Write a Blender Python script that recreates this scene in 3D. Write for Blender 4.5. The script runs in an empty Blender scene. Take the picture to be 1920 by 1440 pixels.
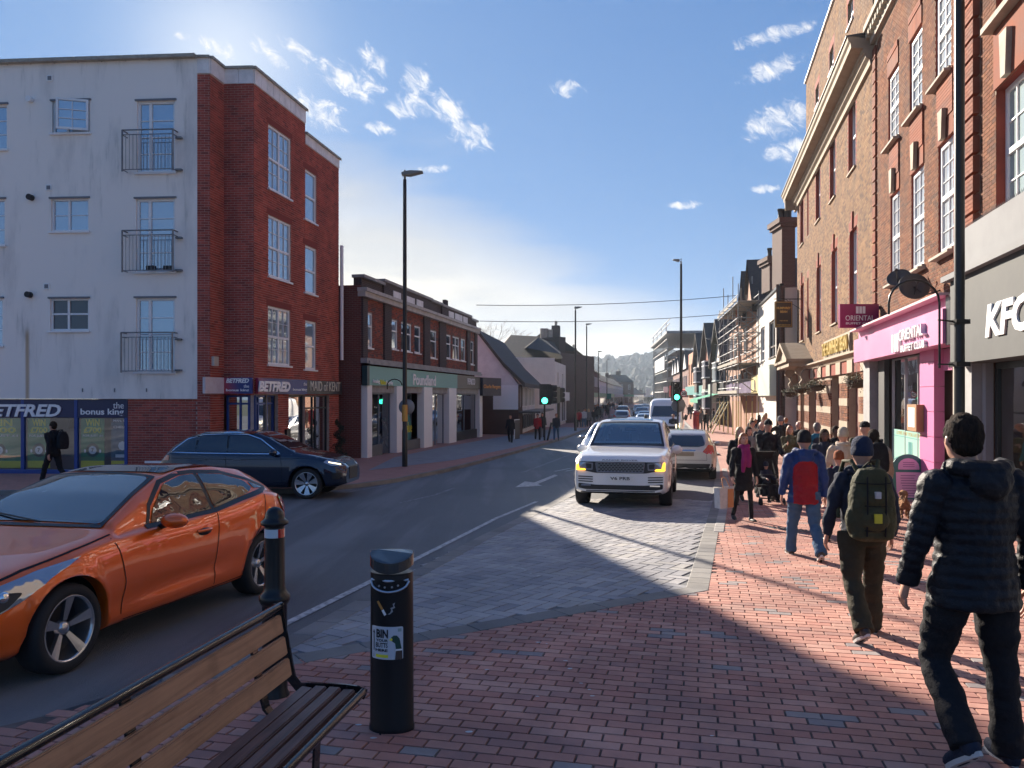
import bpy, bmesh, math, random
import numpy as np
from mathutils import Vector, Matrix, noise as mnoise
from mathutils.bvhtree import BVHTree
random.seed(7)
rnd = random.Random(11)
sc = bpy.context.scene
COL = sc.collection
PI = math.pi
# ---------------------------------------------------------------- camera
F = 1440.0                 # focal length in units of the photograph's pixels (1920 wide)
ZC = 1.88                  # eye height
HY = 743.0                 # horizon row
cd = bpy.data.cameras.new('camera'); cam = bpy.data.objects.new('camera', cd); COL.objects.link(cam)
cd.sensor_width = 36.0; cd.lens = 36.0 * F / 1920.0
cd.shift_y = (HY - 720.0) / 1920.0
cd.clip_start = 0.05; cd.clip_end = 6000
cam.location = (0, 0, ZC); cam.rotation_euler = (PI/2, 0, 0)
sc.camera = cam
# ---------------------------------------------------------------- light
SUN_AZ = math.radians(-20.5); SUN_EL = math.radians(22.5)
sdir = Vector((math.sin(SUN_AZ)*math.cos(SUN_EL), math.cos(SUN_AZ)*math.cos(SUN_EL), math.sin(SUN_EL)))
ld = bpy.data.lights.new('sun', 'SUN'); ld.energy = 3.9; ld.angle = math.radians(0.55); ld.color = (1.0, 0.88, 0.74)
so = bpy.data.objects.new('sun', ld); COL.objects.link(so)
so.rotation_euler = sdir.to_track_quat('Z', 'Y').to_euler(); so.location = (-20, 40, 40)
SKY_STRENGTH = 0.095
EXPOSURE = 1.82
sc.view_settings.view_transform = 'Standard'; sc.view_settings.look = 'None'
sc.view_settings.gamma = 1.0; sc.view_settings.use_curve_mapping = False
sc.view_settings.exposure = EXPOSURE
sc.render.engine = 'CYCLES'
sc.cycles.max_bounces = 8; sc.cycles.diffuse_bounces = 4; sc.cycles.glossy_bounces = 4
sc.cycles.transparent_max_bounces = 16; sc.cycles.caustics_reflective = False; sc.cycles.caustics_refractive = False
sc.cycles.volume_bounces = 1
try: sc.cycles.use_denoising = True
except Exception: pass

class NT:
    """small node helper"""
    def __init__(s, tree): s.t = tree; s.n = tree.nodes; s.l = tree.links
    def new(s, typ, ins=None, **kw):
        n = s.n.new(typ)
        for k, v in kw.items(): setattr(n, k, v)
        for k, v in (ins or {}).items():
            sock = n.inputs[k]
            if isinstance(v, bpy.types.NodeSocket): s.l.new(v, sock)
            else: sock.default_value = v
        return n
    def math(s, op, a, b=0.0, c=None, clamp=False):
        n = s.n.new('ShaderNodeMath'); n.operation = op; n.use_clamp = clamp
        for i, v in enumerate((a, b) if c is None else (a, b, c)):
            if isinstance(v, bpy.types.NodeSocket): s.l.new(v, n.inputs[i])
            else: n.inputs[i].default_value = v
        return n.outputs[0]
    def mix(s, fac, a, b, blend='MIX'):
        n = s.n.new('ShaderNodeMix'); n.data_type = 'RGBA'; n.blend_type = blend
        for sock, v in ((n.inputs[0], fac), (n.inputs[6], a), (n.inputs[7], b)):
            if isinstance(v, bpy.types.NodeSocket): s.l.new(v, sock)
            else: sock.default_value = v if not isinstance(v, tuple) else (v + (1.0,))[:4]
        return n.outputs[2]
    def smooth(s, v, a, b):
        n = s.n.new('ShaderNodeMapRange'); n.interpolation_type = 'SMOOTHSTEP'
        s.l.new(v, n.inputs[0])
        for i, q in ((1, a), (2, b), (3, 0.0), (4, 1.0)):
            if isinstance(q, bpy.types.NodeSocket): s.l.new(q, n.inputs[i])
            else: n.inputs[i].default_value = q
        return n.outputs[0]

world = bpy.data.worlds.new('World'); sc.world = world; world.use_nodes = True
def build_world():
    w = NT(world.node_tree); w.n.clear()
    sky = w.new('ShaderNodeTexSky', sky_type='NISHITA', sun_disc=False)
    sky.sun_elevation = SUN_EL; sky.sun_rotation = SUN_AZ; sky.altitude = 30
    sky.air_density = 1.0; sky.dust_density = 0.25; sky.ozone_density = 4.0
    tc = w.new('ShaderNodeTexCoord')
    sep = w.new('ShaderNodeSeparateXYZ', {0: tc.outputs['Generated']})
    x, y, z = sep.outputs
    az = w.math('ARCTAN2', x, y)                       # 0 = straight down the street
    hl = w.math('SQRT', w.math('ADD', w.math('MULTIPLY', x, x), w.math('MULTIPLY', y, y)))
    el = w.math('ARCTAN2', z, hl)
    # --- small broken cumulus, seen on a cloud layer high above (stretched along its drift)
    def blob(ca, ce, ra, re, rot):
        da = w.math('SUBTRACT', az, ca); de = w.math('SUBTRACT', el, ce)
        c, s_ = math.cos(rot), math.sin(rot)
        p = w.math('DIVIDE', w.math('ADD', w.math('MULTIPLY', da, c), w.math('MULTIPLY', de, s_)), ra)
        q = w.math('DIVIDE', w.math('SUBTRACT', w.math('MULTIPLY', de, c), w.math('MULTIPLY', da, s_)), re)
        r = w.math('ADD', w.math('MULTIPLY', p, p), w.math('MULTIPLY', q, q))
        return w.math('SUBTRACT', 1.0, w.math('MINIMUM', r, 1.0))
    def ang(px, py):
        return math.atan((px-960)/F), math.atan((HY-py)/F*math.cos(math.atan((px-960)/F)))
    spots = [(655,152,95,34,-.32),(782,150,46,34,-.5),(770,200,58,30,-.1),(842,208,60,36,-.6),(880,250,60,34,-.45),
             (600,212,80,34,-.35),(715,242,38,14,-.1),(1062,166,42,18,-.15),(505,100,46,18,-.6),(412,92,44,20,-.4),(344,68,18,9,0),
             (1460,225,80,42,.15),(1480,282,70,24,.1),(1450,128,70,22,.2),(1432,354,30,11,0),(700,115,44,24,-.6),
             (1450,66,90,16,.1),(812,318,50,10,.1),(1285,385,40,10,0),(560,95,60,16,-.5)]
    m = None
    for px, py, rx, ry, rot in spots:
        a, e = ang(px, py)
        b = blob(a, e, rx/F*1.25, ry/F*1.25, rot)
        m = b if m is None else w.math('MAXIMUM', m, b)
    warp = w.new('ShaderNodeCombineXYZ', {0: w.math('MULTIPLY', az, 1.0), 1: w.math('MULTIPLY', w.math('ADD', el, w.math('MULTIPLY', az, .45)), 1.35), 2: 0.0})
    n1 = w.new('ShaderNodeTexNoise', {'Vector': warp.outputs[0], 'Scale': 46.0, 'Detail': 8.0, 'Roughness': .66, 'Distortion': .7})
    n0 = w.new('ShaderNodeTexNoise', {'Vector': warp.outputs[0], 'Scale': 5.0, 'Detail': 4.0, 'Roughness': .6})
    t = w.math('ADD', w.math('MULTIPLY', m, .52), n1.outputs[0])
    puffs = w.smooth(t, .80, 1.12)
    puffs = w.math('MULTIPLY', puffs, w.smooth(m, .0, .25))
    # upper-sky wisps, added more thickly out of view to brighten the shade
    wis = w.math('MULTIPLY', w.smooth(n0.outputs[0], .60, .82), w.smooth(n1.outputs[0], .52, .75))
    wis = w.math('MULTIPLY', wis, w.math('ADD', .10, w.math('MULTIPLY', w.smooth(w.math('ABSOLUTE', az), .40, .9), .22)))
    # --- soft cloud bank low towards the sun, thinning to the right and all round the horizon
    bvec = w.new('ShaderNodeCombineXYZ', {0: w.math('MULTIPLY', az, 1.0), 1: w.math('MULTIPLY', el, 4.2), 2: 3.0})
    n2 = w.new('ShaderNodeTexNoise', {'Vector': bvec.outputs[0], 'Scale': 4.5, 'Detail': 6.0, 'Roughness': .5, 'Distortion': .3})
    top = w.math('ADD', w.math('MULTIPLY', az, -.36), .185)             # height of the bank falls to the right
    top = w.math('MAXIMUM', top, .03); top = w.math('MINIMUM', top, .26)
    hh = w.math('DIVIDE', el, top)
    hh = w.math('ADD', hh, w.math('MULTIPLY', w.math('SUBTRACT', n2.outputs[0], .5), 1.1))
    bank = w.math('SUBTRACT', 1.0, w.smooth(hh, .50, 1.35))
    bankc = w.mix(w.smooth(n2.outputs[0], .35, .68), (2.05, 2.05, 2.05, 1), (3.5, 3.1, 2.45, 1))
    wide = w.smooth(az, .62, -.1)
    mirror = w.smooth(w.math('ABSOLUTE', az), 2.4, 1.2)
    bank = w.math('MULTIPLY', bank, w.math('ADD', .15, w.math('MULTIPLY', wide, w.math('MULTIPLY', mirror, .85))))
    sep_ = w.new('ShaderNodeSeparateColor', {0: sky.outputs[0]})   # soft shoulder, as the phone's exposure gives the sky
    ch = [w.math('DIVIDE', w.math('MULTIPLY', q, t_), w.math('ADD', 1.0, w.math('MULTIPLY', q, .35))) for q, t_ in zip(sep_.outputs, (.325, .57, .99))]
    col = w.new('ShaderNodeCombineColor', {0: ch[0], 1: ch[1], 2: ch[2]}).outputs[0]
    # pale aureole of hazy air round the sun
    dv = w.new('ShaderNodeVectorMath', operation='DOT_PRODUCT'); w.l.new(tc.outputs['Generated'], dv.inputs[0]); dv.inputs[1].default_value = sdir
    glow = w.math('POWER', w.math('MAXIMUM', dv.outputs['Value'], 0.0), 38.0)
    glow2 = w.math('POWER', w.math('MAXIMUM', dv.outputs['Value'], 0.0), 260.0)
    col = w.mix(w.math('MULTIPLY', glow, .0), col, (8.0, 8.3, 8.6, 1))
    col = w.mix(w.math('MULTIPLY', glow2, .45), col, (3.6, 3.6, 3.5, 1))
    col = w.mix(bank, col, bankc)
    col = w.mix(w.math('MULTIPLY', w.math('MAXIMUM', puffs, wis), .93), col, w.mix(w.smooth(n1.outputs[0], .4, .75), (2.1, 2.3, 2.7, 1), (3.5, 3.4, 3.25, 1)))
    bg = w.new('ShaderNodeBackground', {'Color': col, 'Strength': SKY_STRENGTH})
    out = w.new('ShaderNodeOutputWorld', {0: bg.outputs[0]})
build_world()

# ---------------------------------------------------------------- ground height and photo geometry
def G(Y):
    """height of the ground: the street falls gently away from the bridge"""
    return 0.0 if Y < 2.5 else -0.95*(1-math.exp(-(Y-2.5)/22.0))
def gy(py):
    lo, hi = 0.5, 3000.0
    for _ in range(60):
        m = .5*(lo+hi)
        if HY + F*(ZC-G(m))/m > py: lo = m
        else: hi = m
    return lo
def gp(px, py):
    Y = gy(py); return ((px-960)*Y/F, Y)
def at(px, Y): return Vector(((px-960)*Y/F, Y, 0))
def zat(py, Y): return ZC + (HY-py)*Y/F

# ---------------------------------------------------------------- objects
WM = {}
def wm(o): return WM.get(o.name, Matrix.Identity(4)) if o else Matrix.Identity(4)
def tag(o, label=None, cat=None, group=None, kind=None):
    if label: o['label'] = label
    if cat: o['category'] = cat
    if group: o['group'] = group
    if kind: o['kind'] = kind
    return o
def empty(name, loc, rz=0.0, label=None, cat=None, group=None, kind=None):
    o = bpy.data.objects.new(name, None); COL.objects.link(o)
    o.empty_display_size = .2
    o.location = loc; o.rotation_euler = (0, 0, rz)
    WM[o.name] = Matrix.Translation(Vector(loc)) @ Matrix.Rotation(rz, 4, 'Z')
    return tag(o, label, cat, group, kind)
def link(o, parent=None, M=None):
    """link with local matrix M"""
    COL.objects.link(o)
    if parent: o.parent = parent
    if M is not None: o.matrix_basis = M
    WM[o.name] = wm(parent) @ (M if M is not None else Matrix.Identity(4))
    return o
def kids(o): return list(o.children)
def copy_tree(o, parent=None, loc=None, rz=None, mats=None):
    c = o.copy(); COL.objects.link(c)
    if parent: c.parent = parent
    if loc is not None: c.location = loc
    if rz is not None: c.rotation_euler = (0, 0, rz)
    for ch in o.children: copy_tree(ch, c, mats=mats)
    if mats and c.type == 'MESH':
        for i, sl in enumerate(c.material_slots):
            if sl.material and sl.material.name in mats:
                sl.link = 'OBJECT'; sl.material = mats[sl.material.name]
    return c

class MB:
    """mesh builder; vertices in world space, written in the parent's space"""
    def __init__(s): s.v = []; s.f = []; s.m = []; s.sm = []; s.T = None
    def add(s, vs, fs, m=0, smooth=False):
        b = len(s.v)
        if s.T is not None: vs = [s.T @ Vector(v) for v in vs]
        s.v += [tuple(v) for v in vs]
        s.f += [tuple(b+i for i in f) for f in fs]
        s.m += [m]*len(fs); s.sm += [smooth]*len(fs)
    def box(s, a, b, m=0, R=None):
        x0,y0,z0 = a; x1,y1,z1 = b
        vs = [Vector(p) for p in ((x0,y0,z0),(x1,y0,z0),(x1,y1,z0),(x0,y1,z0),(x0,y0,z1),(x1,y0,z1),(x1,y1,z1),(x0,y1,z1))]
        if R is not None: vs = [R @ v for v in vs]
        s.add(vs, [(0,3,2,1),(4,5,6,7),(0,1,5,4),(1,2,6,5),(2,3,7,6),(3,0,4,7)], m)
    def quad(s, a, b, c, d, m=0): s.add([a,b,c,d], [(0,1,2,3)], m)
    def tube(s, pts, rad, n=10, m=0, cap=True, smooth=True, sx=1.0):
        pts = [Vector(p) for p in pts]
        if not hasattr(rad, '__len__'): rad = [rad]*len(pts)
        vs = []; fs = []
        up = None
        for i, p in enumerate(pts):
            d = (pts[min(i+1,len(pts)-1)] - pts[max(i-1,0)])
            if d.length < 1e-9: d = Vector((0,0,1))
            d.normalize()
            if up is None:
                ref = Vector((0,0,1)) if abs(d.z) < .9 else Vector((0,1,0))
                a = d.cross(ref).normalized()
            else: a = (up - d*up.dot(d)).normalized()
            up = a; b = d.cross(a)
            for k in range(n):
                t = 2*PI*k/n
                vs.append(p + a*math.cos(t)*rad[i]*sx + b*math.sin(t)*rad[i])
        for i in range(len(pts)-1):
            for k in range(n):
                fs.append((i*n+k, i*n+(k+1)%n, (i+1)*n+(k+1)%n, (i+1)*n+k))
        s.add(vs, fs, m, smooth)
        if cap:
            s.add(vs[:n], [tuple(range(n-1,-1,-1))], m); s.add(vs[-n:], [tuple(range(n))], m)
    def lathe(s, prof, c=(0,0,0), n=24, m=0, M=None, smooth=True, arc=None):
        """profile [(r,z)] round the z axis of c (or of M)"""
        c = Vector(c); vs = []; fs = []
        for r, z in prof:
            for k in range(n):
                t = 2*PI*k/n
                p = Vector((r*math.cos(t), r*math.sin(t), z))
                vs.append((M @ p) if M is not None else p + c)
        for i in range(len(prof)-1):
            for k in range(n):
                fs.append((i*n+k, i*n+(k+1)%n, (i+1)*n+(k+1)%n, (i+1)*n+k))
        s.add(vs, fs, m, smooth)
    def prism(s, poly, ext, m=0, M=None):
        """closed polygon of 3-D points swept by vector ext"""
        n = len(poly); a = [Vector(p) for p in poly]; e = Vector(ext); b = [p+e for p in a]
        if M is not None: a = [M @ p for p in a]; b = [M @ p for p in b]
        s.add(a+b, [tuple(range(n-1,-1,-1)), tuple(range(n,2*n))] + [(i,(i+1)%n,n+(i+1)%n,n+i) for i in range(n)], m)
    def ball(s, c, r, m=0, n=10, M=None, smooth=True):
        if not hasattr(r, '__len__'): r = (r,r,r)
        prof = [(math.sin(PI*i/n), -math.cos(PI*i/n)) for i in range(n+1)]
        T = Matrix.Translation(Vector(c)) @ (M if M is not None else Matrix.Identity(4)) @ Matrix.Diagonal((r[0],r[1],r[2],1))
        s.lathe(prof, n=max(8,int(n*1.4)), m=m, M=T, smooth=smooth)
    def build(s, name, mats, parent=None, label=None, cat=None, group=None, kind=None, fix=True):
        if not isinstance(mats, (list, tuple)): mats = [mats]
        me = bpy.data.meshes.new(name)
        inv = wm(parent).inverted() if parent else None
        vs = [inv @ Vector(v) for v in s.v] if inv is not None else s.v
        me.from_pydata([tuple(v) for v in vs], [], s.f)
        for mt in mats: me.materials.append(mt)
        me.polygons.foreach_set('material_index', s.m)
        me.polygons.foreach_set('use_smooth', s.sm)
        if fix:
            bm = bmesh.new(); bm.from_mesh(me); bmesh.ops.recalc_face_normals(bm, faces=bm.faces); bm.to_mesh(me); bm.free()
        me.update()
        o = bpy.data.objects.new(name, me); link(o, parent)
        return tag(o, label, cat, group, kind)

_unit = {}
def rod(name, a, b, r, mt, parent=None):
    """straight rod sharing one unit cylinder per material"""
    key = mt.name
    if key not in _unit:
        mb = MB(); mb.tube([(0,0,0),(0,0,1)], 1.0, n=8)
        me = bpy.data.meshes.new('rod'); me.from_pydata(mb.v, [], mb.f); me.materials.append(mt)
        me.polygons.foreach_set('use_smooth', [True]*8+[False]*2); me.update(); _unit[key] = me
    a = Vector(a); b = Vector(b); d = b-a
    M = Matrix.Translation(a) @ d.to_track_quat('Z','Y').to_matrix().to_4x4() @ Matrix.Diagonal((r,r,d.length,1))
    if parent: M = wm(parent).inverted() @ M
    return link(bpy.data.objects.new(name, _unit[key]), parent, M)
_ubox = {}
def slab(name, M, size, mt, parent=None, bevel=0.0):
    """box of size, centred on M, sharing one mesh per size and material"""
    key = (mt.name, tuple(round(q,4) for q in size), bevel)
    if key not in _ubox:
        bm = bmesh.new(); bmesh.ops.create_cube(bm, size=1.0)
        bmesh.ops.scale(bm, vec=size, verts=bm.verts)
        if bevel: bmesh.ops.bevel(bm, geom=bm.edges[:], offset=bevel, segments=1, affect='EDGES', profile=.5)
        me = bpy.data.meshes.new(name); bm.to_mesh(me); bm.free(); me.materials.append(mt); _ubox[key] = me
    if parent: M = wm(parent).inverted() @ M
    return link(bpy.data.objects.new(name, _ubox[key]), parent, M)

# ---------------------------------------------------------------- materials
MATS = {}
def mat(name, color, rough=.6, metal=0.0, spec=.5, noise=None, bump=None, coat=0.0, emit=None, estr=1.0, trans=0.0, alpha=None, stretch=(1,1,1), pos=False, detail=6.0, sheen=0.0):
    """noise=(scale, amount, colour2), bump=(scale, strength)"""
    if name in MATS: return MATS[name]
    m = bpy.data.materials.new(name); m.use_nodes = True; MATS[name] = m
    w = NT(m.node_tree); p = w.n['Principled BSDF']
    p.inputs['Base Color'].default_value = (*color, 1); p.inputs['Roughness'].default_value = rough
    p.inputs['Metallic'].default_value = metal; p.inputs['Specular IOR Level'].default_value = spec
    if coat: p.inputs['Coat Weight'].default_value = coat; p.inputs['Coat Roughness'].default_value = .03
    if sheen: p.inputs['Sheen Weight'].default_value = sheen
    if trans: p.inputs['Transmission Weight'].default_value = trans
    if emit: p.inputs['Emission Color'].default_value = (*emit, 1); p.inputs['Emission Strength'].default_value = estr
    m.diffuse_color = (*color, 1)
    if noise or bump:
        src = w.new('ShaderNodeNewGeometry').outputs['Position'] if pos else w.new('ShaderNodeTexCoord').outputs['Object']
        mp = w.new('ShaderNodeMapping', {'Vector': src, 'Scale': stretch})
        if noise:
            nz = w.new('ShaderNodeTexNoise', {'Vector': mp.outputs[0], 'Scale': noise[0], 'Detail': detail, 'Roughness': .62})
            fac = w.math('MULTIPLY', w.smooth(nz.outputs[0], .35, .68), noise[1])
            w.l.new(w.mix(fac, color, noise[2]), p.inputs['Base Color'])
            w.l.new(w.math('ADD', rough-.06, w.math('MULTIPLY', nz.outputs[0], .12)), p.inputs['Roughness'])
        if bump:
            nb = w.new('ShaderNodeTexNoise', {'Vector': mp.outputs[0], 'Scale': bump[0], 'Detail': 5.0, 'Roughness': .6})
            b = w.new('ShaderNodeBump', {'Height': nb.outputs[0], 'Strength': bump[1], 'Distance': .02})
            w.l.new(b.outputs[0], p.inputs['Normal'])
    return m
def piece_mat(name, cols, rough=.8, noise=30.0, amt=.25, spec=.4, bump=.3):
    """bricks, setts, slats: a colour of its own for every piece"""
    if name in MATS: return MATS[name]
    m = bpy.data.materials.new(name); m.use_nodes = True; MATS[name] = m
    w = NT(m.node_tree); p = w.n['Principled BSDF']
    g = w.new('ShaderNodeNewGeometry'); oi = w.new('ShaderNodeObjectInfo')
    r = w.math('FRACT', w.math('ADD', g.outputs['Random Per Island'], oi.outputs['Random']))
    cr = w.new('ShaderNodeValToRGB', {0: r}); cr.color_ramp.interpolation = 'CONSTANT'
    e = cr.color_ramp.elements; tot = sum(q for q, c in cols); a = 0
    for i, (q, c) in enumerate(cols):
        if i == 0: el = e[0]; el.position = 0
        elif i == 1: el = e[1]; el.position = a
        else: el = e.new(a)
        el.color = (*c, 1); a += q/tot
    nz = w.new('ShaderNodeTexNoise', {'Vector': g.outputs['Position'], 'Scale': noise, 'Detail': 6.0, 'Roughness': .7})
    nl = w.new('ShaderNodeTexNoise', {'Vector': g.outputs['Position'], 'Scale': 1.3, 'Detail': 4.0, 'Roughness': .6})
    c = w.mix(w.math('MULTIPLY', w.smooth(nz.outputs[0], .3, .75), amt), cr.outputs[0], (.9,.85,.8,1), 'MULTIPLY')
    dark = w.mix(1.0, c, w.mix(w.smooth(nl.outputs[0], .3, .7), (.70,.70,.72,1), (1.12,1.1,1.08,1)), 'MULTIPLY')
    w.l.new(dark, p.inputs['Base Color'])
    w.l.new(w.math('ADD', rough-.12, w.math('MULTIPLY', nl.outputs[0], .24)), p.inputs['Roughness'])
    p.inputs['Specular IOR Level'].default_value = spec
    b = w.new('ShaderNodeBump', {'Height': nz.outputs[0], 'Strength': bump, 'Distance': .004}); w.l.new(b.outputs[0], p.inputs['Normal'])
    return m
def brick_mat(name, c1, c2, mortar, bw=.225, bh=.075, squash=1.0):
    """brickwork too far off to pick apart"""
    if name in MATS: return MATS[name]
    m = bpy.data.materials.new(name); m.use_nodes = True; MATS[name] = m
    w = NT(m.node_tree); p = w.n['Principled BSDF']
    s = w.new('ShaderNodeSeparateXYZ', {0: w.new('ShaderNodeTexCoord').outputs['Object']})
    v = w.new('ShaderNodeCombineXYZ', {0: w.math('ADD', s.outputs[0], s.outputs[1]), 1: s.outputs[2]})
    b = w.new('ShaderNodeTexBrick', {'Vector': v.outputs[0], 'Color1': (*c1,1), 'Color2': (*c2,1), 'Mortar': (*mortar,1), 'Scale': 1.0,
        'Mortar Size': .008, 'Brick Width': bw, 'Row Height': bh, 'Bias': 0.0})
    nz = w.new('ShaderNodeTexNoise', {'Vector': v.outputs[0], 'Scale': 2.0, 'Detail': 7.0})
    w.l.new(w.mix(w.math('MULTIPLY', nz.outputs[0], .6), b.outputs[0], (.55,.52,.5,1), 'MULTIPLY'), p.inputs['Base Color'])
    p.inputs['Roughness'].default_value = .85
    bp = w.new('ShaderNodeBump', {'Height': b.outputs[1], 'Strength': .5, 'Distance': .01}); bp.invert = True; w.l.new(bp.outputs[0], p.inputs['Normal'])
    return m
def glass_mat(name, tint, through=.35, rough=.02):
    """window glass: reflects the street, lets part of the light through"""
    if name in MATS: return MATS[name]
    m = bpy.data.materials.new(name); m.use_nodes = True; MATS[name] = m
    w = NT(m.node_tree); w.n.remove(w.n['Principled BSDF'])
    out = w.n['Material Output']
    tr = w.new('ShaderNodeBsdfTransparent', {0: (*tint, 1)})
    gl = w.new('ShaderNodeBsdfGlossy', {0: (1,1,1,1), 'Roughness': rough})
    g = w.new('ShaderNodeNewGeometry')
    nz = w.new('ShaderNodeTexNoise', {'Vector': g.outputs['Position'], 'Scale': .9, 'Detail': 1.0})
    bp = w.new('ShaderNodeBump', {'Height': nz.outputs[0], 'Strength': .25, 'Distance': .03}); w.l.new(bp.outputs[0], gl.inputs['Normal'])
    lw = w.new('ShaderNodeFresnel', {0: 1.5})
    k = w.math('ADD', w.math('MULTIPLY', lw.outputs[0], .95), 1-through, clamp=True)
    mx = w.new('ShaderNodeMixShader', {0: k, 1: tr.outputs[0], 2: gl.outputs[0]})
    w.l.new(mx.outputs[0], out.inputs[0])
    return m
def metal_flake(name, c, rough=.25, coat=1.0, metal=.35):
    return mat(name, c, rough, metal, .5, coat=coat, bump=(3.0, .02))

WHITE = mat('white_upvc', (.78,.79,.80), .35)
DARKGLASS = mat('window_glass_dark', (.035,.045,.06), .04, 0, 1.0)
SKYGLASS = mat('window_glass', (.42,.52,.60), .03, .55, 1.0, bump=(1.2,.04))  # pale blue base, part metal, stands in for the sky's reflection
CURTAIN = mat('net_curtain', (.62,.64,.66), .9, noise=(6,.6,(.45,.47,.5)), stretch=(6,6,.3))
BLACK = mat('black_paint', (.009,.010,.012), .35, 0, .35, coat=.12)
BLACKMATT = mat('black_plastic', (.015,.015,.017), .6)
STONE = mat('stone', (.42,.38,.31), .85, noise=(3,.6,(.26,.23,.18)), bump=(20,.4))
CONC = mat('concrete', (.36,.36,.35), .85, noise=(2.5,.7,(.24,.24,.23)), bump=(25,.3))
STEEL = mat('galvanised_steel', (.24,.25,.26), .5, .5, noise=(5,.6,(.15,.155,.16)))
GREYPAINT = mat('grey_paint', (.20,.22,.24), .5)
# ================================================================ THE SETTING
ASPH = bpy.data.materials.new('asphalt'); ASPH.use_nodes = True
def _asph():
    w = NT(ASPH.node_tree); p = w.n['Principled BSDF']
    pos = w.new('ShaderNodeNewGeometry').outputs['Position']
    fine = w.new('ShaderNodeTexNoise', {'Vector': pos, 'Scale': 140.0, 'Detail': 3.0, 'Roughness': .8})
    vo = w.new('ShaderNodeTexVoronoi', {'Vector': pos, 'Scale': 95.0})
    mp = w.new('ShaderNodeMapping', {'Vector': pos, 'Rotation': (0,0,-.24), 'Scale': (1.0,.07,1)})
    tr = w.new('ShaderNodeTexNoise', {'Vector': mp.outputs[0], 'Scale': 1.1, 'Detail': 6.0, 'Roughness': .6})
    pa = w.new('ShaderNodeTexNoise', {'Vector': pos, 'Scale': .35, 'Detail': 5.0})
    c = w.mix(w.smooth(fine.outputs[0], .35, .72), (.075,.075,.078,1), (.19,.188,.186,1))
    c = w.mix(w.math('MULTIPLY', w.smooth(tr.outputs[0], .42, .60), .75), c, (.22,.217,.213,1))
    c = w.mix(w.math('MULTIPLY', w.smooth(pa.outputs[0], .45, .7), .35), c, (.055,.055,.058,1))
    w.l.new(c, p.inputs['Base Color'])
    w.l.new(w.math('ADD', .48, w.math('MULTIPLY', tr.outputs[0], .3)), p.inputs['Roughness'])
    b = w.new('ShaderNodeBump', {'Height': w.math('ADD', vo.outputs[0], fine.outputs[0]), 'Strength': .55, 'Distance': .006}); w.l.new(b.outputs[0], p.inputs['Normal'])
_asph()
FIELD = mat('far_land', (.05,.07,.035), .95, noise=(.05,.7,(.09,.08,.05)))
def ysteps(y0, y1):
    ys = [y0]; y = y0
    while y < y1:
        y += .5 if -2 < y < 20 else (2 if y < 70 else (10 if y < 400 else 80))
        ys.append(min(y, y1))
    return ys
def sheet(name, x0, x1, y0, y1, off, m, kind='structure'):
    mb = MB(); ys = ysteps(y0, y1); vs = []
    for y in ys: vs += [(x0, y, G(y)+off), (x1, y, G(y)+off)]
    mb.add(vs, [(2*i,2*i+1,2*i+3,2*i+2) for i in range(len(ys)-1)], 0, True)
    return mb.build(name, m, None, kind=kind)
sheet('road', -70, 90, -40, 420, 0, ASPH)
mb = MB()
for x0,x1,y0,y1 in ((-3000,3000,420,4200),(-3000,-70,-900,420),(90,3000,-900,420),(-70,90,-900,-40)):
    ys = ysteps(y0,y1); vs=[]
    for y in ys: vs += [(x0,y,G(y)-.03),(x1,y,G(y)-.03)]
    mb.add(vs,[(2*i,2*i+1,2*i+3,2*i+2) for i in range(len(ys)-1)],0,True)
mb.build('ground', FIELD, None, kind='structure')

def drape(poly, off, thick=0.0, step=1.0):
    """bmesh of polygon (x,y) laid on the ground, raised by off, with a skirt of thick"""
    bm = bmesh.new()
    vs = [bm.verts.new((x,y,0)) for x,y in poly]; f = bm.faces.new(vs)
    if f.normal.z < 0: f.normal_flip()
    bmesh.ops.triangulate(bm, faces=bm.faces[:])
    y0 = min(p[1] for p in poly); y1 = max(p[1] for p in poly); y = y0
    while y < y1:
        y += .5 if y < 20 else (2 if y < 70 else 10)
        bmesh.ops.bisect_plane(bm, geom=bm.verts[:]+bm.edges[:]+bm.faces[:], plane_co=(0,y,0), plane_no=(0,1,0))
    if thick:
        edges = [e for e in bm.edges if e.is_boundary]
        r = bmesh.ops.extrude_edge_only(bm, edges=edges)
        low = [v for v in r['geom'] if isinstance(v, bmesh.types.BMVert)]
        ls = set(low)
        for v in bm.verts: v.co.z = G(v.co.y) + off - (thick if v in ls else 0)
    else:
        for v in bm.verts: v.co.z = G(v.co.y) + off
    bmesh.ops.recalc_face_normals(bm, faces=bm.faces)
    up = sum(f.normal.z for f in bm.faces)
    if up < 0: bmesh.ops.reverse_faces(bm, faces=bm.faces)
    return bm
def bmobj(name, bm, m, parent=None, smooth=False, **kw):
    me = bpy.data.meshes.new(name); bm.to_mesh(me); bm.free()
    for q in (m if isinstance(m,(list,tuple)) else [m]): me.materials.append(q)
    if smooth: me.polygons.foreach_set('use_smooth', [True]*len(me.polygons))
    o = bpy.data.objects.new(name, me); link(o, parent); return tag(o, **kw)
def pxpoly(pts): return [gp(*p) for p in pts]

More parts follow.
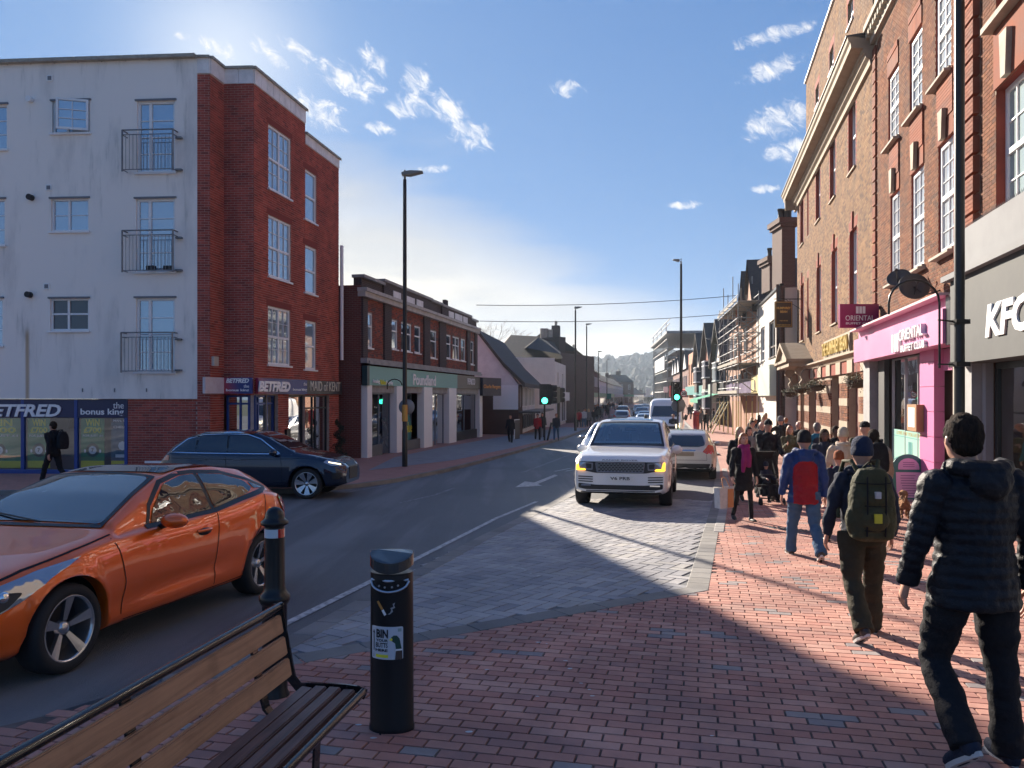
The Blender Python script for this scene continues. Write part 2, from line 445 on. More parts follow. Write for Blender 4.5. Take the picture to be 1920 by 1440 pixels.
JOINT = mat('paving_joint', (.10,.075,.065), .95, noise=(8,.6,(.20,.16,.14)), pos=True, bump=(60,.4))
JOINTG = mat('sett_joint', (.14,.145,.15), .95, noise=(8,.6,(.20,.20,.20)), pos=True, bump=(60,.4))
REDP = piece_mat('red_paver', [(5,(.50,.25,.195)),(5,(.53,.275,.215)),(4,(.46,.215,.17)),(3,(.53,.30,.24)),(2,(.41,.22,.185)),(.45,(.27,.235,.235)),(.35,(.32,.28,.27))], .80, amt=.5)
GREYS = piece_mat('grey_sett', [(4,(.32,.32,.33)),(4,(.36,.36,.365)),(3,(.28,.285,.30)),(2,(.34,.335,.32)),(1,(.24,.25,.27))], .66, amt=.5, spec=.5)
KERBM = piece_mat('granite_kerb', [(2,(.22,.215,.20)),(2,(.26,.255,.24)),(1,(.19,.19,.185))], .75, amt=.6)
PALEK = piece_mat('pale_kerb', [(2,(.40,.385,.36)),(2,(.35,.34,.325)),(1,(.44,.42,.39))], .75, amt=.6)
FARPAVE = brick_mat('far_paving', (.54,.27,.21), (.47,.22,.17), (.36,.22,.18), .21, .105)
_n = NT(FARPAVE.node_tree); _b = [q for q in _n.n if q.type=='TEX_BRICK'][0]; _n.l.remove(_b.inputs['Vector'].links[0])
_m = _n.new('ShaderNodeMapping', {'Vector': _n.new('ShaderNodeNewGeometry').outputs['Position'], 'Rotation': (0,0,math.atan(.243))}); _n.l.new(_m.outputs[0], _b.inputs['Vector'])
FARGREY = mat('far_grey_paving', (.27,.27,.275), .7, noise=(2.5,.7,(.2,.2,.21)), pos=True, bump=(9,.25))
LINE = mat('road_paint', (.62,.62,.60), .7, noise=(14,.75,(.16,.16,.165)), pos=True)

# outline of the parking bay and of the footway (photo pixels on the ground)
BAY = pxpoly([(546,1202),(700,1117),(957,981),(1067,930),(1135,893),(1200,850),(1237,826),(1300,826),(1338,860),(1342,941),(1288,1105),(1242,1114),(782,1193),(551,1234),(300,1275),(60,1350)])
bay_left = [(60,1395),(300,1320),(546,1202)]
RIGHTKERB = [(1349,941),(1350,880),(1345,855),(1318,826),(1300,808),(1282,790),(1262,775),(1246,763),(1234,755),(1226,750),(1222,747.5)]
paveR = pxpoly([(-700,1500),(60,1352),(551,1240),(782,1199),(1242,1121),(1314,1108)]+RIGHTKERB)
far_end = paveR[-1]
paveR = [(-6.5,-3),(-6.5,1.2)] + [p for p in paveR[1:]] + [(far_end[0]+60, far_end[1]), (60, 120), (40, -3)]
bmobj('pavement', drape(paveR, .012, .0), [JOINT], kind='structure')
pav = bpy.data.objects['pavement']
# beyond the pieces one can tell apart the paving is a material of its own
FARY = 17.0
farR = [(3.6+ (FARY-13)*.24, FARY)] + [p for p in paveR if FARY+.3 < p[1] and p[0] < far_end[0]+1] + [(far_end[0]+60, far_end[1]), (60, 120), (40, FARY)]
farR = [gp(1349, HY+F*(ZC-G(FARY))/FARY)] + farR[1:]
bmobj('far_paving', drape(farR, .026), FARPAVE, pav)
bayo = bmobj('parking_bay', drape(BAY, .006), JOINTG, kind='structure')
SD = Vector((.243,1,0)).normalized()              # street direction
def inside(p, poly):
    x, y = p; c = False; n = len(poly)
    for i in range(n):
        x1,y1 = poly[i]; x2,y2 = poly[(i+1)%n]
        if (y1>y) != (y2>y) and x < (x2-x1)*(y-y1)/(y2-y1)+x1: c = not c
    return c
def inview(x, y, m=60): return y > .5 and -m < 960+F*x/y < 1920+m
def pave(parent, poly, axis, w, h, gap, m, off, ymin, ymax, name, bond='stretcher', nsingle=300, xr=(-9,14)):
    u = Vector((axis.y, -axis.x, 0)); v = axis.copy()
    P = []
    if bond == 'stretcher':
        a0, a1 = int(xr[0]/w)-2, int(xr[1]/w)+8
        for j in range(int((ymin-6)/h), int((ymax+6)/h)):
            sh = (j % 2)*.5*w + rnd.uniform(-.01,.01)
            for i in range(a0-10, a1+10):
                c = u*((i+.5)*w+sh) + v*((j+.5)*h)
                P.append((c, w, h))
    else:                                                        # herringbone of two-by-one blocks, h = unit
        k = h; R = range(-90, 110)
        for a in R:
            for b in range(-4, 110):
                q = (a - b) % 4
                if q == 0: P.append((u*((a+1)*k)+v*((b+.5)*k), 2*k, k))
                elif q == 3: P.append((u*((a+.5)*k)+v*((b+1)*k) - v*0, k, 2*k))
    out = []
    for c, ww, hh in P:
        if not (ymin < c.y < ymax) or not inview(c.x, c.y): continue
        e = .22 if bond=='stretcher' else 0.0
        if all(inside((c.x+u.x*sx*ww*e+v.x*sy*hh*e, c.y+u.y*sx*ww*e+v.y*sy*hh*e), poly) for sx in (-1,1) for sy in (-1,1)):
            out.append((c, ww-gap, hh-gap))
    out.sort(key=lambda t: t[0].y)
    big = MB()
    for n_, (c, ww, hh) in enumerate(out):
        g = G(c.y); slope = (G(c.y+.1)-G(c.y-.1))/.2
        th = .03
        R = Matrix((( u.x, v.x, 0),(u.y, v.y, 0),(0,0,1))).to_4x4()
        tilt = Matrix.Rotation(math.atan(slope)+rnd.gauss(0,.004), 4, 'X') @ Matrix.Rotation(rnd.gauss(0,.005), 4, 'Y')
        M = Matrix.Translation((c.x, c.y, g+off-th/2+rnd.uniform(-.0012,.0012))) @ tilt @ R @ Matrix.Rotation(rnd.gauss(0,.006),4,'Z')
        if n_ < nsingle: slab(name, M, (ww,hh,th), m, parent, .004)
        else:
            a, b, t = ww/2, hh/2, th/2; e = .004
            vs = [M @ Vector(q) for q in ((-a,-b,-t),(a,-b,-t),(a,b,-t),(-a,b,-t),(-a+e,-b+e,t),(a-e,-b+e,t),(a-e,b-e,t),(-a+e,b-e,t))]
            big.add(vs, [(4,5,6,7),(0,1,5,4),(1,2,6,5),(2,3,7,6),(3,0,4,7)], 0)
    if big.v: big.build(name+'_field', m, parent, kind='stuff', fix=False)
nearR = [p for p in paveR]
pave(pav, paveR, SD, .21, .105, .007, REDP, .022, 1.6, FARY, 'brick')
pave(bayo, BAY, Vector((math.sin(.6),math.cos(.6),0)), .2, .15, .009, GREYS, .016, 4.0, 17.5, 'sett', bond='herring')
BAYFAR = [p for p in BAY]
# flush kerb bands round the bay: single stones
def stones(parent, name, pts, width, length, m, off, side=1, gap=.006, h=.12, ymax=40):
    P = [Vector((*gp(*p), 0)) for p in pts]
    for a, b in zip(P[:-1], P[1:]):
        d = b-a; L = d.length; n = max(1, round(L/length)); l = L/n; d.normalize(); nn = Vector((d.y,-d.x,0))*side
        for i in range(n):
            c = a + d*((i+.5)*l) + nn*(width/2)
            if c.y > ymax or not inview(c.x, c.y): continue
            R = Matrix(((d.x,-d.y,0),(d.y,d.x,0),(0,0,1))).to_4x4()
            sl = math.atan((G(c.y+.2)-G(c.y-.2))/.4)
            M = Matrix.Translation((c.x,c.y,G(c.y)+off-h/2+rnd.uniform(-.001,.001))) @ Matrix.Rotation(sl,4,'X') @ R
            slab(name, M, (round(l-gap,2),width,h), m, parent, .006)
stones(bayo, 'kerb_stone', [(250,1345),(546,1193),(699,1112),(900,1007),(1067,926)], .22, .45, KERBM, .020, 1)
stones(pav, 'edging_stone', [(300,1274),(551,1233),(782,1192),(1242,1113),(1300,1103)], .24, .45, KERBM, .026, 1)
stones(pav, 'edging_stone', [(1286,1107),(1336,941),(1340,895)], .24, .3, KERBM, .026, 1)
stones(pav, 'kerb_stone', [(1338,1000),(1352,941),(1356,900),(1354,880)], .16, .3, PALEK, .032, 1)
# left footway
LK = [(-900,930),(-200,930),(300,925),(560,925),(672,914),(742,904),(830,886),(900,868),(1000,840),(1060,822),(1100,806),(1138,788),(1160,777),(1185,765),(1205,754),(1214,748)]
lp = pxpoly(LK)
paveL = lp + [(lp[-1][0]-60, lp[-1][1]), (-45, 60), (-45, 17.6)]
pl = bmobj('left_pavement', drape(paveL, .10, .0), FARPAVE, kind='structure')
gpl = pxpoly([(690,888),(850,868),(950,846),(1060,820),(1100,806),(1060,803),(940,822),(830,842),(740,862)])
bmobj('grey_apron', drape(gpl, .106), FARGREY, pl)
def ribbon(name, pts, w, off, m, parent=None, **kw):
    """raised kerb: pts in photo pixels"""
    mb = MB(); P = [Vector((*gp(*p),0)) for p in pts]
    Q = []
    for a, b in zip(P[:-1], P[1:]):
        n = max(1, int((b-a).length/2)); Q += [a.lerp(b, i/n) for i in range(n)]
    Q.append(P[-1]); vs = []
    for i, p in enumerate(Q):
        d = (Q[min(i+1,len(Q)-1)]-Q[max(i-1,0)]).normalized(); nn = Vector((d.y,-d.x,0))
        a = p - nn*w/2; b = p + nn*w/2
        vs += [(a.x,a.y,G(a.y)-.05),(a.x,a.y,G(a.y)+off),(b.x,b.y,G(b.y)+off),(b.x,b.y,G(b.y)-.05)]
    fs = []
    for i in range(len(Q)-1):
        for k in range(3): fs.append((4*i+k,4*i+k+1,4*i+4+k+1,4*i+4+k))
    mb.add(vs, fs); return mb.build(name, m, parent, **kw)
ribbon('kerb', LK, .14, .112, KERBM, pl)
ribbon('kerb', RIGHTKERB[2:], .16, .10, PALEK, pav)
ROADS = empty('road_markings', (0,10,0), kind='structure')
def stripe(pts, w, m=LINE, name='painted_line'):
    mb = MB(); P = [Vector((*gp(*p),0)) for p in pts]; Q=[]
    for a, b in zip(P[:-1], P[1:]):
        n = max(1, int((b-a).length/1)); Q += [a.lerp(b, i/n) for i in range(n)]
    Q.append(P[-1]); vs = []
    for i, p in enumerate(Q):
        d = (Q[min(i+1,len(Q)-1)]-Q[max(i-1,0)]).normalized(); nn = Vector((d.y,-d.x,0))
        a = p-nn*w/2; b = p+nn*w/2
        vs += [(a.x,a.y,G(a.y)+.007),(b.x,b.y,G(b.y)+.007)]
    mb.add(vs, [(2*i,2*i+1,2*i+3,2*i+2) for i in range(len(Q)-1)])
    mb.build(name, m, ROADS)
stripe([(380,1250),(533,1172),(699,1089),(931,972),(1006,941)], .09)
WORN = mat('worn_paint', (.30,.30,.30), .7, noise=(9,.95,(.08,.082,.085)), pos=True)
stripe([(640,925),(700,915),(826,888)], .10, WORN)
stripe([(745,944),(810,930),(850,916)], .10, WORN)
stripe([(980,886),(1080,848)], .12, WORN)
stripe([(1040,884),(1072,878)], .10, LINE); stripe([(1060,884),(1085,879)], .10, LINE)
for a, b in (((1105,842),(1120,835)),((1128,826),(1140,820)),((1150,812),(1157,806)),((1165,799),(1170,794)),((1176,788),(1180,784))): stripe([a,b], .10)
# arrow
mb = MB(); A = [gp(*p) for p in ((966,914),(984,903),(1002,905),(1040,890),(1046,892),(1008,908),(1016,911))]
mb.add([(x,y,G(y)+.007) for x,y in A], [tuple(range(7))]); mb.build('painted_arrow', LINE, ROADS)
# chewing gum and drips on the paving
GUM = mat('white_spill', (.55,.55,.55), .8)
sp = MB()
for x, y in ((980,1070),(985,1073),(995,1079),(1010,1084),(960,1066),(930,1052),(1010,1210),(1025,1213),(1060,1245),(1068,1260),(1090,1288),(1105,1300),(880,1380),(1008,1313),(700,1392),(672,1367),(1335,1388),(1110,1312),(912,1262)):
    gx, gyy = gp(x, y); r = rnd.uniform(.006,.016)
    n = 7; vs = [(gx+r*rnd.uniform(.6,1.3)*math.cos(2*PI*k/n)*1.6, gyy+r*rnd.uniform(.6,1.3)*math.sin(2*PI*k/n), G(gyy)+.0262) for k in range(n)]
    sp.add(vs, [tuple(range(n))])
sp.build('spill_spots', GUM, pav, kind='stuff')
# slotted drain / tactile strip in the footway
DR = mat('drain_iron', (.12,.115,.11), .5, .6)
mb = MB()
for i in range(11):
    x, y = gp(1448+i*8.6, 992+i*.9); mb.box((x-.016,y-.16,G(y)+.0225),(x+.016,y+.16,G(y)+.030))
mb.build('drain_grating', DR, pav)

# haze: the air of the valley
hz = MB(); hz.box((-2600,-300,-3.2),(2600,3300,112))
HZ = bpy.data.materials.new('haze'); HZ.use_nodes = True
w = NT(HZ.node_tree); w.n.remove(w.n['Principled BSDF'])
pv = w.new('ShaderNodeVolumePrincipled', {'Color': (.70,.85,1.0,1), 'Density': .00026, 'Anisotropy': .25})
w.l.new(pv.outputs[0], w.n['Material Output'].inputs['Volume'])
hz.build('haze', HZ, None, kind='stuff')
# ================================================================ BUILDING KIT
class Wall:
    """vertical plane through two photo columns at given depths; local s runs left to right, d outward to the viewer"""
    def __init__(s, pa, ya, pb, yb):
        s.A = at(pa, ya); s.B = at(pb, yb); s.init()
    def init(s):
        d = s.B - s.A; s.L = d.length; s.u = d.normalized(); s.n = Vector((s.u.y, -s.u.x, 0))
    @staticmethod
    def pts(a, b):
        w = Wall.__new__(Wall); w.A = Vector((a[0],a[1],0)); w.B = Vector((b[0],b[1],0)); w.init(); return w
    def side(s, length, left=True):
        """wall going back from the left (or right) end, at right angles, seen from outside"""
        if left: return Wall.pts(s.A - s.n*length, s.A)
        return Wall.pts(s.B, s.B - s.n*length)
    def off(s, d): return Wall.pts(s.A+s.n*d, s.B+s.n*d)
    def s(s, px):
        k = (px-960)/F
        return (k*s.A.y - s.A.x)/(s.u.x - k*s.u.y)
    def Y(s, px): return s.A.y + s.u.y*s.s(px)
    def z(s, px, py): return zat(py, s.Y(px))
    def p(s, a, d, z): q = s.A + s.u*a + s.n*d; return Vector((q.x, q.y, z))
    def T(s): return Matrix(((s.u.x,-s.n.x,0,s.A.x),(s.u.y,-s.n.y,0,s.A.y),(0,0,1,0),(0,0,0,1)))
    def box(s, mb, s0, s1, d0, d1, z0, z1, m=0):
        mb.add([s.p(a,d,z) for z in (z0,z1) for d in (d1,d0) for a in (s0,s1)],
               [(0,1,3,2),(4,6,7,5),(0,4,5,1),(2,3,7,6),(1,5,7,3),(0,2,6,4)], m)
    def r(s, x0, x1, y0, y1):
        """rectangle from photo columns x0,x1 and rows y0,y1 (rows read at x0)"""
        a, b = s.s(x0), s.s(x1)
        return (a, b, s.z(x0,y1), s.z(x0,y0))
    def ground(s, a): q = s.A+s.u*a; return G(q.y)
    def face(s, mb, s0, s1, z0, z1, holes=(), rev=.12, m=0, mr=None, d=0.0):
        xs = sorted({s0,s1,*[h[0] for h in holes],*[h[1] for h in holes]}); zs = sorted({z0,z1,*[h[2] for h in holes],*[h[3] for h in holes]})
        xs = [x for x in xs if s0-1e-6<=x<=s1+1e-6]; zs = [z for z in zs if z0-1e-6<=z<=z1+1e-6]
        for i in range(len(xs)-1):
            for j in range(len(zs)-1):
                cx, cz = (xs[i]+xs[i+1])/2, (zs[j]+zs[j+1])/2
                if any(h[0]<cx<h[1] and h[2]<cz<h[3] for h in holes): continue
                mb.quad(s.p(xs[i],d,zs[j]), s.p(xs[i+1],d,zs[j]), s.p(xs[i+1],d,zs[j+1]), s.p(xs[i],d,zs[j+1]), m)
        mr = m if mr is None else mr
        for a,b,c,e in holes:
            for q in (((a,c),(a,e)),((b,e),(b,c)),((a,e),(b,e)),((b,c),(a,c))):
                (x1,y1),(x2,y2) = q
                mb.quad(s.p(x1,d,y1), s.p(x2,d,y2), s.p(x2,d-rev,y2), s.p(x1,d-rev,y1), mr)
    def window(s, parent, rc, cols=(.5,), rows=(.5,), bars=(0,0), fr=.055, rec=.10, m=None, glass=None, sill=True, light=None, name='window', lab=None, sillm=None, barw=.02):
        """frame with heavy mullions at cols/rows (fractions), thin glazing bars, a pane and a sill"""
        m = m or WHITE; glass = glass or SKYGLASS
        a,b,c,e = rc; mb = MB(); dp = .06; w, h = b-a, e-c
        D0, D1 = -rec, -rec+dp
        s.box(mb,a,b,D0,D1,c,c+fr); s.box(mb,a,b,D0,D1,e-fr,e); s.box(mb,a,a+fr,D0,D1,c+fr,e-fr); s.box(mb,b-fr,b,D0,D1,c+fr,e-fr)
        for q in cols: s.box(mb,a+w*q-fr*.6,a+w*q+fr*.6,D0+.004,D1-.004,c+fr,e-fr)
        cs = [a+fr]+[v for q in cols for v in (a+w*q-fr*.6,a+w*q+fr*.6)]+[b-fr]
        for i in range(0,len(cs),2):
            for q in rows: s.box(mb,cs[i],cs[i+1],D0+.008,D1-.002+.012*(i==0),c+h*q-fr*.5,c+h*q+fr*.5)
            for k in range(bars[0]):
                x = cs[i]+(cs[i+1]-cs[i])*(k+1)/(bars[0]+1); s.box(mb,x-barw/2,x+barw/2,D0+.012,D1-.012,c+fr,e-fr)
            for k in range(bars[1]):
                z = c+fr+(h-2*fr)*(k+1)/(bars[1]+1); s.box(mb,cs[i],cs[i+1],D0+.014,D1-.014,z-barw/2,z+barw/2)
        o = mb.build(name, m, parent, fix=False)
        if lab: o['label'] = lab
        if parent and wm(parent) is not None:
            mb = MB(); mb.quad(s.p(a+fr*.5,-rec+.02,c+fr*.5), s.p(b-fr*.5,-rec+.02,c+fr*.5), s.p(b-fr*.5,-rec+.02,e-fr*.5), s.p(a+fr*.5,-rec+.02,e-fr*.5))
            mb.build('pane', glass, o, fix=False)
            if light:
                mb = MB(); s.box(mb,a+fr,b-fr,-rec+.0,-rec+.012,c+(e-c)*light[0],c+(e-c)*light[1]); mb.build('blind', light[2], o, fix=False)
            if sill:
                mb = MB(); s.box(mb,a-.06,b+.06,-rec+dp+.001,.07,c-.06,c-.004); mb.build('sill', sillm or m, o, fix=False)
        return o
    def bricks(s, parent, s0, s1, z0, z1, holes, m, bw=.225, bh=.075, joint=.011, nsingle=300, proud=.006, skip=None, big=None, name='brick', d=0.0, flemish=False):
        """every brick of a face; the ones that show largest are objects, the rest one mesh"""
        out = []
        j = 0; z = z0
        while z + bh*.5 < z1:
            x = s0 - (bw/2 if j % 2 else 0) ; zt = min(z+bh-joint, z1); k = 0
            while x < s1:
                w_ = bw
                if flemish: w_ = bw if (k+j)%2 else bw*.5
                a, b = max(x, s0), min(x+w_-joint, s1)
                x += w_; k += 1
                if b-a < .04: continue
                segs = [(a,b)]
                for h in holes:
                    if h[2] < zt and h[3] > z:
                        ns = []
                        for p_, q_ in segs:
                            if h[1] <= p_ or h[0] >= q_: ns.append((p_,q_))
                            else:
                                if h[0]-p_ > .03: ns.append((p_,h[0]))
                                if q_-h[1] > .03: ns.append((h[1],q_))
                        segs = ns
                for p_, q_ in segs:
                    if skip and skip((p_+q_)/2, z): continue
                    out.append((p_, q_, z, zt))
            z += bh; j += 1
        full = bw-joint
        cen = lambda t: s.p((t[0]+t[1])/2, 0, (t[2]+t[3])/2)
        def vis(t):
            c = cen(t); 
            if c.y < 1: return 1e9
            px, py = 960+F*c.x/c.y, HY-F*(c.z-ZC)/c.y
            return c.y if (-20<px<1940 and -20<py<1460) else 1e6
        singles = []
        if nsingle:
            cand = [t for t in out if abs((t[1]-t[0])-full)<1e-3 and abs(t[3]-t[2]-(bh-joint))<1e-3]
            cand.sort(key=vis); singles = cand[:nsingle]
        ss = set(singles)
        th = .02
        T = s.T(); 
        for t in singles:
            M = T @ Matrix.Translation(((t[0]+t[1])/2, -(d+proud-th/2), (t[2]+t[3])/2))
            slab(name, M, (full, th, bh-joint), m, parent)
        own = big is None; big = MB() if own else big
        for t in out:
            if t in ss: continue
            a,b,c,e = t; f0, f1 = s.p(a,d+proud,c), s.p(b,d+proud,c)
            n = s.n*(proud)
            vs = [f0, f1, f1+Vector((0,0,e-c)), f0+Vector((0,0,e-c))]; vb = [v-n for v in vs]
            big.add(vs+vb, [(0,1,2,3),(4,5,1,0),(3,2,6,7),(1,5,6,2),(4,0,3,7)])
        if own and big.v: big.build(name+'work', m, parent, kind='stuff', fix=False)

def text(name, s, W, s0, z0, width, height, m, parent, depth=.02, d=.02, bold=0.0, shear=0.0, space=1.0):
    """lettering on wall W, fitted into width x height with its lower left at (s0, z0)"""
    cu = bpy.data.curves.new(name, 'FONT'); cu.body = s; cu.size = 1.0; cu.extrude = .02; cu.offset = bold; cu.shear = shear; cu.resolution_u = 3; cu.space_character = space
    o = bpy.data.objects.new(name, cu); COL.objects.link(o)
    dg = bpy.context.evaluated_depsgraph_get(); me = bpy.data.meshes.new_from_object(o.evaluated_get(dg))
    bpy.data.objects.remove(o); bpy.data.curves.remove(cu)
    n = len(me.vertices); co = np.empty(n*3); me.vertices.foreach_get('co', co); co = co.reshape(-1,3)
    if n == 0: return None
    mn, mx = co.min(0), co.max(0); sz = np.maximum(mx-mn, 1e-6)
    me.materials.clear(); me.materials.append(m)
    inv = wm(parent).inverted() if parent else Matrix.Identity(4)
    pts = []
    for x, y, z in co:
        a = (x-mn[0])/sz[0]*width; h = (y-mn[1])/sz[1]*height; dd = d + (z-mn[2])/sz[2]*depth
        pts.append(inv @ (W.p(s0+a, dd, z0+h) if isinstance(W, Wall) else W @ Vector((a, -dd, h))))
    me.vertices.foreach_set('co', np.array([tuple(p) for p in pts]).ravel()); me.update()
    ob = bpy.data.objects.new(name, me); link(ob, parent); return ob
def board(W, name, rc, d0, d1, m, parent):
    mb = MB(); W.box(mb, rc[0], rc[1], d0, d1, rc[2], rc[3]); return mb.build(name, m, parent, fix=False)
def disc(W, name, s_, z_, r, d0, d1, m, parent, n=20, sq=1.0):
    mb = MB(); 
    ring = [(s_+r*math.cos(2*PI*k/n)*sq, z_+r*math.sin(2*PI*k/n)) for k in range(n)]
    mb.add([W.p(a,d0,z) for a,z in ring]+[W.p(a,d1,z) for a,z in ring], [tuple(range(n,2*n))]+[(k,(k+1)%n,n+(k+1)%n,n+k) for k in range(n)])
    return mb.build(name, m, parent)
def poly(W, name, pts, d0, d1, m, parent):
    n = len(pts); mb = MB()
    mb.add([W.p(a,d0,z) for a,z in pts]+[W.p(a,d1,z) for a,z in pts], [tuple(range(n,2*n)), tuple(range(n-1,-1,-1))]+[(k,(k+1)%n,n+(k+1)%n,n+k) for k in range(n)])
    return mb.build(name, m, parent)
def building(name, W, label, cat='building', group=None):
    return empty(name, (W.A.x, W.A.y, G(W.A.y)), math.atan2(W.u.y, W.u.x), label, cat, group)
# ================================================================ LEFT SIDE
RENDER = bpy.data.materials.new('white_render'); RENDER.use_nodes = True
def _ren():
    w = NT(RENDER.node_tree); p = w.n['Principled BSDF']; pos = w.new('ShaderNodeNewGeometry').outputs['Position']
    a = w.new('ShaderNodeTexNoise', {'Vector': w.new('ShaderNodeMapping', {'Vector': pos, 'Scale': (1,1,.28)}).outputs[0], 'Scale': 1.1, 'Detail': 8.0, 'Roughness': .62})
    b = w.new('ShaderNodeTexNoise', {'Vector': w.new('ShaderNodeMapping', {'Vector': pos, 'Scale': (1,1,.10)}).outputs[0], 'Scale': 4.5, 'Detail': 5.0, 'Roughness': .6})
    f = w.math('MULTIPLY', w.smooth(a.outputs[0], .48, .70), .65)
    f2 = w.math('MULTIPLY', w.smooth(b.outputs[0], .55, .78), w.smooth(a.outputs[0], .42, .62))
    c = w.mix(f, (.86,.81,.76,1), (.60,.57,.54,1)); c = w.mix(w.math('MULTIPLY', f2, .85), c, (.30,.31,.29,1))
    s = w.new('ShaderNodeSeparateXYZ', {0: pos})
    # rust streak below a bolt
    X0 = (46-960)*23.3/F
    k = w.math('SUBTRACT', 1.0, w.smooth(w.math('ABSOLUTE', w.math('ADD', w.math('SUBTRACT', s.outputs[0], X0), w.math('MULTIPLY', w.math('SUBTRACT', b.outputs[0], .5), .06))), .02, .10))
    k = w.math('MULTIPLY', k, w.smooth(s.outputs[2], zat(613,23.3)+.05, zat(630,23.3)))
    c = w.mix(w.math('MULTIPLY', k, .75), c, (.42,.27,.13,1))
    w.l.new(c, p.inputs['Base Color']); p.inputs['Roughness'].default_value = .8
    bp = w.new('ShaderNodeBump', {'Height': a.outputs[0], 'Strength': .15, 'Distance': .02}); w.l.new(bp.outputs[0], p.inputs['Normal'])
_ren()
REDB = piece_mat('red_brick', [(4,(.40,.092,.070)),(4,(.36,.085,.064)),(3,(.44,.105,.078)),(2,(.31,.075,.06)),(1,(.25,.065,.055))], .88, amt=.25, spec=.15)
REDB2 = piece_mat('dark_red_brick', [(4,(.27,.085,.065)),(4,(.32,.10,.07)),(3,(.21,.07,.058)),(2,(.16,.075,.065)),(1,(.11,.08,.08))], .88, amt=.25, spec=.15)
MORTAR = mat('mortar', (.52,.40,.34), .95, noise=(4,.7,(.36,.26,.22)), pos=True)
MORTARD = mat('mortar_grey', (.26,.225,.20), .95, noise=(4,.7,(.13,.11,.10)), pos=True)
COPING = mat('coping_metal', (.36,.34,.29), .6, noise=(6,.7,(.22,.21,.17)))
FASCIAP = mat('fascia_panel', (.82,.80,.79), .6, noise=(3,.7,(.60,.59,.58)), bump=(4,.05))
GREYCASE = mat('lead_grey', (.16,.17,.19), .55)

# ---- flats with the betting shop
WW = Wall(-330, 23.9, 370, 23.06)                     # white face
B1 = Wall(370, 23.06, 394, 23.06)
B2 = Wall(394, 23.06, 420, 23.85)
B3 = Wall(420, 23.85, 476, 23.80)
B4 = Wall(476, 23.80, 572, 27.3)
B5 = Wall(572, 27.3, 635, 30.3)
flats = building('apartment_block', WW, 'four storey corner block, white rendered flats joined to red brick, over a betting shop', 'building')
ZT = 9.69+ZC
wroof = WW.z(370,109.5)
zbot = WW.z(368,748)
holes = []
wins = [  # (x0,x1,y0,y1,kind)
 (98,168,190,250,'open'),(96,166,373,434,'two'),(94,166,560,620,'orange'),
 (-40,13,197,281,'edge'),(-40,9,374,460,'edge'),(-40,5,560,648,'edge'),
 (257,328,190,324,'door'),(255,328,373,510,'door'),(255,328,559,697,'door')]
rects = []
for x0,x1,y0,y1,k in wins:
    rc = WW.r(x0,x1,y0,y1); rects.append((rc,k)); holes.append(rc)
mb = MB(); WW.face(mb, 0, WW.L, zbot, wroof, holes, .14)
WW.box(mb, 0, WW.L, -11, -.145, zbot, wroof-.02)       # body behind
WW.box(mb, 0, WW.L-.02, -.144, -.002, zbot+.001, zbot+.02)
mb.build('rendered_wall', RENDER, flats)
mb = MB()
n = 16
for i in range(n):
    a, b = WW.L*i/n, WW.L*(i+1)/n
    WW.box(mb, a, b-.02, -.25, .16, wroof, wroof+.10); WW.box(mb, a, a+.02, -.02, .175, wroof-.02, wroof+.09)
mb.build('gutter', COPING, flats)
REDCURT = mat('terracotta_blind', (.42,.17,.08), .8)
for rc, k in rects:
    if k == 'door':
        o = WW.window(flats, rc, cols=(.33,), rows=(), bars=(0,3), fr=.075, rec=.12, name='balcony_door', barw=.025, light=(.02,.45,CURTAIN) if rc[3] > 9 else None)
    elif k == 'open': o = WW.window(flats, rc, cols=(.38,), rows=(), bars=(0,2), rec=.12)
    elif k == 'orange': o = WW.window(flats, rc, cols=(.45,), rows=(.52,), rec=.12, light=(.52,.92,REDCURT), glass=DARKGLASS)
    else: o = WW.window(flats, rc, cols=(.45,), rows=(), bars=(0,1 if k=='two' else 2), rec=.12)
    mb = MB(); WW.box(mb, rc[0]-.05, rc[1]+.05, .002, .05, rc[3]+.0, rc[3]+.05); mb.build('drip_strip', GREYCASE, o)
    if k == 'open':                                     # the open casement stands out from its frame
        a,b,c,e = rc; h0 = WW.p(b, .0, 0); mb = MB()
        q = Wall.pts((WW.p(b-.86,.30,0).x, WW.p(b-.86,.30,0).y), (WW.p(b-.02,.02,0).x, WW.p(b-.02,.02,0).y))
        cas = q.window(flats, (0,q.L,c+.04,e-.0), cols=(), rows=(), bars=(1,2), fr=.065, rec=.03, sill=False, name='open_casement')
for x0,x1,y0,y1 in ((239,340,250,325),(239,340,436,512),(237,339,625,698)):
    a,b,c,e = WW.r(x0,x1,y0,y1); mb = MB(); r = .018; D = .28
    def bar(p, q, rr=.014): mb.tube([WW.p(*p), WW.p(*q)], rr, n=6)
    for z in (c+.03, e-.14, e-.0):
        rr = .022 if z > e-.05 else .014
        bar((a,D,z),(b-.12,D,z),rr)
        bar((a,D,z),(a,0,z),rr); bar((b-.12,D,z),(b-.12,0,z),rr)
    for i in range(15):
        t = a+(b-.12-a)*i/14; bar((t,D,c+.03),(t,D,e-.14),.008)
    bar((a,D,c-.02),(a,D,e),.03); bar((b-.12,D,c-.02),(b-.12,D,e),.03)
    for z in (c+.05,e-.2): WW.box(mb, b-.13, b+.05, .002, .12, z-.02, z+.03)
    mb.build('balcony_railing', STEEL, flats)
for x, y, m_ in ((94,147,0),(92,352,0),(88,537,0)):
    a = WW.s(x); z = WW.z(x,y); o = board(WW,'air_vent',(a-.09,a+.09,z-.09,z+.09),.002,.03,WHITE,flats); board(WW,'grille',(a-.06,a+.06,z-.06,z+.06),.0305,.036,GREYCASE,o)
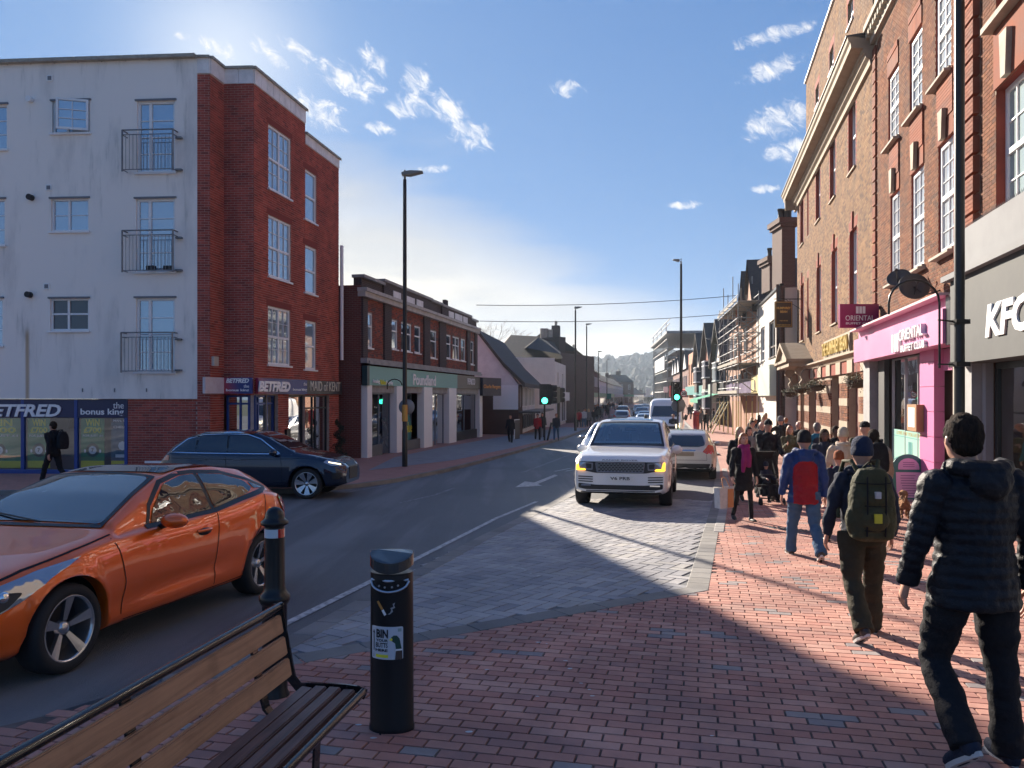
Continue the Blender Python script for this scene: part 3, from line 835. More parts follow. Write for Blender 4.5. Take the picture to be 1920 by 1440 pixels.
for x, y in ((59,188),(60,371),(57,553)):
    mb = MB(); a = WW.s(x); z = WW.z(x,y); mb.tube([WW.p(a,0,z),WW.p(a,.16,z)], .09, n=12); mb.build('flue_pipe', WHITE if y<200 else BLACKMATT, flats)
for x in (155,215,275): mb = MB(); WW.box(mb, WW.s(x)-.015, WW.s(x)+.015, .002,.02, WW.z(x,735), WW.z(x,728)); mb.build('wall_tie', GREYCASE, flats)
# ledge plants on the middle balcony
for x in (288,320):
    a = WW.s(x); z = WW.z(x,508); mb = MB(); WW.box(mb,a-.13,a+.13,.08,.2,z,z+.13); o = mb.build('balcony_planter', BLACKMATT, None, 'dark planter box on the middle balcony, '+('left' if x<300 else 'right')+' of the pair', 'planter', 'planters on the middle balcony')

# brick parts
sky0 = G(23)-.1
shopz = zbot
flat_holes = {}
def brickface(W, z1, holes, parent, m, mort, z0=None, ns=0, rev=.11, d=0, **kw):
    z0 = (min(W.ground(0), W.ground(W.L))-.1) if z0 is None else z0
    mb = MB(); W.face(mb, 0, W.L, z0, z1, holes, rev); mb.build('wall', mort, parent, fix=False)
    W.bricks(parent, 0, W.L, z0, z1, holes, m, nsingle=ns, **kw)
WB = Wall(240, 23.30, 370, 23.16)                      # brick below the overhang
brickface(WB, zbot-.002, [], flats, REDB, MORTAR, ns=150)
brickface(B1, ZT, [], flats, REDB, MORTAR)
brickface(B2, ZT, [], flats, REDB, MORTAR)
d3 = B3.r(416,476,741,900); d3 = (0, B3.L, sky0, B3.z(420,741))
brickface(B3, ZT, [], flats, REDB, MORTAR, z0=B3.z(420,741), ns=150)
h4 = [B4.r(503,545,232,352), B4.r(503,545,402,517), B4.r(502,544,573,683)]
h5 = [B5.r(570,593,315,409), B5.r(570,593,458,547), B5.r(570,592,600,692)]
zs = B4.z(500,741); ds = B4.r(500,518,741,900)
shop4 = [(B4.s(476)+.0, B4.s(521), sky0-.3, B4.z(476,741)), (B4.s(541), B4.L, sky0-.3, B4.z(476,741))]
brickface(B4, ZT, h4+shop4, flats, REDB, MORTAR)
z5 = 8.98+ZC
shop5 = [(0, B5.s(617), sky0-.4, B4.z(476,741))]
brickface(B5, z5, h5+shop5, flats, REDB, MORTAR)
mb = MB()                                              # solid behind the brick faces
def solid(W, z1, back, z0=-1.2, front=.13): 
    W.box(mb, 0.01, W.L-.01, -back, -front, z0, z1)
zg1=B4.z(476,741)+.05; solid(B1, ZT, 9, zg1); solid(B1,zg1-.01,3,-1.2,.13); solid(B4, ZT, 6, zg1); solid(B5, z5, 6, zg1); 
mb2 = MB(); E = B5.B; S = Wall.pts(E, E + Vector((E.x,E.y,0)).normalized()*12.6 + Vector((-.25,.0,0)))
S.box(mb, 0, S.L, -8, 0, -1.2, z5)
mb.build('rear_walls', mat('rear_brick', (.17,.07,.05), .9), flats)
SOLD = mat('soldier_brick', (.24,.05,.036), .88)
for W, hs, sub in ((B4,h4,False),(B5,h5,True)):
    for rc in hs:
        low = rc[2] < 4.2
        W.window(flats, rc, cols=() if sub else (.5,), rows=(.48,), bars=(1,3) if not sub else (0,0), fr=.07, rec=.09, glass=SKYGLASS, barw=.014)
        mb = MB()
        k = int((rc[1]-rc[0]+.2)/.075)
        for i in range(k):
            x = rc[0]-.1+(rc[1]-rc[0]+.2)*i/k; W.box(mb, x+.005, x+(rc[1]-rc[0]+.2)/k-.005, .0065, .0125, rc[3]+.01, rc[3]+.22)
        mb.build('window_arch', SOLD, flats, fix=False)
# fascia panels and coping
def parapet(W, zb, zt, npan, parent, ext=.0, over=.10):
    mb = MB()
    for i in range(npan):
        a, b = W.L*i/npan, W.L*(i+1)/npan
        W.box(mb, a+.006, b-.006, -.1, .035, zb, zt-.001)
    mb.build('parapet_panel', FASCIAP, parent, fix=False)
    mb = MB()
    W.box(mb, -ext, W.L+ext, -.3, over, zt, zt+.07)
    for i in range(npan+1): 
        x = W.L*i/npan; W.box(mb, x-.02, x+.02, over-.001, over+.015, zt-.05, zt+.06)
    mb.build('coping', COPING, parent, fix=False)
zpt = B3.z(476,129)
parapet(B1, ZT, zpt, 1, flats); parapet(B2, ZT, zpt, 1, flats, .02); parapet(B3, ZT, zpt, 2, flats); parapet(B4, ZT, zpt, 9, flats, .06)
z5t = B5.z(573,252)
parapet(B5, z5, z5t, 7, flats, .05)
mb = MB(); mb.tube([B5.p(B5.L+.07,.1,B5.z(635,675)), B5.p(B5.L+.07,.1,B5.z(635,460))], .07, n=8); mb.build('downpipe', WHITE, flats)
o = board(B2,'alarm_box',(B2.s(396),B2.s(405),B2.z(396,686),B2.z(396,668)),.008,.09,mat('cream_plastic',(.5,.48,.42),.5),flats)
# ---- betting shop front on the left
NAVY = mat('navy_fascia', (.012,.02,.09), .35, noise=(.5,.4,(.02,.025,.06)))
BLUEFR = mat('blue_frame', (.02,.06,.26), .4)
WLET = mat('white_lettering', (.85,.85,.86), .4)
GREENP = mat('green_poster', (.02,.24,.09), .5, noise=(1.5,.8,(.05,.36,.14)))
YEL = mat('yellow_print', (.85,.78,.05), .5); YELD = mat('gold_print', (.55,.47,.05), .5)
BLUEP = mat('blue_poster', (.03,.10,.17), .5, noise=(3,.8,(.12,.22,.26)))
INT = mat('shop_interior', (.16,.17,.18), .8)
SW = Wall(-330, 23.98, 240, 23.34)
shopg = SW.ground(SW.L)
mb = MB(); SW.box(mb, 0, SW.L, -1.2, -1.1, shopg-.2, zbot-.01); SW.box(mb, 0, SW.L, -1.1, .0, shopg-.2, SW.z(200,889)-.02)
mb.build('shop_backing', INT, flats)
board(SW,'shop_fascia',(0,SW.L,SW.z(200,783),zbot-.012),-.08,.02,NAVY,flats)
board(SW,'shop_sill',(0,SW.L,SW.z(200,889)-.01,SW.z(200,881)),-.05,.06,BLUEFR,flats)
board(SW,'stall_riser',(0,SW.L,shopg-.1,SW.z(200,889)-.012),-.04,.03,CONC,flats)
for px in (43,143,237,-60,-170):
    board(SW,'shop_mullion',(SW.s(px)-.05,SW.s(px)+.05,SW.z(200,881)+.001,SW.z(200,783)-.001),-.06,.03,BLUEFR,flats)
board(SW,'fascia_joint',(SW.s(43)-.05,SW.s(43)+.05,SW.z(200,783),zbot-.015),.0201,.03,BLUEFR,flats)
board(SW,'fascia_joint',(SW.s(143)-.05,SW.s(143)+.05,SW.z(200,783),zbot-.015),.0201,.03,BLUEFR,flats)
SHOPG = glass_mat('shop_glass', (.80,.84,.85), .88)
mb = MB(); a,b,c,e = SW.r(-200,238,783,881); mb.quad(SW.p(a,-.02,c),SW.p(b,-.02,c),SW.p(b,-.02,e),SW.p(a,-.02,e)); mb.build('shop_glass', SHOPG, flats)
rc = SW.r(-16,116,758,781); text('sign_lettering','BETFRED',SW,rc[0]-.28,rc[2],rc[1]-rc[0]+.28,rc[3]-rc[2],WLET,flats,.03,.03,.03,.25)
rc = SW.r(152,233,766,781); text('sign_lettering','bonus king',SW,rc[0],rc[2],rc[1]-rc[0],rc[3]-rc[2],WLET,flats,.01,.021,.02)
rc = SW.r(213,233,754,766); text('sign_lettering','the',SW,rc[0],rc[2],rc[1]-rc[0],rc[3]-rc[2],WLET,flats,.01,.021)
def poster(x0, x1):
    o = board(SW,'poster',SW.r(x0,x1,784,877),-.055,-.045,GREENP,flats)
    def t(s, y0, y1, m, ins=.12, **k):
        rc = SW.r(x0,x1,y0,y1); w_ = rc[1]-rc[0]; text('print',s,SW,rc[0]+w_*ins,rc[2],w_*(1-2*ins),rc[3]-rc[2],m,o,.003,-.044,**k)
    t('WIN',786,799,YEL,.2,bold=.03); t('£700',801,812,YEL,.12,bold=.03); t('FOR JUST £1',815,820,WLET,.08,bold=.02)
    rc = SW.r(x0,x1,864,877); board(SW,'poster_band',rc,-.0445,-.043,YEL,o)
    cx = (SW.s(x0)+SW.s(x1))/2; cz = SW.z(x0,844)
    disc(SW,'emblem',cx,cz,.21,-.0448,-.044,mat('green_dark',(.008,.05,.03),.5),o,24)
    disc(SW,'emblem',cx,cz,.125,-.0438,-.042,WLET,o)
    text('print','7',SW,cx-.04,cz-.06,.08,.12,BLACK,o,.003,-.041,bold=.03)
    for sx in (-1,1): disc(SW,'emblem',cx+sx*.24,cz-.03,.055,-.0438,-.042,WLET,o,12,.6)
for p in ((-95,-50),(-45,38),(50,92),(150,194)): poster(*p)
o = board(SW,'poster',SW.r(207,236,784,877),-.055,-.045,BLUEP,flats)
for y0,y1,m_ in ((786,792,WLET),(798,804,WLET)):
    rc = SW.r(207,236,y0,y1); board(SW,'poster_band',rc,-.0445,-.0435,NAVY,o)
rc = SW.r(211,234,786.5,791); text('print','MAN. C',SW,rc[0],rc[2],rc[1]-rc[0],rc[3]-rc[2],WLET,o,.003,-.043,bold=.02)
rc = SW.r(211,234,798.5,803); text('print','CHELS',SW,rc[0],rc[2],rc[1]-rc[0],rc[3]-rc[2],WLET,o,.003,-.043,bold=.02)
board(SW,'poster_band',SW.r(207,236,864,877),-.0445,-.043,YEL,o); board(SW,'poster_band',SW.r(215,234,852,858),-.0445,-.043,WLET,o)
disc(SW,'emblem',SW.s(228),SW.z(228,836),.14,-.0448,-.044,WLET,o,8)
board(SW,'wall_screen',SW.r(97,134,786,806),-.9,-.8,BLACK,flats)
# ---- signs over the angled entrance
FADE = bpy.data.materials.new('red_to_blue_panel'); FADE.use_nodes = True
def _fade():
    w = NT(FADE.node_tree); p = w.n['Principled BSDF']; g = w.new('ShaderNodeTexCoord').outputs['Generated']
    s = w.new('ShaderNodeSeparateXYZ', {0: g}); q = w.math('ADD', s.outputs[0], w.math('MULTIPLY', s.outputs[2], .15))
    w.l.new(w.mix(w.smooth(q, .1, .75), (.40,.035,.05,1), (.022,.04,.20,1)), p.inputs['Base Color']); p.inputs['Roughness'].default_value = .35
_fade()
PINKW = mat('faded_panel', (.55,.45,.47), .5, noise=(2,.8,(.65,.62,.63)))
SB = Wall(385, 23.0, 418, 23.72).off(.12)
S3 = Wall(416, 23.72, 475, 23.66).off(.12)
S4 = B4.off(.14)
board(SB,'sign_panel',(SB.s(385),SB.L,SB.z(417,738),SB.z(417,708)),-.1,.0,PINKW,flats)
board(S3,'sign_panel',(0,S3.L,S3.z(417,738),S3.z(417,708)),-.1,.0,FADE,flats)
def lab(W,s_,x0,x1,y0,y1,m_,bold=0.02,shear=0,parent=flats,depth=.01,d=.001,nm='sign_lettering'):
    a,b = W.s(x0),W.s(x1); return text(nm,s_,W,a,W.z(x0,y1),b-a,W.z(x0,y0)-W.z(x0,y1),m_,parent,depth,d,bold,shear)
lab(S3,'BETFRED',424,467,709.5,718,WLET,.04,.25); lab(S3,'the',457,467,721,727,WLET,0); lab(S3,'bonus king',424,467,729,735,WLET,.02)
zt4, zb4 = S4.z(478,708), S4.z(478,738.5)
s548, s576 = S4.s(548), S4.s(576)
board(S4,'sign_panel',(.02,s548,zb4,zt4),-.1,.0,FADE,flats)
board(S4,'sign_panel',(s548+.001,s576,zb4,zt4),-.1,.0,mat('blue_panel',(.02,.045,.22),.35),flats)
lab(S4,'BETFRED',482,541,714,734,WLET,.05,.2,depth=.04,d=.03); lab(S4,'bonus king',549,575,727.5,734,WLET,.02); lab(S4,'the',569,575,717,723,WLET,0)
S5 = B5.off(.14)
DARKF = mat('dark_fascia', (.03,.032,.037), .4)
mb = MB(); S4.box(mb, s576+.001, S4.L+.02, -.1, .0, zb4, zt4); S5.box(mb, 0, S5.L, -.1, .0, zb4, zt4); mb.build('sign_panel', DARKF, flats)
PALEL = mat('pale_gold_lettering', (.66,.62,.52), .5)
text('sign_lettering','MAID of KENT',S5,.12,S5.z(577,733),S5.L-.35,S5.z(577,714)-S5.z(577,733),PALEL,flats,.02,.001,.0)
# entrance glazing, betting shop
FRGREY = mat('shopfront_grey', (.20,.23,.27), .5)
def shopfront(W, s0, s1, z0, z1, muls, m, parent, glass, rec=.15, transom=None, riser=None, depth=2.2, back=INT, fw=.06):
    mb = MB()
    W.box(mb,s0,s1,-rec-.06,-rec,z1-fw,z1); W.box(mb,s0,s1,-rec-.06,-rec,z0,z0+fw*1.3)
    for q in [s0]+list(muls)+[s1-fw]: W.box(mb,q,q+fw,-rec-.055,-rec+.005,z0+fw*1.3,z1-fw)
    if transom: W.box(mb,s0,s1,-rec-.05,-rec+.008,transom-fw/2,transom+fw/2)
    o = mb.build('shopfront', m, parent, fix=False)
    mb = MB(); mb.quad(W.p(s0,-rec-.03,z0),W.p(s1,-rec-.03,z0),W.p(s1,-rec-.03,z1),W.p(s0,-rec-.03,z1)); mb.build('pane', glass, o, fix=False)
    mb = MB(); W.box(mb,s0,s1,-depth-.1,-depth,z0-.1,z1+.05); mb.build('room_back', back, o, fix=False)
    return o
g4 = G(25)+.1
GL2 = glass_mat('entrance_glass', (.55,.6,.62), .45)
shopfront(B3, .02, B3.L, G(23.8), B3.z(420,741), [B3.L*.45], BLUEFR, flats, GL2, transom=B3.z(420,757), depth=1.0)
shopfront(B4, 0, B4.s(521), g4-.15, B4.z(476,741), [B4.s(492), B4.s(508)], BLUEFR, flats, GL2, transom=B4.z(476,757), depth=1.4)
a0 = B4.s(541)
shopfront(B4, a0, B4.L, g4-.2, B4.z(476,741), [], BLACK, flats, GL2, depth=1.6, rec=.1)
shopfront(B5, 0, B5.s(617), G(28)-.05, B4.z(476,741), [B5.s(590), B5.s(596)], BLACK, flats, GL2, transom=B5.z(590,765), depth=1.6, rec=.1)
mb = MB(); a = B5.s(598); mb.tube([B5.p(a,.0,B5.z(598,848)),B5.p(a,.0,B5.z(598,775))], .02, n=6); mb.build('door_handle', STEEL, flats)
mb = MB(); a,b = B4.s(545),B4.s(571); B4.box(mb,a,b,-.128,-.122,G(26),G(26)+.62); mb.build('window_vinyl', mat('vinyl_grey',(.07,.08,.085),.5), flats)
text('print','Kay, Coffee &',B4,B4.s(548),G(26)+.3,B4.s(568)-B4.s(548),.16,WLET,flats,.002,-.12)
bx = MB(); a = B3.s(420); B2.box(bx, B2.s(400), B2.s(413), .01, .14, B2.z(400,822), B2.z(400,808)); bx.build('wall_box', BLACK, flats)
bx = MB(); B4.box(bx, B4.s(533), B4.s(540), .01, .1, B4.z(533,824), B4.z(533,805)); bx.build('wall_box', BLACK, flats)
# street nameplate
NP = Wall(272, 22.95, 318, 22.95)
np_ = board(NP,'street_nameplate',NP.r(272,318,864,883),0,.03,WLET,None); tag(np_,'white street nameplate reading MEDWAY, low before the brick wall','sign')
text('print','MEDWAY',NP,NP.s(277),NP.z(272,877),.55,.10,BLACK,np_,.003,.031,.01)
for x in (274,316):
    mb = MB(); mb.tube([NP.p(NP.s(x),-.02,G(23)),NP.p(NP.s(x),-.02,NP.z(272,866))], .03, n=6); mb.build('post', WLET, np_)

# ---- long two storey shop with the teal fascia
PW = Wall(677, 30.6, 893, 48.9)
pl_ = building('shop_building', PW, 'long two storey dark brick shop with stepped white-capped parapet and teal fascia', 'building')
gp0 = G(49)-.1
zc0, zc1 = PW.z(690,560), PW.z(690,545)               # cornice band
zpar = PW.z(695,527)
zsh = PW.z(677,672)                                   # top of shopfront
up = [PW.r(683,698,584,650),PW.r(733,745,597,656),PW.r(752,771,601,662),PW.r(777,788,608,665),PW.r(806,818,618,673),PW.r(837,845,627,675),PW.r(848.5,861,632,678),PW.r(864,872,634,680),PW.r(881,888,639,683)]
zlo, zhi = PW.z(685,651), PW.z(685,585)
up = [(a,b,zlo if i in (0,4,8) else zlo+.12,zhi) for i,(a,b,c,e) in enumerate(up)]
mb = MB(); PW.face(mb, 0, PW.L, zsh, zpar-.5, up, .11); mb.build('wall', MORTARD, pl_, fix=False)
PW.bricks(pl_, 0, PW.L, zsh, zc0, up, REDB2, nsingle=0)
PIL = [(0,PW.s(686)),(PW.s(718),PW.s(731)),(PW.s(793),PW.s(804)),(PW.s(822),PW.s(834)),(PW.s(874),PW.s(880)),(PW.s(889),PW.L)]
DKB = brick_mat('dark_parapet_brick', (.075,.05,.045), (.055,.045,.045), (.13,.11,.10))
mb = MB()
for a,b in PIL: PW.box(mb,a,b,.0065,.09,zsh,zc0-.001)
mb.build('brick_pier', DKB, pl_, fix=False)
def step(x0,x1,ytop,yref,d=.0):
    a,b = PW.s(x0),PW.s(x1); zt = PW.z(yref[0],ytop); return a,b,zt
mb = MB(); cp = MB()
for x0,x1,yt in ((677,716,525),(716,806,528),(806,826,565),(826,881,574),(881,893,600)):
    a,b = PW.s(x0),PW.s(x1); z = PW.z(x0 if x0>677 else 690,yt)
    PW.box(mb,a,b-.002,-.32,.02 if yt not in (528,574) else .10,zc1,z); PW.box(cp,a-.05,b+.05,-.38,.16,z+.001,z+.12)
mb.build('parapet', DKB, pl_, fix=False); cp.build('coping', CONC, pl_, fix=False)
mb = MB(); PW.box(mb,-.1,PW.L+.1,-.1,.22,zc0,zc1); PW.box(mb,-.15,PW.L+.15,-.1,.30,zc1-.12,zc1+.02); mb.build('cornice', mat('cornice_stone',(.50,.48,.45),.8,noise=(3,.6,(.33,.32,.30))), pl_)
for x0,x1,y0,y1 in ((733,747,545,560),(751,773,552,572),(777,789,561,577),(838,847,583,595),(849.5,863,587,602),(865,873,593,606)):
    a,b,c,e = PW.r(x0,x1,y0,y1); board(PW,'parapet_panel',(a,b,c,e),.101,.13,FASCIAP,pl_)
side = PW.side(12); SDB = brick_mat('side_brick', (.20,.055,.04), (.16,.045,.035), (.22,.16,.13))
mb = MB(); side.box(mb, 0, side.L, -PW.L, -.0, gp0, zpar-.35)
o = MB(); o.add([PW.p(0.001,-.12,gp0),PW.p(PW.L,-.12,gp0),PW.p(PW.L,-12,gp0),PW.p(.001,-12,gp0),PW.p(.001,-.12,zpar-.4),PW.p(PW.L,-.12,zpar-.4),PW.p(PW.L,-12,zpar-.4),PW.p(.001,-12,zpar-.4)],
    [(4,5,6,7),(1,2,6,5),(2,3,7,6),(3,0,4,7)]); PW.box(o, -.02,.0,-12,.0,gp0,zpar-.3)
o.build('side_wall', SDB, pl_)
for i,rc in enumerate(up):
    PW.window(pl_, rc, cols=(.5,) if i in (2,6) else (), rows=(.62,), fr=.06, rec=.08, glass=SKYGLASS if i<2 else DARKGLASS, light=(.1,.5,CURTAIN) if i in (0,2,6) else None)
mb = MB(); PW.box(mb, -.05, PW.L+.2, .0, .28, zsh-.18, zsh+.02); PW.box(mb, .1, PW.L+.25, .28,.34, zsh-.22, zsh-.08); mb.build('canopy_ledge', CONC, pl_)
TEAL = mat('teal_fascia', (.14,.38,.36), .4, noise=(.6,.3,(.16,.43,.40)))
TAUPE = mat('taupe_fascia', (.135,.13,.11), .45)
zf1, zf0 = PW.z(683,686), PW.z(683,722)
sm = PW.s(850)
board(PW,'shop_fascia',(.25,sm,zf0,zf1),.05,.24,TEAL,pl_); board(PW,'shop_fascia',(sm+.001,PW.L+.1,zf0,zf1),.05,.24,TAUPE,pl_)
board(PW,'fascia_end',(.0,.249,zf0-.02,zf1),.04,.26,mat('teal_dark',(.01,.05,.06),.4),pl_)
def plab(s_,x0,x1,y0,y1,m_,b=0.01):
    a,bb = PW.s(x0),PW.s(x1); z0,z1 = PW.z(x0,y1),PW.z(x0,y0); text('sign_lettering',s_,PW,a,z0,bb-a,z1-z0,m_,pl_,.03,.241,b)
plab('Poundland',765,808,701,722,WLET,.02); plab('Amazing',688,701,711,720,WLET); plab('Value',702,713,712,721,YEL); plab('Everyday',714,726,713.5,723,WLET); plab('PEP&CO',869,883,709,721,WLET,.0)
PILW = mat('white_pilaster', (.82,.82,.82), .5)
for x0,x1,dp in ((680,689,.2),(734,752.5,.25),(786,802,.25),(834,848,.25),(893.5,899,.2)):
    board(PW,'pilaster',(PW.s(x0),PW.s(x1),gp0,zf0-.001),-.1,dp,PILW,pl_)
board(PW,'shutter_box',(PW.s(691),PW.s(893),zf0-.30,zf0-.002),-.1,.12,CONC,pl_)
TEALG = glass_mat('teal_glass', (.30,.55,.55), .45)
sf = MB()
zg = zf0-.31
for x0,x1,gl,bk in ((689.2,733.8,SHOPG,INT),(752.7,785.8,TEALG,INT),(802.2,833.8,TEALG,INT),(848.2,893,SHOPG,mat('bright_interior',(.45,.44,.42),.8))):
    a,b = PW.s(x0),PW.s(x1); 
    o = shopfront(PW, a, b, G(40)-.1, zg, [a+(b-a)*.5], FRGREY, pl_, gl, rec=.06 if x0!=752.7 else .4, depth=2.0, back=bk)
for x0,x1 in ((689,715),(754,786),(849,893)):
    a,b = PW.s(x0),PW.s(x1); board(PW,'stall_riser',(a,b,gp0,PW.ground(a)+(.55 if x0!=849 else .62)),-.05,.05,mat('riser_grey',(.10,.105,.11),.6) if x0!=849 else BLACK,pl_)
disc(PW,'window_vinyl',PW.s(772),PW.z(772,806),.9,-.34,-.33,mat('teal_vinyl',(.04,.22,.22),.5),pl_)
text('print','Value',PW,PW.s(770),PW.z(770,812),1.1,.5,YEL,pl_,.01,-.32)
# chimney at the far end
CH = MB(); cw = Wall.pts(PW.p(PW.L-1.2,-1.5,0),PW.p(PW.L-.3,-1.5,0)); cw.box(CH,0,.75,-.6,0,zpar-.6,cw.z(890,596)); cw.box(CH,-.08,.83,-.66,.06,cw.z(890,600),cw.z(890,596)+.05)
for q in (.2,.55): CH.tube([cw.p(q,-.3,cw.z(890,596)),cw.p(q,-.3,cw.z(890,583))],.13,n=10)
CH.build('chimney', DKB, pl_)
# ---- low dark shop, then the gabled weatherboard house
LW = Wall(894, 49.2, 926, 51.2)
ls = building('small_shop', LW, 'low dark shopfront squeezed between the teal shop and the gabled house', 'building')
mb = MB(); LW.box(mb,0,LW.L,-6,-.9,G(50)-.1,LW.z(894,706)); mb.build('wall', DARKF, ls)
board(LW,'shop_fascia',(-.1,LW.L+.1,LW.z(894,742),LW.z(894,708)),-.88,.5,mat('fascia_navy',(.03,.04,.06),.5),ls)
text('sign_lettering','Charlie Burgers',LW,0,LW.z(903,730),LW.L*.98,.30,mat('orange_lettering',(.75,.35,.12),.5),ls,.03,.501,.01)
shopfront(LW,.1,LW.L*.55,G(50),LW.z(894,742)-.01,[.7],BLACK,ls,SHOPG,rec=.5,depth=1.5)
HWl = Wall(896, 53.5, 972, 52.6)                       # side wall facing the camera
HF = Wall(972, 52.6, 1003, 64.0)                       # street front
gh = building('gabled_house', HWl, 'old white gabled house with steep dark tiled roof and weatherboarded side', 'building')
WHR = mat('old_white_render', (.78,.78,.80), .85, noise=(1.5,.6,(.58,.59,.62)))
ROOF = mat('dark_roof_tile', (.05,.045,.042), .85, noise=(4,.7,(.085,.07,.06)), bump=(12,.6), stretch=(1,1,4))
zb0 = G(53)-.1
za = HWl.z(972,722); zl = HWl.z(972,768); gl_ = HWl.ground(HWl.L)
gz = lambda x,y: (HWl.s(x), HWl.z(x,y))
o = poly(HWl,'gable_wall',[gz(840,722),gz(972,722),gz(968,716),gz(898,622),gz(884,640),gz(884,700)],-.4,-.0,WHR,gh)
mb = MB(); x0,x1 = HWl.s(925),HWl.L; k = 9
for i in range(k):
    z0_, z1_ = zl+(za-zl)*i/k, zl+(za-zl)*(i+1)/k
    mb2_ = MB(); a = HWl.p(x0,.02,z0_); 
    mb2_.add([HWl.p(x0,.07,z0_),HWl.p(x1,.07,z0_),HWl.p(x1,.03,z1_),HWl.p(x0,.03,z1_),HWl.p(x0,0,z0_),HWl.p(x1,0,z0_)],[(0,1,2,3),(4,5,1,0)])
    mb2_.build('weatherboard', mat('white_boarding',(.85,.86,.88),.6), gh, fix=False)
mb = MB(); HWl.box(mb,HWl.s(870),HWl.L,-1,-.02,zb0,zl-.001); HWl.box(mb,HWl.s(870),HWl.L-.02,-1,-.03,zl,za); mb.build('lower_wall', brick_mat('plinth_brick',(.09,.045,.04),(.07,.04,.035),(.12,.10,.09)), gh)
# roof: ridge runs away from the gable; the slope comes down on the street side
ap = HWl.p(HWl.s(898),.3,HWl.z(898,618)); ev = HWl.p(HWl.L+.55,.3,HWl.z(972,718)); dv_ = (HF.B-HF.A).normalized()*13.5
mid = ap.lerp(ev,.55)+Vector((0,0,-.25))
tw = Vector((0,0,-.3))
mb = MB(); mb.add([ap,mid,ev,ap+dv_,mid+dv_,ev+dv_,ap+tw,mid+tw,ev+tw,ap+dv_+tw,mid+dv_+tw,ev+dv_+tw],[(0,1,4,3),(1,2,5,4),(6,7,1,0),(7,8,2,1),(2,8,11,5),(3,4,10,9),(4,5,11,10),(6,9,10,7),(7,10,11,8)])
lft = HWl.p(HWl.s(820),.3,HWl.z(840,660)); mb.add([ap,lft,lft+dv_,ap+dv_],[(0,1,2,3)])
mb.build('roof', ROOF, gh)
mb = MB(); HF.box(mb,.5,HF.L,-2,-.01,HF.ground(0)-.1,za+.1); mb.build('wall', WHR, gh)
for i in range(4):
    a = .5+i*2.7; HF.window(gh,(a,a+1.9,zl+.15,za-.1),cols=(.5,),rows=(),fr=.07,rec=-.02,glass=DARKGLASS,sill=False)
mb = MB(); HF.box(mb,0,HF.L+1,.0,1.5,zl-.25,zl-.12); mb.build('shop_canopy', DARKF, gh)
for i in range(4):
    a = .4+i*2.8; HF.window(gh,(a,a+2.1,HF.ground(0)+.4,zl-.4),cols=(.5,),rows=(),fr=.08,rec=-.02,glass=DARKGLASS,m=BLACK,sill=False,name='shop_window')
# ---- cream building and those behind
CW = Wall(985, 66.5, 1040, 67.5); CF = Wall(1040, 67.5, 1079, 88)
cb = building('cream_building', CW, 'plain cream two storey building with shallow roof beyond the gabled house', 'building')
CREAM = mat('cream_render', (.80,.74,.66), .85, noise=(1.2,.5,(.66,.61,.54)))
zct = CW.z(1040,671)
mb = MB(); CW.face(mb,-2.5,CW.L,G(67)-.1,zct); CF.face(mb,0,CF.L,G(67)-.1,zct-.3,[(a,a+1.0,zat(726,68),zat(697,68)) for a in (2.2,6.2,10.6,14.8)],.25)
CW.box(mb,-2.5,CW.L,-18,-.5,G(67),zct-.4)
mb.build('wall', CREAM, cb)
for a in (2.2,6.2,10.6,14.8): CF.window(cb,(a,a+1.0,zat(726,68),zat(697,68)),cols=(),rows=(.5,),rec=.2,glass=DARKGLASS,sill=False)
for i in range(5):
    a = 1+i*4.2; CF.window(cb,(a,a+3.3,G(75)+.4,G(75)+3.2),cols=(.5,),rows=(),rec=-.02,glass=DARKGLASS,sill=False,m=PILW,name='shop_window')
board(CF,'shop_fascia',(1,12,zat(752,70),zat(735,70)),.03,.3,PILW,cb)
board(CF,'shop_fascia',(13,CF.L,zat(750,80),zat(737,80)),.03,.8,mat('green_sign',(.10,.42,.09),.4),cb)
mb = MB()
def gable_roof(mb, p0, p1, width, z0, h, m=0):
    """ridge from p0 to p1"""
    a = Vector((*p0,0)); b = Vector((*p1,0)); d = (b-a).normalized(); n = Vector((d.y,-d.x,0))*width/2; up = Vector((0,0,z0)); H = Vector((0,0,z0+h))
    mb.add([a-n+up,a+n+up,b+n+up,b-n+up,a+H,b+H],[(0,1,4),(2,3,5),(1,2,5,4),(3,0,4,5)],m)
back = MB(); zr = zat(668,74)
BR = Wall(908, 80, 1052, 76); br = building('tiled_house', BR, 'large dark hipped tile roof rising behind the gabled house and cream building', 'building')
BR.box(back,-4,BR.L,-9,0,G(80),zat(665,80)); back.build('wall', brick_mat('rear_brick2',(.12,.07,.05),(.10,.06,.05),(.15,.13,.12)), br)
mb = MB(); q = lambda px,py,Y: Vector(((px-960)*Y/F, Y, zat(py,Y)))
mb.add([q(905,690,74),q(1055,672,74),q(1060,672,92),q(900,680,92),q(958,628,82),q(1034,632,80)],[(0,1,5,4),(1,2,5),(2,3,4,5),(3,0,4)])
mb.add([q(985,652,71),q(1052,664,73),q(1010,632,76),q(980,655,84),q(1050,652,84)],[(0,1,2),(1,4,2),(0,2,3)])
mb.build('roof', ROOF, br)
for px,Y,t in ((1017,80,628),(1024,80,628),(1032,80,630)):
    m2 = MB(); m2.tube([q(px,640,Y),q(px,t-12,Y)],.24,n=8); m2.build('chimney_pot', STONE, br)
m2 = MB(); wv = Wall.pts(q(1012,0,80),q(1048,0,78)); wv.box(m2,0,wv.L,-1,0,zat(690,80),zat(634,80)); m2.build('chimney', DKB, br)
tw_ = Wall(1052, 90, 1078, 108)
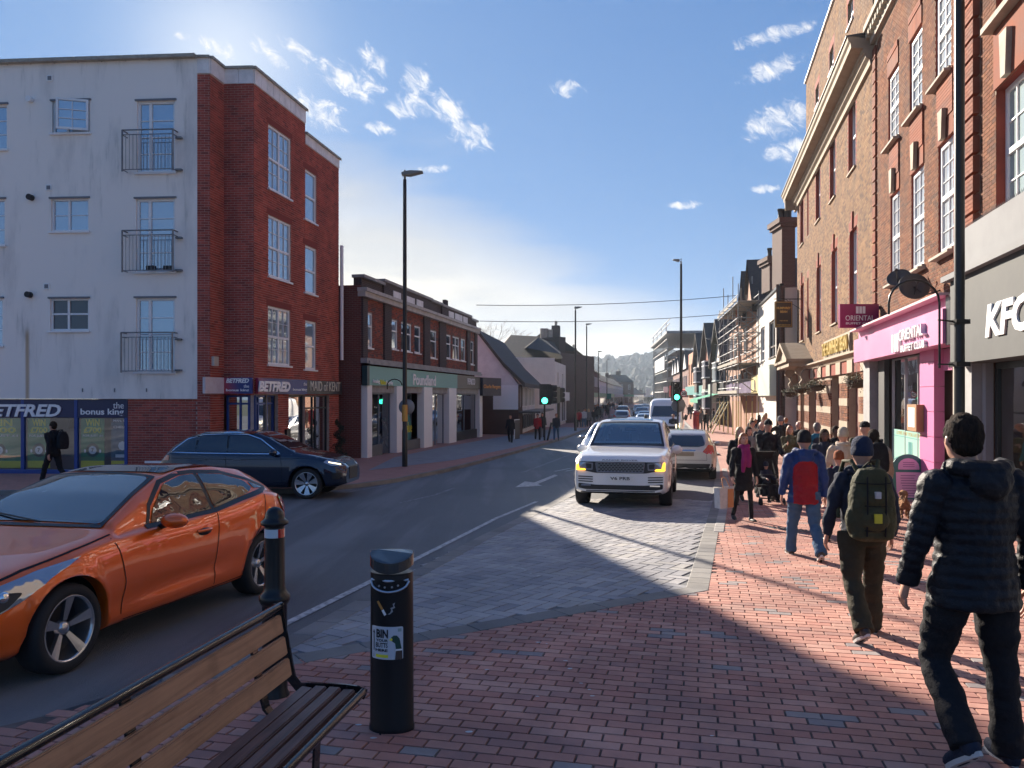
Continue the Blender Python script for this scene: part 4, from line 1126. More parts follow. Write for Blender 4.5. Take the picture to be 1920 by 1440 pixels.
for nm, W, zt_, mt_, lb in (
  ('brown_house', Wall(1079,88,1100,108), 622, brick_mat('brown_brick',(.13,.07,.055),(.10,.06,.05),(.14,.12,.11)), 'tall brown brick shop house with chimney stack just past the cream building'),
  ('brown_house', Wall(1100,110,1124,140), 662, MATS['brown_brick'], 'lower brown brick house with a pale shopfront beyond the taller brown one'),
  ('white_house', Wall(1124,142,1150,195), 692, WHR, 'small white fronted terrace further down the left side'),
  ('white_house', Wall(1150,200,1168,250), 706, WHR, 'pale terrace with dark roof farthest along the left side'),
  ('dark_house', Wall(1160,255,1188,262), 704, MATS['brown_brick'], 'dark brick house end-on where the street bends'),
  ('dark_house', Wall(1186,290,1206,320), 728, MATS['brown_brick'], 'smaller dark brick house right of the bend'),
  ('white_house', Wall(1206,330,1226,350), 738, WHR, 'little white house at the far end of the street')):
    o = building(nm, W, lb, 'house'); z = zat(zt_, W.A.y); g = G(W.A.y)-.2; ww = 6.5
    mb = MB(); W.box(mb,0,W.L,-ww,0,g,z-2.2); mb.build('wall', mt_, o)
    mb = MB(); a = W.p(-.3,-ww/2,0); b = W.p(W.L+.3,-ww/2,0); gable_roof(mb,(a.x,a.y),(b.x,b.y),ww+.6,z-2.2,2.6); mb.build('roof', ROOF, o)
    nw = max(2,int(W.L/3.2))
    for i in range(nw):
        a = (i+.25)*W.L/nw; W.window(o,(a,a+1.2,z-4.6,z-3.0),cols=(.5,),rows=(),rec=-.02,glass=DARKGLASS,sill=False)
        if z-g > 9: W.window(o,(a,a+1.2,z-7.6,z-6.0),cols=(.5,),rows=(),rec=-.02,glass=DARKGLASS,sill=False)
    board(W,'shop_fascia',(.3,W.L-.3,g+2.9,g+3.6),.02,.3,[PILW,mat('green_fascia',(.03,.22,.13),.4),BLUEFR][rnd.randrange(3)],o)
    W.window(o,(.5,W.L-.5,g+.6,g+2.8),cols=(.33,.66),rows=(),rec=-.02,glass=DARKGLASS,sill=False,name='shop_window',m=PILW)
    m2 = MB(); W.box(m2,W.L*.45,W.L*.45+1.3,-ww/2-.5,-ww/2+.5,z-1,z+1.6); m2.build('chimney', DKB, o)
    for i in (0,1):
        m2 = MB(); m2.tube([W.p(W.L*.45+.35+i*.6,-ww/2,z+1.6),W.p(W.L*.45+.35+i*.6,-ww/2,z+2.2)],.15,n=8); m2.build('chimney_pot', STONE, o)
# ================================================================ RIGHT SIDE
def RW(Ynear, Yfar, c=5.1):
    return Wall.pts((c+.2437*Yfar, Yfar), (c+.2437*Ynear, Ynear))
YF, YN = 39.9, 22.42
# ---- the tan brick pub
TANB = piece_mat('tan_brick', [(4,(.27,.165,.095)),(4,(.23,.135,.08)),(3,(.31,.195,.115)),(2,(.18,.105,.07)),(1,(.14,.09,.065))], .9, amt=.3, spec=.15)
TANM = mat('tan_mortar', (.25,.18,.125), .95, noise=(5,.6,(.26,.19,.13)), pos=True)
RUBB = piece_mat('rubbed_red_brick', [(2,(.26,.06,.04)),(2,(.29,.072,.045)),(1,(.22,.052,.038))], .85, amt=.25, spec=.2)
RBB = piece_mat('orange_brown_brick', [(4,(.19,.078,.044)),(4,(.22,.095,.052)),(3,(.165,.065,.038)),(2,(.24,.11,.06)),(2,(.12,.055,.038))], .9, amt=.35, spec=.15)
PS = mat('pale_stone', (.34,.275,.195), .8, noise=(3,.65,(.27,.21,.145)), bump=(18,.3), pos=True)
TW = RW(YN, YF); pub = building('pub_building', TW, 'tall tan brick pub with heavy stone cornice and stone-trimmed ground floor', 'building')
zcb = zat(62+53, YN)                                    # under the cornice
zfl = TW.z(1600, 668)                                   # top of ground floor stonework
zmain = zat(66, YN)
H = []
mid_ = [(1591,1604.7,206,334),(1556,1567,266,383),(1529,1539,313,416),(1500,1507.5,383,469)]
low_ = [(1593,1607,438,590),(1560.6,1568.5,473,610),(1531.5,1539,500,624),(1501,1507.6,539,629)]
def fixrow(rows):
    rc = [TW.r(*q) for q in rows]; zt = sum(q[3] for q in rc[:3])/3; zb = sum(q[2] for q in rc[:3])/3
    return [((a+b)/2-.62,(a+b)/2+.62,zb,zt) for a,b,_,_ in rc]
mid_, low_ = fixrow(mid_), fixrow(low_)
slit = [(TW.s(1515)-.2,TW.s(1515)+.2,mid_[0][2],mid_[0][3]),(TW.s(1515)-.2,TW.s(1515)+.2,low_[0][2],low_[0][3])]
holes = mid_+low_+slit
mb = MB(); TW.face(mb,0,TW.L,zfl,zmain-.2,holes,.2,0,1); mb.build('wall',[TANM,RUBB],pub,fix=False)
red = [(a-.24,b+.24,c,e+.34) for a,b,c,e in holes]
TW.bricks(pub,0,TW.L,zfl,zcb,red,TANB,nsingle=300,bh=.078)
for h in holes:                                         # red brick jambs, gauged arch, keystone
    a,b,c,e = h; mb = MB(); k = int((e-c)/.156)
    for i in range(int((e-c)/.078)):
        z = c+i*.078; w_ = .235 if i%2 else .12
        for x0,x1 in ((a-w_,a),(b,b+w_)): TW.box(mb,x0+.003,x1-.003,.0,.007,z,z+.067)
    n = 9
    for i in range(n):
        x = a-.1+(b-a+.2)*i/n; t = (i+.5)/n-.5; q = .16*t
        mb.add([TW.p(x+.006,.008,e),TW.p(x+(b-a+.2)/n-.006,.008,e),TW.p(x+(b-a+.2)/n-.006+q,.008,e+.33),TW.p(x+.006+q,.008,e+.33)],[(0,1,2,3)])
    mb.build('red_brick_surround', RUBB, pub, kind='stuff', fix=False)
    if h in low_:
        kx=(a+b)/2; poly(TW,'keystone',[(kx-.07,e),(kx+.07,e),(kx+.11,e+.55),(kx-.11,e+.55)],.0,.06,RUBB,pub)
for rc in mid_+low_:
    TW.window(pub,rc,cols=(),rows=(.5,),bars=(1,0),fr=.07,rec=.19,glass=SKYGLASS,sillm=PS,light=(.0,1.0,CURTAIN) if rc in low_ else None,barw=.02)
for rc in slit: board(TW,'blind_slit',rc,-.2,-.14,RUBB,pub)
prof = [(0,-.86),(.10,-.84),(.12,-.70),(.22,-.62),(.26,-.50),(.30,-.48),(.30,-.36),(.62,-.30),(.64,-.16),(.70,-.10),(.72,.02),(.0,.06)]
def moulding(W, prof, s0, s1, z, m, parent, name, mm=0):
    mb = MB(); n = len(prof)
    mb.add([W.p(s0,d,z+h) for d,h in prof]+[W.p(s1,d,z+h) for d,h in prof],[(i,(i+1)%n,n+(i+1)%n,n+i) for i in range(n)]+[tuple(range(n)),tuple(range(2*n-1,n-1,-1))])
    return mb.build(name, m, parent)
moulding(TW,prof,-.6,TW.L+.02,zmain,PS,pub,'cornice')
retw = TW.side(6); moulding(retw,prof,0,retw.L+.6,zmain,PS,pub,'cornice')
moulding(TW,[(0,-.1),(.74,.021),(.76,.03),(.76,.07),(0,.12)],-.6,TW.L+.02,zmain,mat('lead',(.05,.05,.055),.6),pub,'lead_flashing')
AW = RW(25.2, 40.9, 5.7)
zat_top = zat(155,40.8)
att = [AW.r(1588,1602,30,72),AW.r(1553,1566,101,146),AW.r(1527,1538,167,206)]
zt_=sum(q[3] for q in att)/3; zb_=sum(q[2] for q in att)/3
att=[((a+b)/2-.55,(a+b)/2+.55,zb_,zt_) for a,b,_,_ in att]
mb = MB(); AW.face(mb,0,AW.L,zmain-.3,zat_top,att,.18); mb.build('attic_wall',TANM,pub,fix=False)
AW.bricks(pub,0,AW.L,zmain,zat_top,[(a-.2,b+.2,c,e+.3) for a,b,c,e in att],TANB,nsingle=0,bh=.078)
for rc in att:
    mb = MB(); AW.box(mb,rc[0]-.2,rc[0],.0,.008,rc[2],rc[3]); AW.box(mb,rc[1],rc[1]+.2,.0,.008,rc[2],rc[3]); AW.box(mb,rc[0]-.2,rc[1]+.2,.0,.008,rc[3]+.001,rc[3]+.3); mb.build('red_brick_surround',RUBB,pub,fix=False)
    AW.window(pub,rc,cols=(),rows=(.5,),fr=.08,rec=.17)
mb = MB(); AW.box(mb,-.1,AW.L+.1,-.2,.1,zat_top,zat_top+.1); mb.build('coping',FASCIAP,pub)
mb = MB(); AW.box(mb,.01,AW.L-.01,-9,-.19,zmain-.4,zat_top-.05); TW.box(mb,.01,TW.L-.01,-11,-.21,G(40)-.2,zmain-.25); mb.build('rear_walls',MATS['rear_brick'],pub)
# ground floor of the pub: brick and stone blocks between openings
gY = G(30)
ops = [(1503,1509),(1519,1533),(1560,1576),(1592,1613)]
op = [(TW.s(a),TW.s(b),G(40)-.1,TW.z(1600,700)) for a,b in ops]
mb = MB(); TW.face(mb,0,TW.L,G(40)-.2,zfl-.001,op,.35,0,0,d=.0); mb.build('ground_floor_wall',PS,pub,fix=False)
k = 0
edges = [0]+[v for o_ in op for v in o_[:2]]+[TW.L]
for i in range(0,len(edges),2):
    a,b = edges[i],edges[i+1]; z = G(TW.p(a,0,0).y)+.35
    while z < op[0][3]-.1:
        hgt = .26
        if k%3==0: board(TW,'stone_block',(a+.01,b-.01,z,z+hgt),.0,.06,PS,pub)
        else:
            mb = MB(); 
            for r_ in range(3):
                x = a+.04
                while x < b-.06: TW.box(mb,x,min(x+.21,b-.04),.0,.045,z+r_*.085+.004,z+r_*.085+.078); x += .22
            mb.build('brick_band',RBB,pub,fix=False,kind='stuff')
        z += hgt+.004; k += 1
    board(TW,'plinth_stone',(a,b,gY-1,G(TW.p(a,0,0).y)+.34),.0,.10,PS,pub)
OAK = mat('dark_oak', (.07,.045,.03), .5, noise=(3,.6,(.04,.025,.02)), stretch=(1,1,.2))
for a,b,c,e in op:
    mb = MB(); TW.box(mb,a,b,-.42,-.36,c,e); o = mb.build('doorway',OAK,pub); 
    TW.window(pub,(a+.05,b-.05,c+.9,e-.1),cols=(.5,),rows=(.7,),fr=.07,rec=.32,glass=DARKGLASS,m=OAK,sill=False,name='pub_window')
k = 0; x = .1
while x < TW.L-.8:                                      # lintel course of alternating blocks
    w_ = .95 if k%2 else 1.25
    board(TW,'lintel_block',(x,x+w_-.03,op[0][3]+.02,op[0][3]+.62),.0,.09+.05*(k%2),PS if k%2 else RUBB,pub); x += w_; k += 1
moulding(TW,[(0,-.12),(.14,-.1),(.2,0),(.32,.06),(.32,.12),(0,.16)],0,TW.L,zfl-.02,PS,pub,'string_course')
GOLD = mat('gold_lettering', (.62,.45,.12), .35, .4)
lc = TW.r(1549,1597,636,657); board(TW,'sign_board',(lc[0]-.1,lc[1]+.1,zfl+.14,zfl+.86),.0,.08,PS,pub)
text('sign_lettering','THE HUMPHREY BEAN',TW,lc[0],zfl+.26,lc[1]-lc[0],.5,GOLD,pub,.05,.12,.02)
# portico
pa,pb = TW.s(1496),TW.s(1521); zc_ = TW.z(1510,690)
for x in (pa+.2,pb-.2):
    mb = MB(); pr = [(0,0),(.5,0),(.62,-.12),(.60,-.3),(.42,-.42),(.34,-.6),(.45,-.74),(.38,-.92),(.2,-1.0),(.12,-1.25),(0,-1.3)]
    n=len(pr); mb.add([TW.p(x-.16,.05+d,zc_+h) for d,h in pr]+[TW.p(x+.16,.05+d,zc_+h) for d,h in pr],[(i,(i+1)%n,n+(i+1)%n,n+i) for i in range(n)]+[tuple(range(n)),tuple(range(2*n-1,n-1,-1))]); mb.build('scroll_bracket',PS,pub)
mb = MB(); TW.box(mb,pa-.3,pb+.3,0,1.0,zc_+.001,zc_+.22); TW.box(mb,pa-.42,pb+.42,0,1.12,zc_+.221,zc_+.34)
for dd in (1.12,): 
    mb.add([TW.p(pa-.45,d,zc_+.341) for d in (0,dd)]+[TW.p(pb+.45,d,zc_+.341) for d in (0,dd)]+[TW.p((pa+pb)/2,d,zc_+1.25) for d in (0,dd)],[(0,1,5,4),(2,3,5,4),(0,2,4)])
    mb.add([TW.p(pa-.2,.95,zc_+.36),TW.p(pb+.2,.95,zc_+.36),TW.p((pa+pb)/2,.95,zc_+1.05)],[(0,1,2)])
    for q in ((pa-.45,.341,(pa+pb)/2,1.25),((pa+pb)/2,1.25,pb+.45,.341)):
        x0,h0,x1,h1=q; dz=-.16
        mb.add([TW.p(x0,1.13,zc_+h0),TW.p(x1,1.13,zc_+h1),TW.p(x1,1.13,zc_+h1+dz),TW.p(x0,1.13,zc_+h0+dz),TW.p(x0,.9,zc_+h0),TW.p(x1,.9,zc_+h1),TW.p(x1,.9,zc_+h1+dz),TW.p(x0,.9,zc_+h0+dz)],[(0,1,2,3),(0,4,5,1),(3,2,6,7)])
mb.build('pediment_hood',PS,pub)
# ---- red brick building over the pink restaurant
RBM = mat('sandy_mortar', (.33,.26,.19), .95, noise=(5,.6,(.32,.26,.19)), pos=True)
YK = 13.93
OW = RW(YK, YN-.03); ob = building('restaurant_building', OW, 'red and brown brick building with white leaded windows over the pink restaurant', 'building')
lowr = [OW.r(1670,1687.5,366,529),OW.r(1709,1733,330,509),OW.r(1759.5,1790,284,482)]
upr = [OW.r(1666,1685.5,150,274),OW.r(1706,1729.5,76,225),OW.r(1754,1783.6,6,167)]
def rowz(rcs): 
    zt=sum(q[3] for q in rcs)/3; zb=sum(q[2] for q in rcs)/3; return [(a,b,zb,zt) for a,b,_,_ in rcs]
lowr,upr = rowz(lowr),rowz(upr)
zfo = OW.z(1640,620)
zdent = zat(84,22.4)
mb = MB(); OW.face(mb,0,OW.L,zfo-.3,zdent+1.6,lowr+upr,.13,0,1); mb.build('wall',[RBM,RUBB],ob,fix=False)
panels = [(a-.04,b+.04,c0-.02,c1+.02) for (a,b,_,c0),(a2,b2,c1,_) in zip([(l[0],l[1],l[2],l[3]) for l in lowr],[(u[0],u[1],u[2],u[3]) for u in upr])]
qs = OW.s(1800)
sk = [(a-.02,b+.02,l[3],u[2]) for l,u,(a,b) in zip(lowr,upr,[(l[0],l[1]) for l in lowr])]
qz = [(qs,OW.L,zfo-.5,zdent+2),(0,.42,zfo-.5,zdent+2)]
OW.bricks(ob,0,OW.L,zfo-.3,zdent-.1,lowr+upr+sk+[(u[0]-.02,u[1]+.02,u[3],u[3]+.6) for u in upr]+qz,RBB,nsingle=300)
RUBO = piece_mat('orange_rubbed_brick', [(2,(.25,.08,.045)),(2,(.28,.092,.05)),(1,(.21,.068,.04))], .85, amt=.25, spec=.2)
for a,b,c,e in sk+[(u[0]-.02,u[1]+.02,u[3],u[3]+.6) for u in upr]:
    n_ = int((b-a)/.075); mb = MB(); nr = 3 if e-c>.7 else 2
    board(OW,'apron_backing',(a,b,c,e),.0,.012,RUBO,ob)
    for i in range(n_):
        x = a+(b-a)*i/n_; OW.box(mb,x+.004,x+(b-a)/n_-.004,.0125,.03,c+.01,c+.42)
    zz_ = c+.44
    while zz_ < e-.08: OW.box(mb,a+.03,b-.03,.0125,.045,zz_,zz_+.066); zz_ += .075
    mb.build('apron_brickwork',RUBO,ob,fix=False,kind='stuff')
for a,b,c,e in lowr:
    kx=(a+b)/2; poly(OW,'keystone',[(kx-.09,e+.01),(kx+.09,e+.01),(kx+.15,e+.62),(kx-.15,e+.62)],.046,.13,PS,ob)
for rc in lowr+upr:
    OW.window(ob,rc,cols=(),rows=(.5,),bars=(1,5),fr=.10,rec=.10,glass=mat('bright_glass',(.34,.38,.42),.06,0,.8,noise=(2,.6,(.5,.53,.55))),sillm=STONE,barw=.012)
    mb = MB(); OW.box(mb,rc[0]-.12,rc[1]+.12,.0,.17,rc[2]-.12,rc[2]-.065); mb.build('stone_sill',STONE,ob)
# rusticated quoins: five courses proud, one back
zq = zfo-.3
while zq < zdent-.2:
    for a,b,ns in ((qs,OW.L-.02,1),(.02,.40,0)):
        mb = MB(); 
        OW.box(mb,a,b,.0,.11 if ns else .05,zq,zq+.30)
        mb.build('quoin_block',RUBB if False else RUBO,ob,fix=False)
        mb = MB()
        for r_ in range(4):
            x = a+.01-(r_%2)*.1
            while x < b-.02:
                x0=max(x,a+.005); OW.box(mb,x0,min(x+.212,b-.005),.111 if ns else .051,(.111 if ns else .051)+.006,zq+r_*.075+.003,zq+r_*.075+.068); x += .222
        mb.build('quoin_bricks',RUBO,ob,fix=False,kind='stuff')
    zq += .355
mb = MB(); OW.box(mb,0,OW.L,.0,.12,zdent,zdent+.16); OW.box(mb,0,OW.L,.0,.30,zdent+.36,zdent+.52)
x=0
while x < OW.L: OW.box(mb,x,x+.16,.0,.24,zdent+.161,zdent+.359); x += .30
mb.build('dentil_cornice',STONE,ob,fix=False)
mb = MB(); OW.box(mb,.01,OW.L-.01,-10,-.14,G(20)-.2,zdent+1.5); mb.build('rear_walls',MATS['rear_brick'],ob)
# pink fascia
PINK = mat('pink_fascia', (.60,.20,.37), .4, noise=(1.2,.35,(.66,.27,.43)))
PINKP = mat('pink_pilaster', (.58,.16,.35), .45)
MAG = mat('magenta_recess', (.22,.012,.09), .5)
MAGS = mat('magenta_sign', (.30,.012,.11), .35)
zp0, zp1 = OW.z(1640,684), OW.z(1640,621)
zp1 = (zp1 + OW.z(1820,557))/2; zp0=(zp0+OW.z(1820,638))/2
board(OW,'restaurant_fascia',(.0,OW.s(1829),zp0,zp1-.24),.1,.55,PINK,ob)
board(OW,'restaurant_fascia',(.0,OW.s(1829),zp1-.239,zp1),.1,.42,PINK,ob)
board(OW,'fascia_ledge',(-.0,OW.s(1831),zp1+.001,zp1+.05),.0,.66,mat('pale_pink_trim',(.62,.42,.45),.5),ob)
board(OW,'fascia_end',(OW.s(1829)+.001,OW.L,zp0-.03,zp1+.0),.05,.50,BLACK,ob)
def lo(s_,x0,x1,y0,y1,m_,b=.0,depth=.05,W=None,nm='sign_lettering',par=None,d=.551,sp=1.0):
    W = W or OW.off(0); W2=OW.off(.55)
    a,bb = W2.s(x0),W2.s(x1); return text(nm,s_,OW,a,OW.off(.55).z(x0,y1),bb-a,W2.z(x0,y0)-W2.z(x0,y1),m_,ob,depth,.552,b,0,sp)
LETD = mat('letter_dark', (.10,.03,.06), .5)
lo('ORIENTAL',1693,1739,620,640,WLET,.0,.09); lo('BUFFET CLUB',1694,1739,648,661,WLET,.01,.06)
for i in range(3):
    W2=OW.off(.55); a=W2.s(1678+i*4.8); mb=MB(); OW.box(mb,a,a+.13,.552,.62,W2.z(1678,661),W2.z(1678,628)); mb.build('sign_emblem',WLET,ob)
SQ = (OW.L,)
# shopfront of the restaurant
gO = lambda px: OW.ground(OW.s(px))
GREYST = mat('grey_pilaster', (.30,.30,.30), .6, noise=(3,.5,(.2,.2,.2)))
board(OW,'pilaster',(.05,OW.s(1652),gO(1640)-.1,zp0-.001),.0,.30,GREYST,ob)
board(OW,'pilaster',(OW.s(1655),OW.s(1667),gO(1655)-.1,zp0-.001),.0,.12,BLACKMATT,ob)
a0,a1 = OW.s(1668),OW.s(1742)
RGL = glass_mat('restaurant_glass', (.55,.60,.60), .55)
mb = MB(); OW.face(mb,a0,a1,gO(1700)-.2,zp0-.001); 
shopfront(OW,a0,a1,gO(1668)-.2,zp0-.001,[a0+(a1-a0)*.36,a0+(a1-a0)*.68],mat('thin_alu',(.4,.41,.42),.4,.5),ob,RGL,rec=.06,fw=.035,depth=2.4,back=mat('restaurant_interior',(.09,.10,.10),.8,noise=(1.5,.8,(.16,.13,.09))))
MINT = mat('frosted_mint', (.33,.58,.50), .35, noise=(1,.3,(.40,.64,.56)))
zm = OW.z(1672,804); rcv=(a0+.04,a1-.04,gO(1700)+.30,zm)
board(OW,'frosted_panel',rcv,-.075,-.065,MINT,ob); board(OW,'frosted_line',(a0+.04,a1-.04,zm-.17,zm-.15),-.064,-.06,TEAL,ob)
text('print','LOVE FOR YOU AT HEART',OW,a0+.5,zm-.12,(a1-a0)-.9,.09,GOLD,ob,.003,-.064)
for i in range(3): board(OW,'sign_emblem',(a0+(a1-a0)*.45+i*.13,a0+(a1-a0)*.45+i*.13+.09,zm-.62,zm-.26),-.064,-.058,TEAL,ob)
board(OW,'stall_riser',(a0,a1,gO(1700)-.3,gO(1700)+.29),-.05,.05,CONC,ob)
for lx,ly in ((1711,697),(1722,700)):                   # pendant lamps hang inside
    mb=MB(); c_=OW.p(OW.s(lx),-1.2,OW.z(lx,ly)); mb.ball(c_,(.16,.16,.20),n=8); mb.tube([c_,c_+Vector((0,0,1.0))],.008,n=5); mb.build('pendant_lamp',mat('lamp_shade_pale',(.7,.68,.6),.5),ob)
z = gO(1742)-.1; k=0
while z < zp0-.2:
    board(OW,'pilaster_block',(OW.s(1743),OW.s(1771),z,min(z+.52,zp0-.001)),.0,.20,PINKP,ob); z += .53
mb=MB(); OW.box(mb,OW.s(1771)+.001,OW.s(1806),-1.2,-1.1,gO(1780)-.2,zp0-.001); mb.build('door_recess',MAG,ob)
board(OW,'door_head',(OW.s(1771)+.001,OW.s(1806),zp0-.45,zp0-.001),-.6,.02,PINK,ob)
board(OW,'door_light',(OW.s(1777),OW.s(1794),zp0-.75,zp0-.62),-.9,-.8,WLET,ob)
o=board(OW,'menu_case',OW.r(1733,1752,758,807),.21,.36,mat('wood_case',(.33,.17,.07),.5),ob); rr=OW.r(1736,1749,764,800); board(OW,'menu',rr,.361,.366,WLET,o)
STP = mat('limestone_pier', (.42,.38,.32), .8, noise=(2,.5,(.33,.30,.25)), pos=True)
board(OW,'stone_pier',(OW.s(1806),OW.L-.02,gO(1820)-.1,zp0-.04),.0,.18,STP,ob)
o=board(OW,'wall_notice',OW.r(1811,1823,716,752),.181,.19,WLET,ob); board(OW,'notice_stripe',OW.r(1811,1823,724,735),.191,.194,mat('notice_red',(.5,.04,.05),.5),o)
# two satellite dishes
for i,(px,py) in enumerate(((1722,524),(1762,536))):
    c_=OW.p(OW.s(px+8 if i==0 else px),.5,OW.z(px,py)); nrm=(Vector((-.45,-.55,.55)) if i==0 else Vector((-.2,-.9,.35))).normalized()
    M=Matrix.Translation(c_)@nrm.to_track_quat('Z','Y').to_matrix().to_4x4()
    mb=MB(); R_=.26 if i==0 else .31; mb.lathe([(0.001,-.06),(R_*.5,-.045),(R_*.85,-.01),(R_,.02),(R_*.985,.03),(R_*.5,-.03),(.001,-.045)],M=M,n=24)
    o=mb.build('satellite_dish',mat('dish_dark',(.05,.048,.045),.6),None); tag(o,'smaller dark satellite dish tilted up, left of two on the brick wall' if i==0 else 'larger dark satellite dish facing the street, right of two on the brick wall','satellite dish','satellite dishes above the restaurant')
    mb=MB(); wl=OW.p(OW.s(px+8 if i==0 else px)+.05,.0,c_.z-.1); mb.tube([wl,wl.lerp(c_,.6)+Vector((0,0,-.15)),c_],.018,n=6); mb.tube([c_+Vector((0,0,-.2)),c_+nrm*.30+Vector((0,0,-.05))],.012,n=6); mb.ball(c_+nrm*.30+Vector((0,0,-.03)),.04,n=6); mb.build('mounting_arm',BLACKMATT,o)
# ---- fried chicken shop
KW = RW(3.0, YK-.02); kb = building('takeaway_building', KW, 'brick building with sash windows over the grey chicken shop front at the right edge', 'building')
zk0,zk1 = zat(683,YK), zat(540,YK); zl1 = zat(437,YK)
kwin = [KW.r(1868,1905,170,412)]; a,b,c,e = kwin[0]; kwin=[(a-.0,a+1.25,c,e),(a+2.6,a+3.85,c,e),(a+5.2,a+6.45,c,e)]
kup = [(q[0],q[1],e+1.15,e+1.15+(e-c)) for q in kwin]
mb=MB(); KW.face(mb,0,KW.L,zl1-.2,e+6.5,kwin+kup,.22,0,1); mb.build('wall',[RBM,RUBB],kb,fix=False)
KW.bricks(kb,0,KW.L*.6,zl1-.1,e+3.2,kwin+kup+[(q[0]-.05,q[1]+.05,q[3],q[3]+1.1) for q in kwin],RBB,nsingle=200)
GLB = mat('frosted_sash_glass',(.30,.38,.38),.12,0,.7)
for q in kwin+kup:
    KW.window(kb,q,cols=(),rows=(.5,),bars=(2,3),fr=.09,rec=.20,glass=GLB,sillm=STONE,barw=.025)
for q in kwin:
    board(KW,'apron_brickwork',(q[0]-.05,q[1]+.05,q[3]+.01,q[3]+1.02),.0,.03,RUBO,kb)
    kx=(q[0]+q[1])/2; poly(KW,'keystone',[(kx-.1,q[3]+.01),(kx+.1,q[3]+.01),(kx+.16,q[3]+.75),(kx-.16,q[3]+.75)],.031,.12,STONE,kb)
    board(KW,'stone_sill',(q[0]-.15,q[1]+.15,q[3]+1.03,q[3]+1.13),.0,.2,STONE,kb)
SILV = mat('silver_fascia', (.30,.305,.31), .85, 0, .15, noise=(.8,.4,(.20,.205,.21)))
DGREY = mat('dark_grey_fascia', (.085,.09,.09), .7, 0, .2, noise=(1,.4,(.14,.145,.14)))
zmid = zat(527,YK)
board(KW,'upper_fascia',(.0,KW.L,zmid+.1,zl1),.0,.40,SILV,kb)
board(KW,'fascia_ledge',(-.15,KW.L,zmid,zmid+.099),.0,.62,SILV,kb)
board(KW,'shop_fascia',(.0,KW.L,zk0,zmid-.001),.0,.50,DGREY,kb)
W2=KW.off(.5); a=W2.s(1851); zt=W2.z(1851,572); zb=W2.z(1851,634); o=text('sign_lettering','KFC',KW,a,zb,1.75,(zt-zb),WLET,kb,.03,.501,.04,.15)
for zz in (zl1,): 
    mb=MB(); 
    for i in range(110):
        x=i*.07
        if x>KW.L: break
        for t in (-.02,0,.02): mb.tube([KW.p(x,.3,zz),KW.p(x+t*2,.3+t,zz+.11)],.0022,n=3,cap=False)
    mb.build('pigeon_spikes',STEEL,kb,kind='stuff')
gk=G(12)
board(KW,'pilaster',(.05,.42,gk-.2,zk0-.001),.0,.28,GREYST,kb)
board(KW,'pilaster',(.45,.62,gk-.2,zk0-.001),.0,.12,SILV,kb)
CREAMI = mat('cream_interior', (.50,.46,.40), .8, noise=(1,.5,(.36,.33,.30)))
shopfront(KW,.65,5.2,gk-.2,zk0-.001,[2.6],BLACK,kb,SHOPG,rec=.02,fw=.11,depth=1.2,back=CREAMI,transom=None)
o=board(KW,'window_notice',(KW.s(1900),KW.s(1900)+.6,KW.z(1900,842),KW.z(1900,815)),-.3,-.28,mat('notice_red',(.5,.04,.05),.5),kb)
board(KW,'window_notice',(KW.s(1906),KW.s(1906)+.4,KW.z(1906,808),KW.z(1906,790)),-.3,-.28,WLET,kb)
mb=MB(); KW.box(mb,.01,KW.L,-9,-1.35,gk-.5,e+6.4); KW.box(mb,.01,KW.L,-1.34,-.23,zk0+.1,e+6.4);mb.build('rear_walls',MATS['rear_brick'],kb)
mb=MB(); KW.box(mb,5.3,KW.L,-.3,.1,gk-.2,zk0-.001); mb.build('side_wall',GREYST,kb)

# ---- white building, dark side wall and chimneys beyond the pub
W1 = Wall(1418,52,1465,40.5); wb = building('white_building', W1, 'white rendered two storey shop with dark windows beyond the tan pub', 'building')
PALER = mat('pale_render', (.60,.56,.50), .8, noise=(1.5,.5,(.48,.44,.39)))  # warm off-white render, one base tone with soft mottling
zw = W1.z(1464,537); zw2=zw
wn=[W1.r(1442,1454,605,672),W1.r(1426.5,1434,631,682)]
wn=[(a,b,wn[0][2],wn[0][3]) for a,b,_,_ in wn]
mb=MB(); W1.face(mb,0,W1.L,G(50)-.2,zw,wn,.18); W1.box(mb,.01,W1.L-.01,-8,-.2,G(50),zw-.1); mb.build('wall',PALER,wb,fix=False)
for q in wn: W1.window(wb,q,cols=(.5,),rows=(.3,),fr=.09,rec=.15,glass=DARKGLASS,m=OAK if q is wn[0] else WHITE)
SV = Wall(1465,40.48,1499,41.6); DSB = brick_mat('dark_side_brick',(.11,.04,.03),(.09,.032,.026),(.13,.10,.08))
mb=MB(); SV.box(mb,.0,SV.L+2,-.3,.0,G(40)-.2,SV.z(1470,533)); mb.build('side_wall',DSB,wb)
board(W1,'shop_fascia',(*W1.r(1434,1457,740,691),)[:2]+(W1.z(1457,742),W1.z(1457,683)),.0,.4,mat('pale_mint_sign',(.42,.50,.44),.5),wb)
board(W1,'shop_fascia',(.1,W1.s(1434)-.05,W1.z(1434,737),W1.z(1434,702)),.0,.35,mat('yellow_sign',(.62,.52,.22),.5),wb)
disc(W1,'emblem',W1.s(1426),W1.z(1426,722),.35,.351,.37,OAK,wb)
shopfront(W1,.4,W1.s(1434),G(50)-.1,W1.z(1434,739),[3],BLUEFR,wb,SHOPG,rec=.05,depth=1.5)
shopfront(W1,W1.s(1436),W1.L-.3,G(45)-.1,W1.z(1457,744),[W1.s(1447)],WHITE,wb,SHOPG,rec=.05,depth=1.5,back=CREAMI)
m2=MB(); W1.box(m2,-.2,W1.L+.1,-.1,.1,zw,zw+.12); m2.tube([W1.p(W1.L-.1,.1,zw),W1.p(W1.L-.1,.1,G(40))],.05,n=6); m2.build('gutter',BLACK,wb)
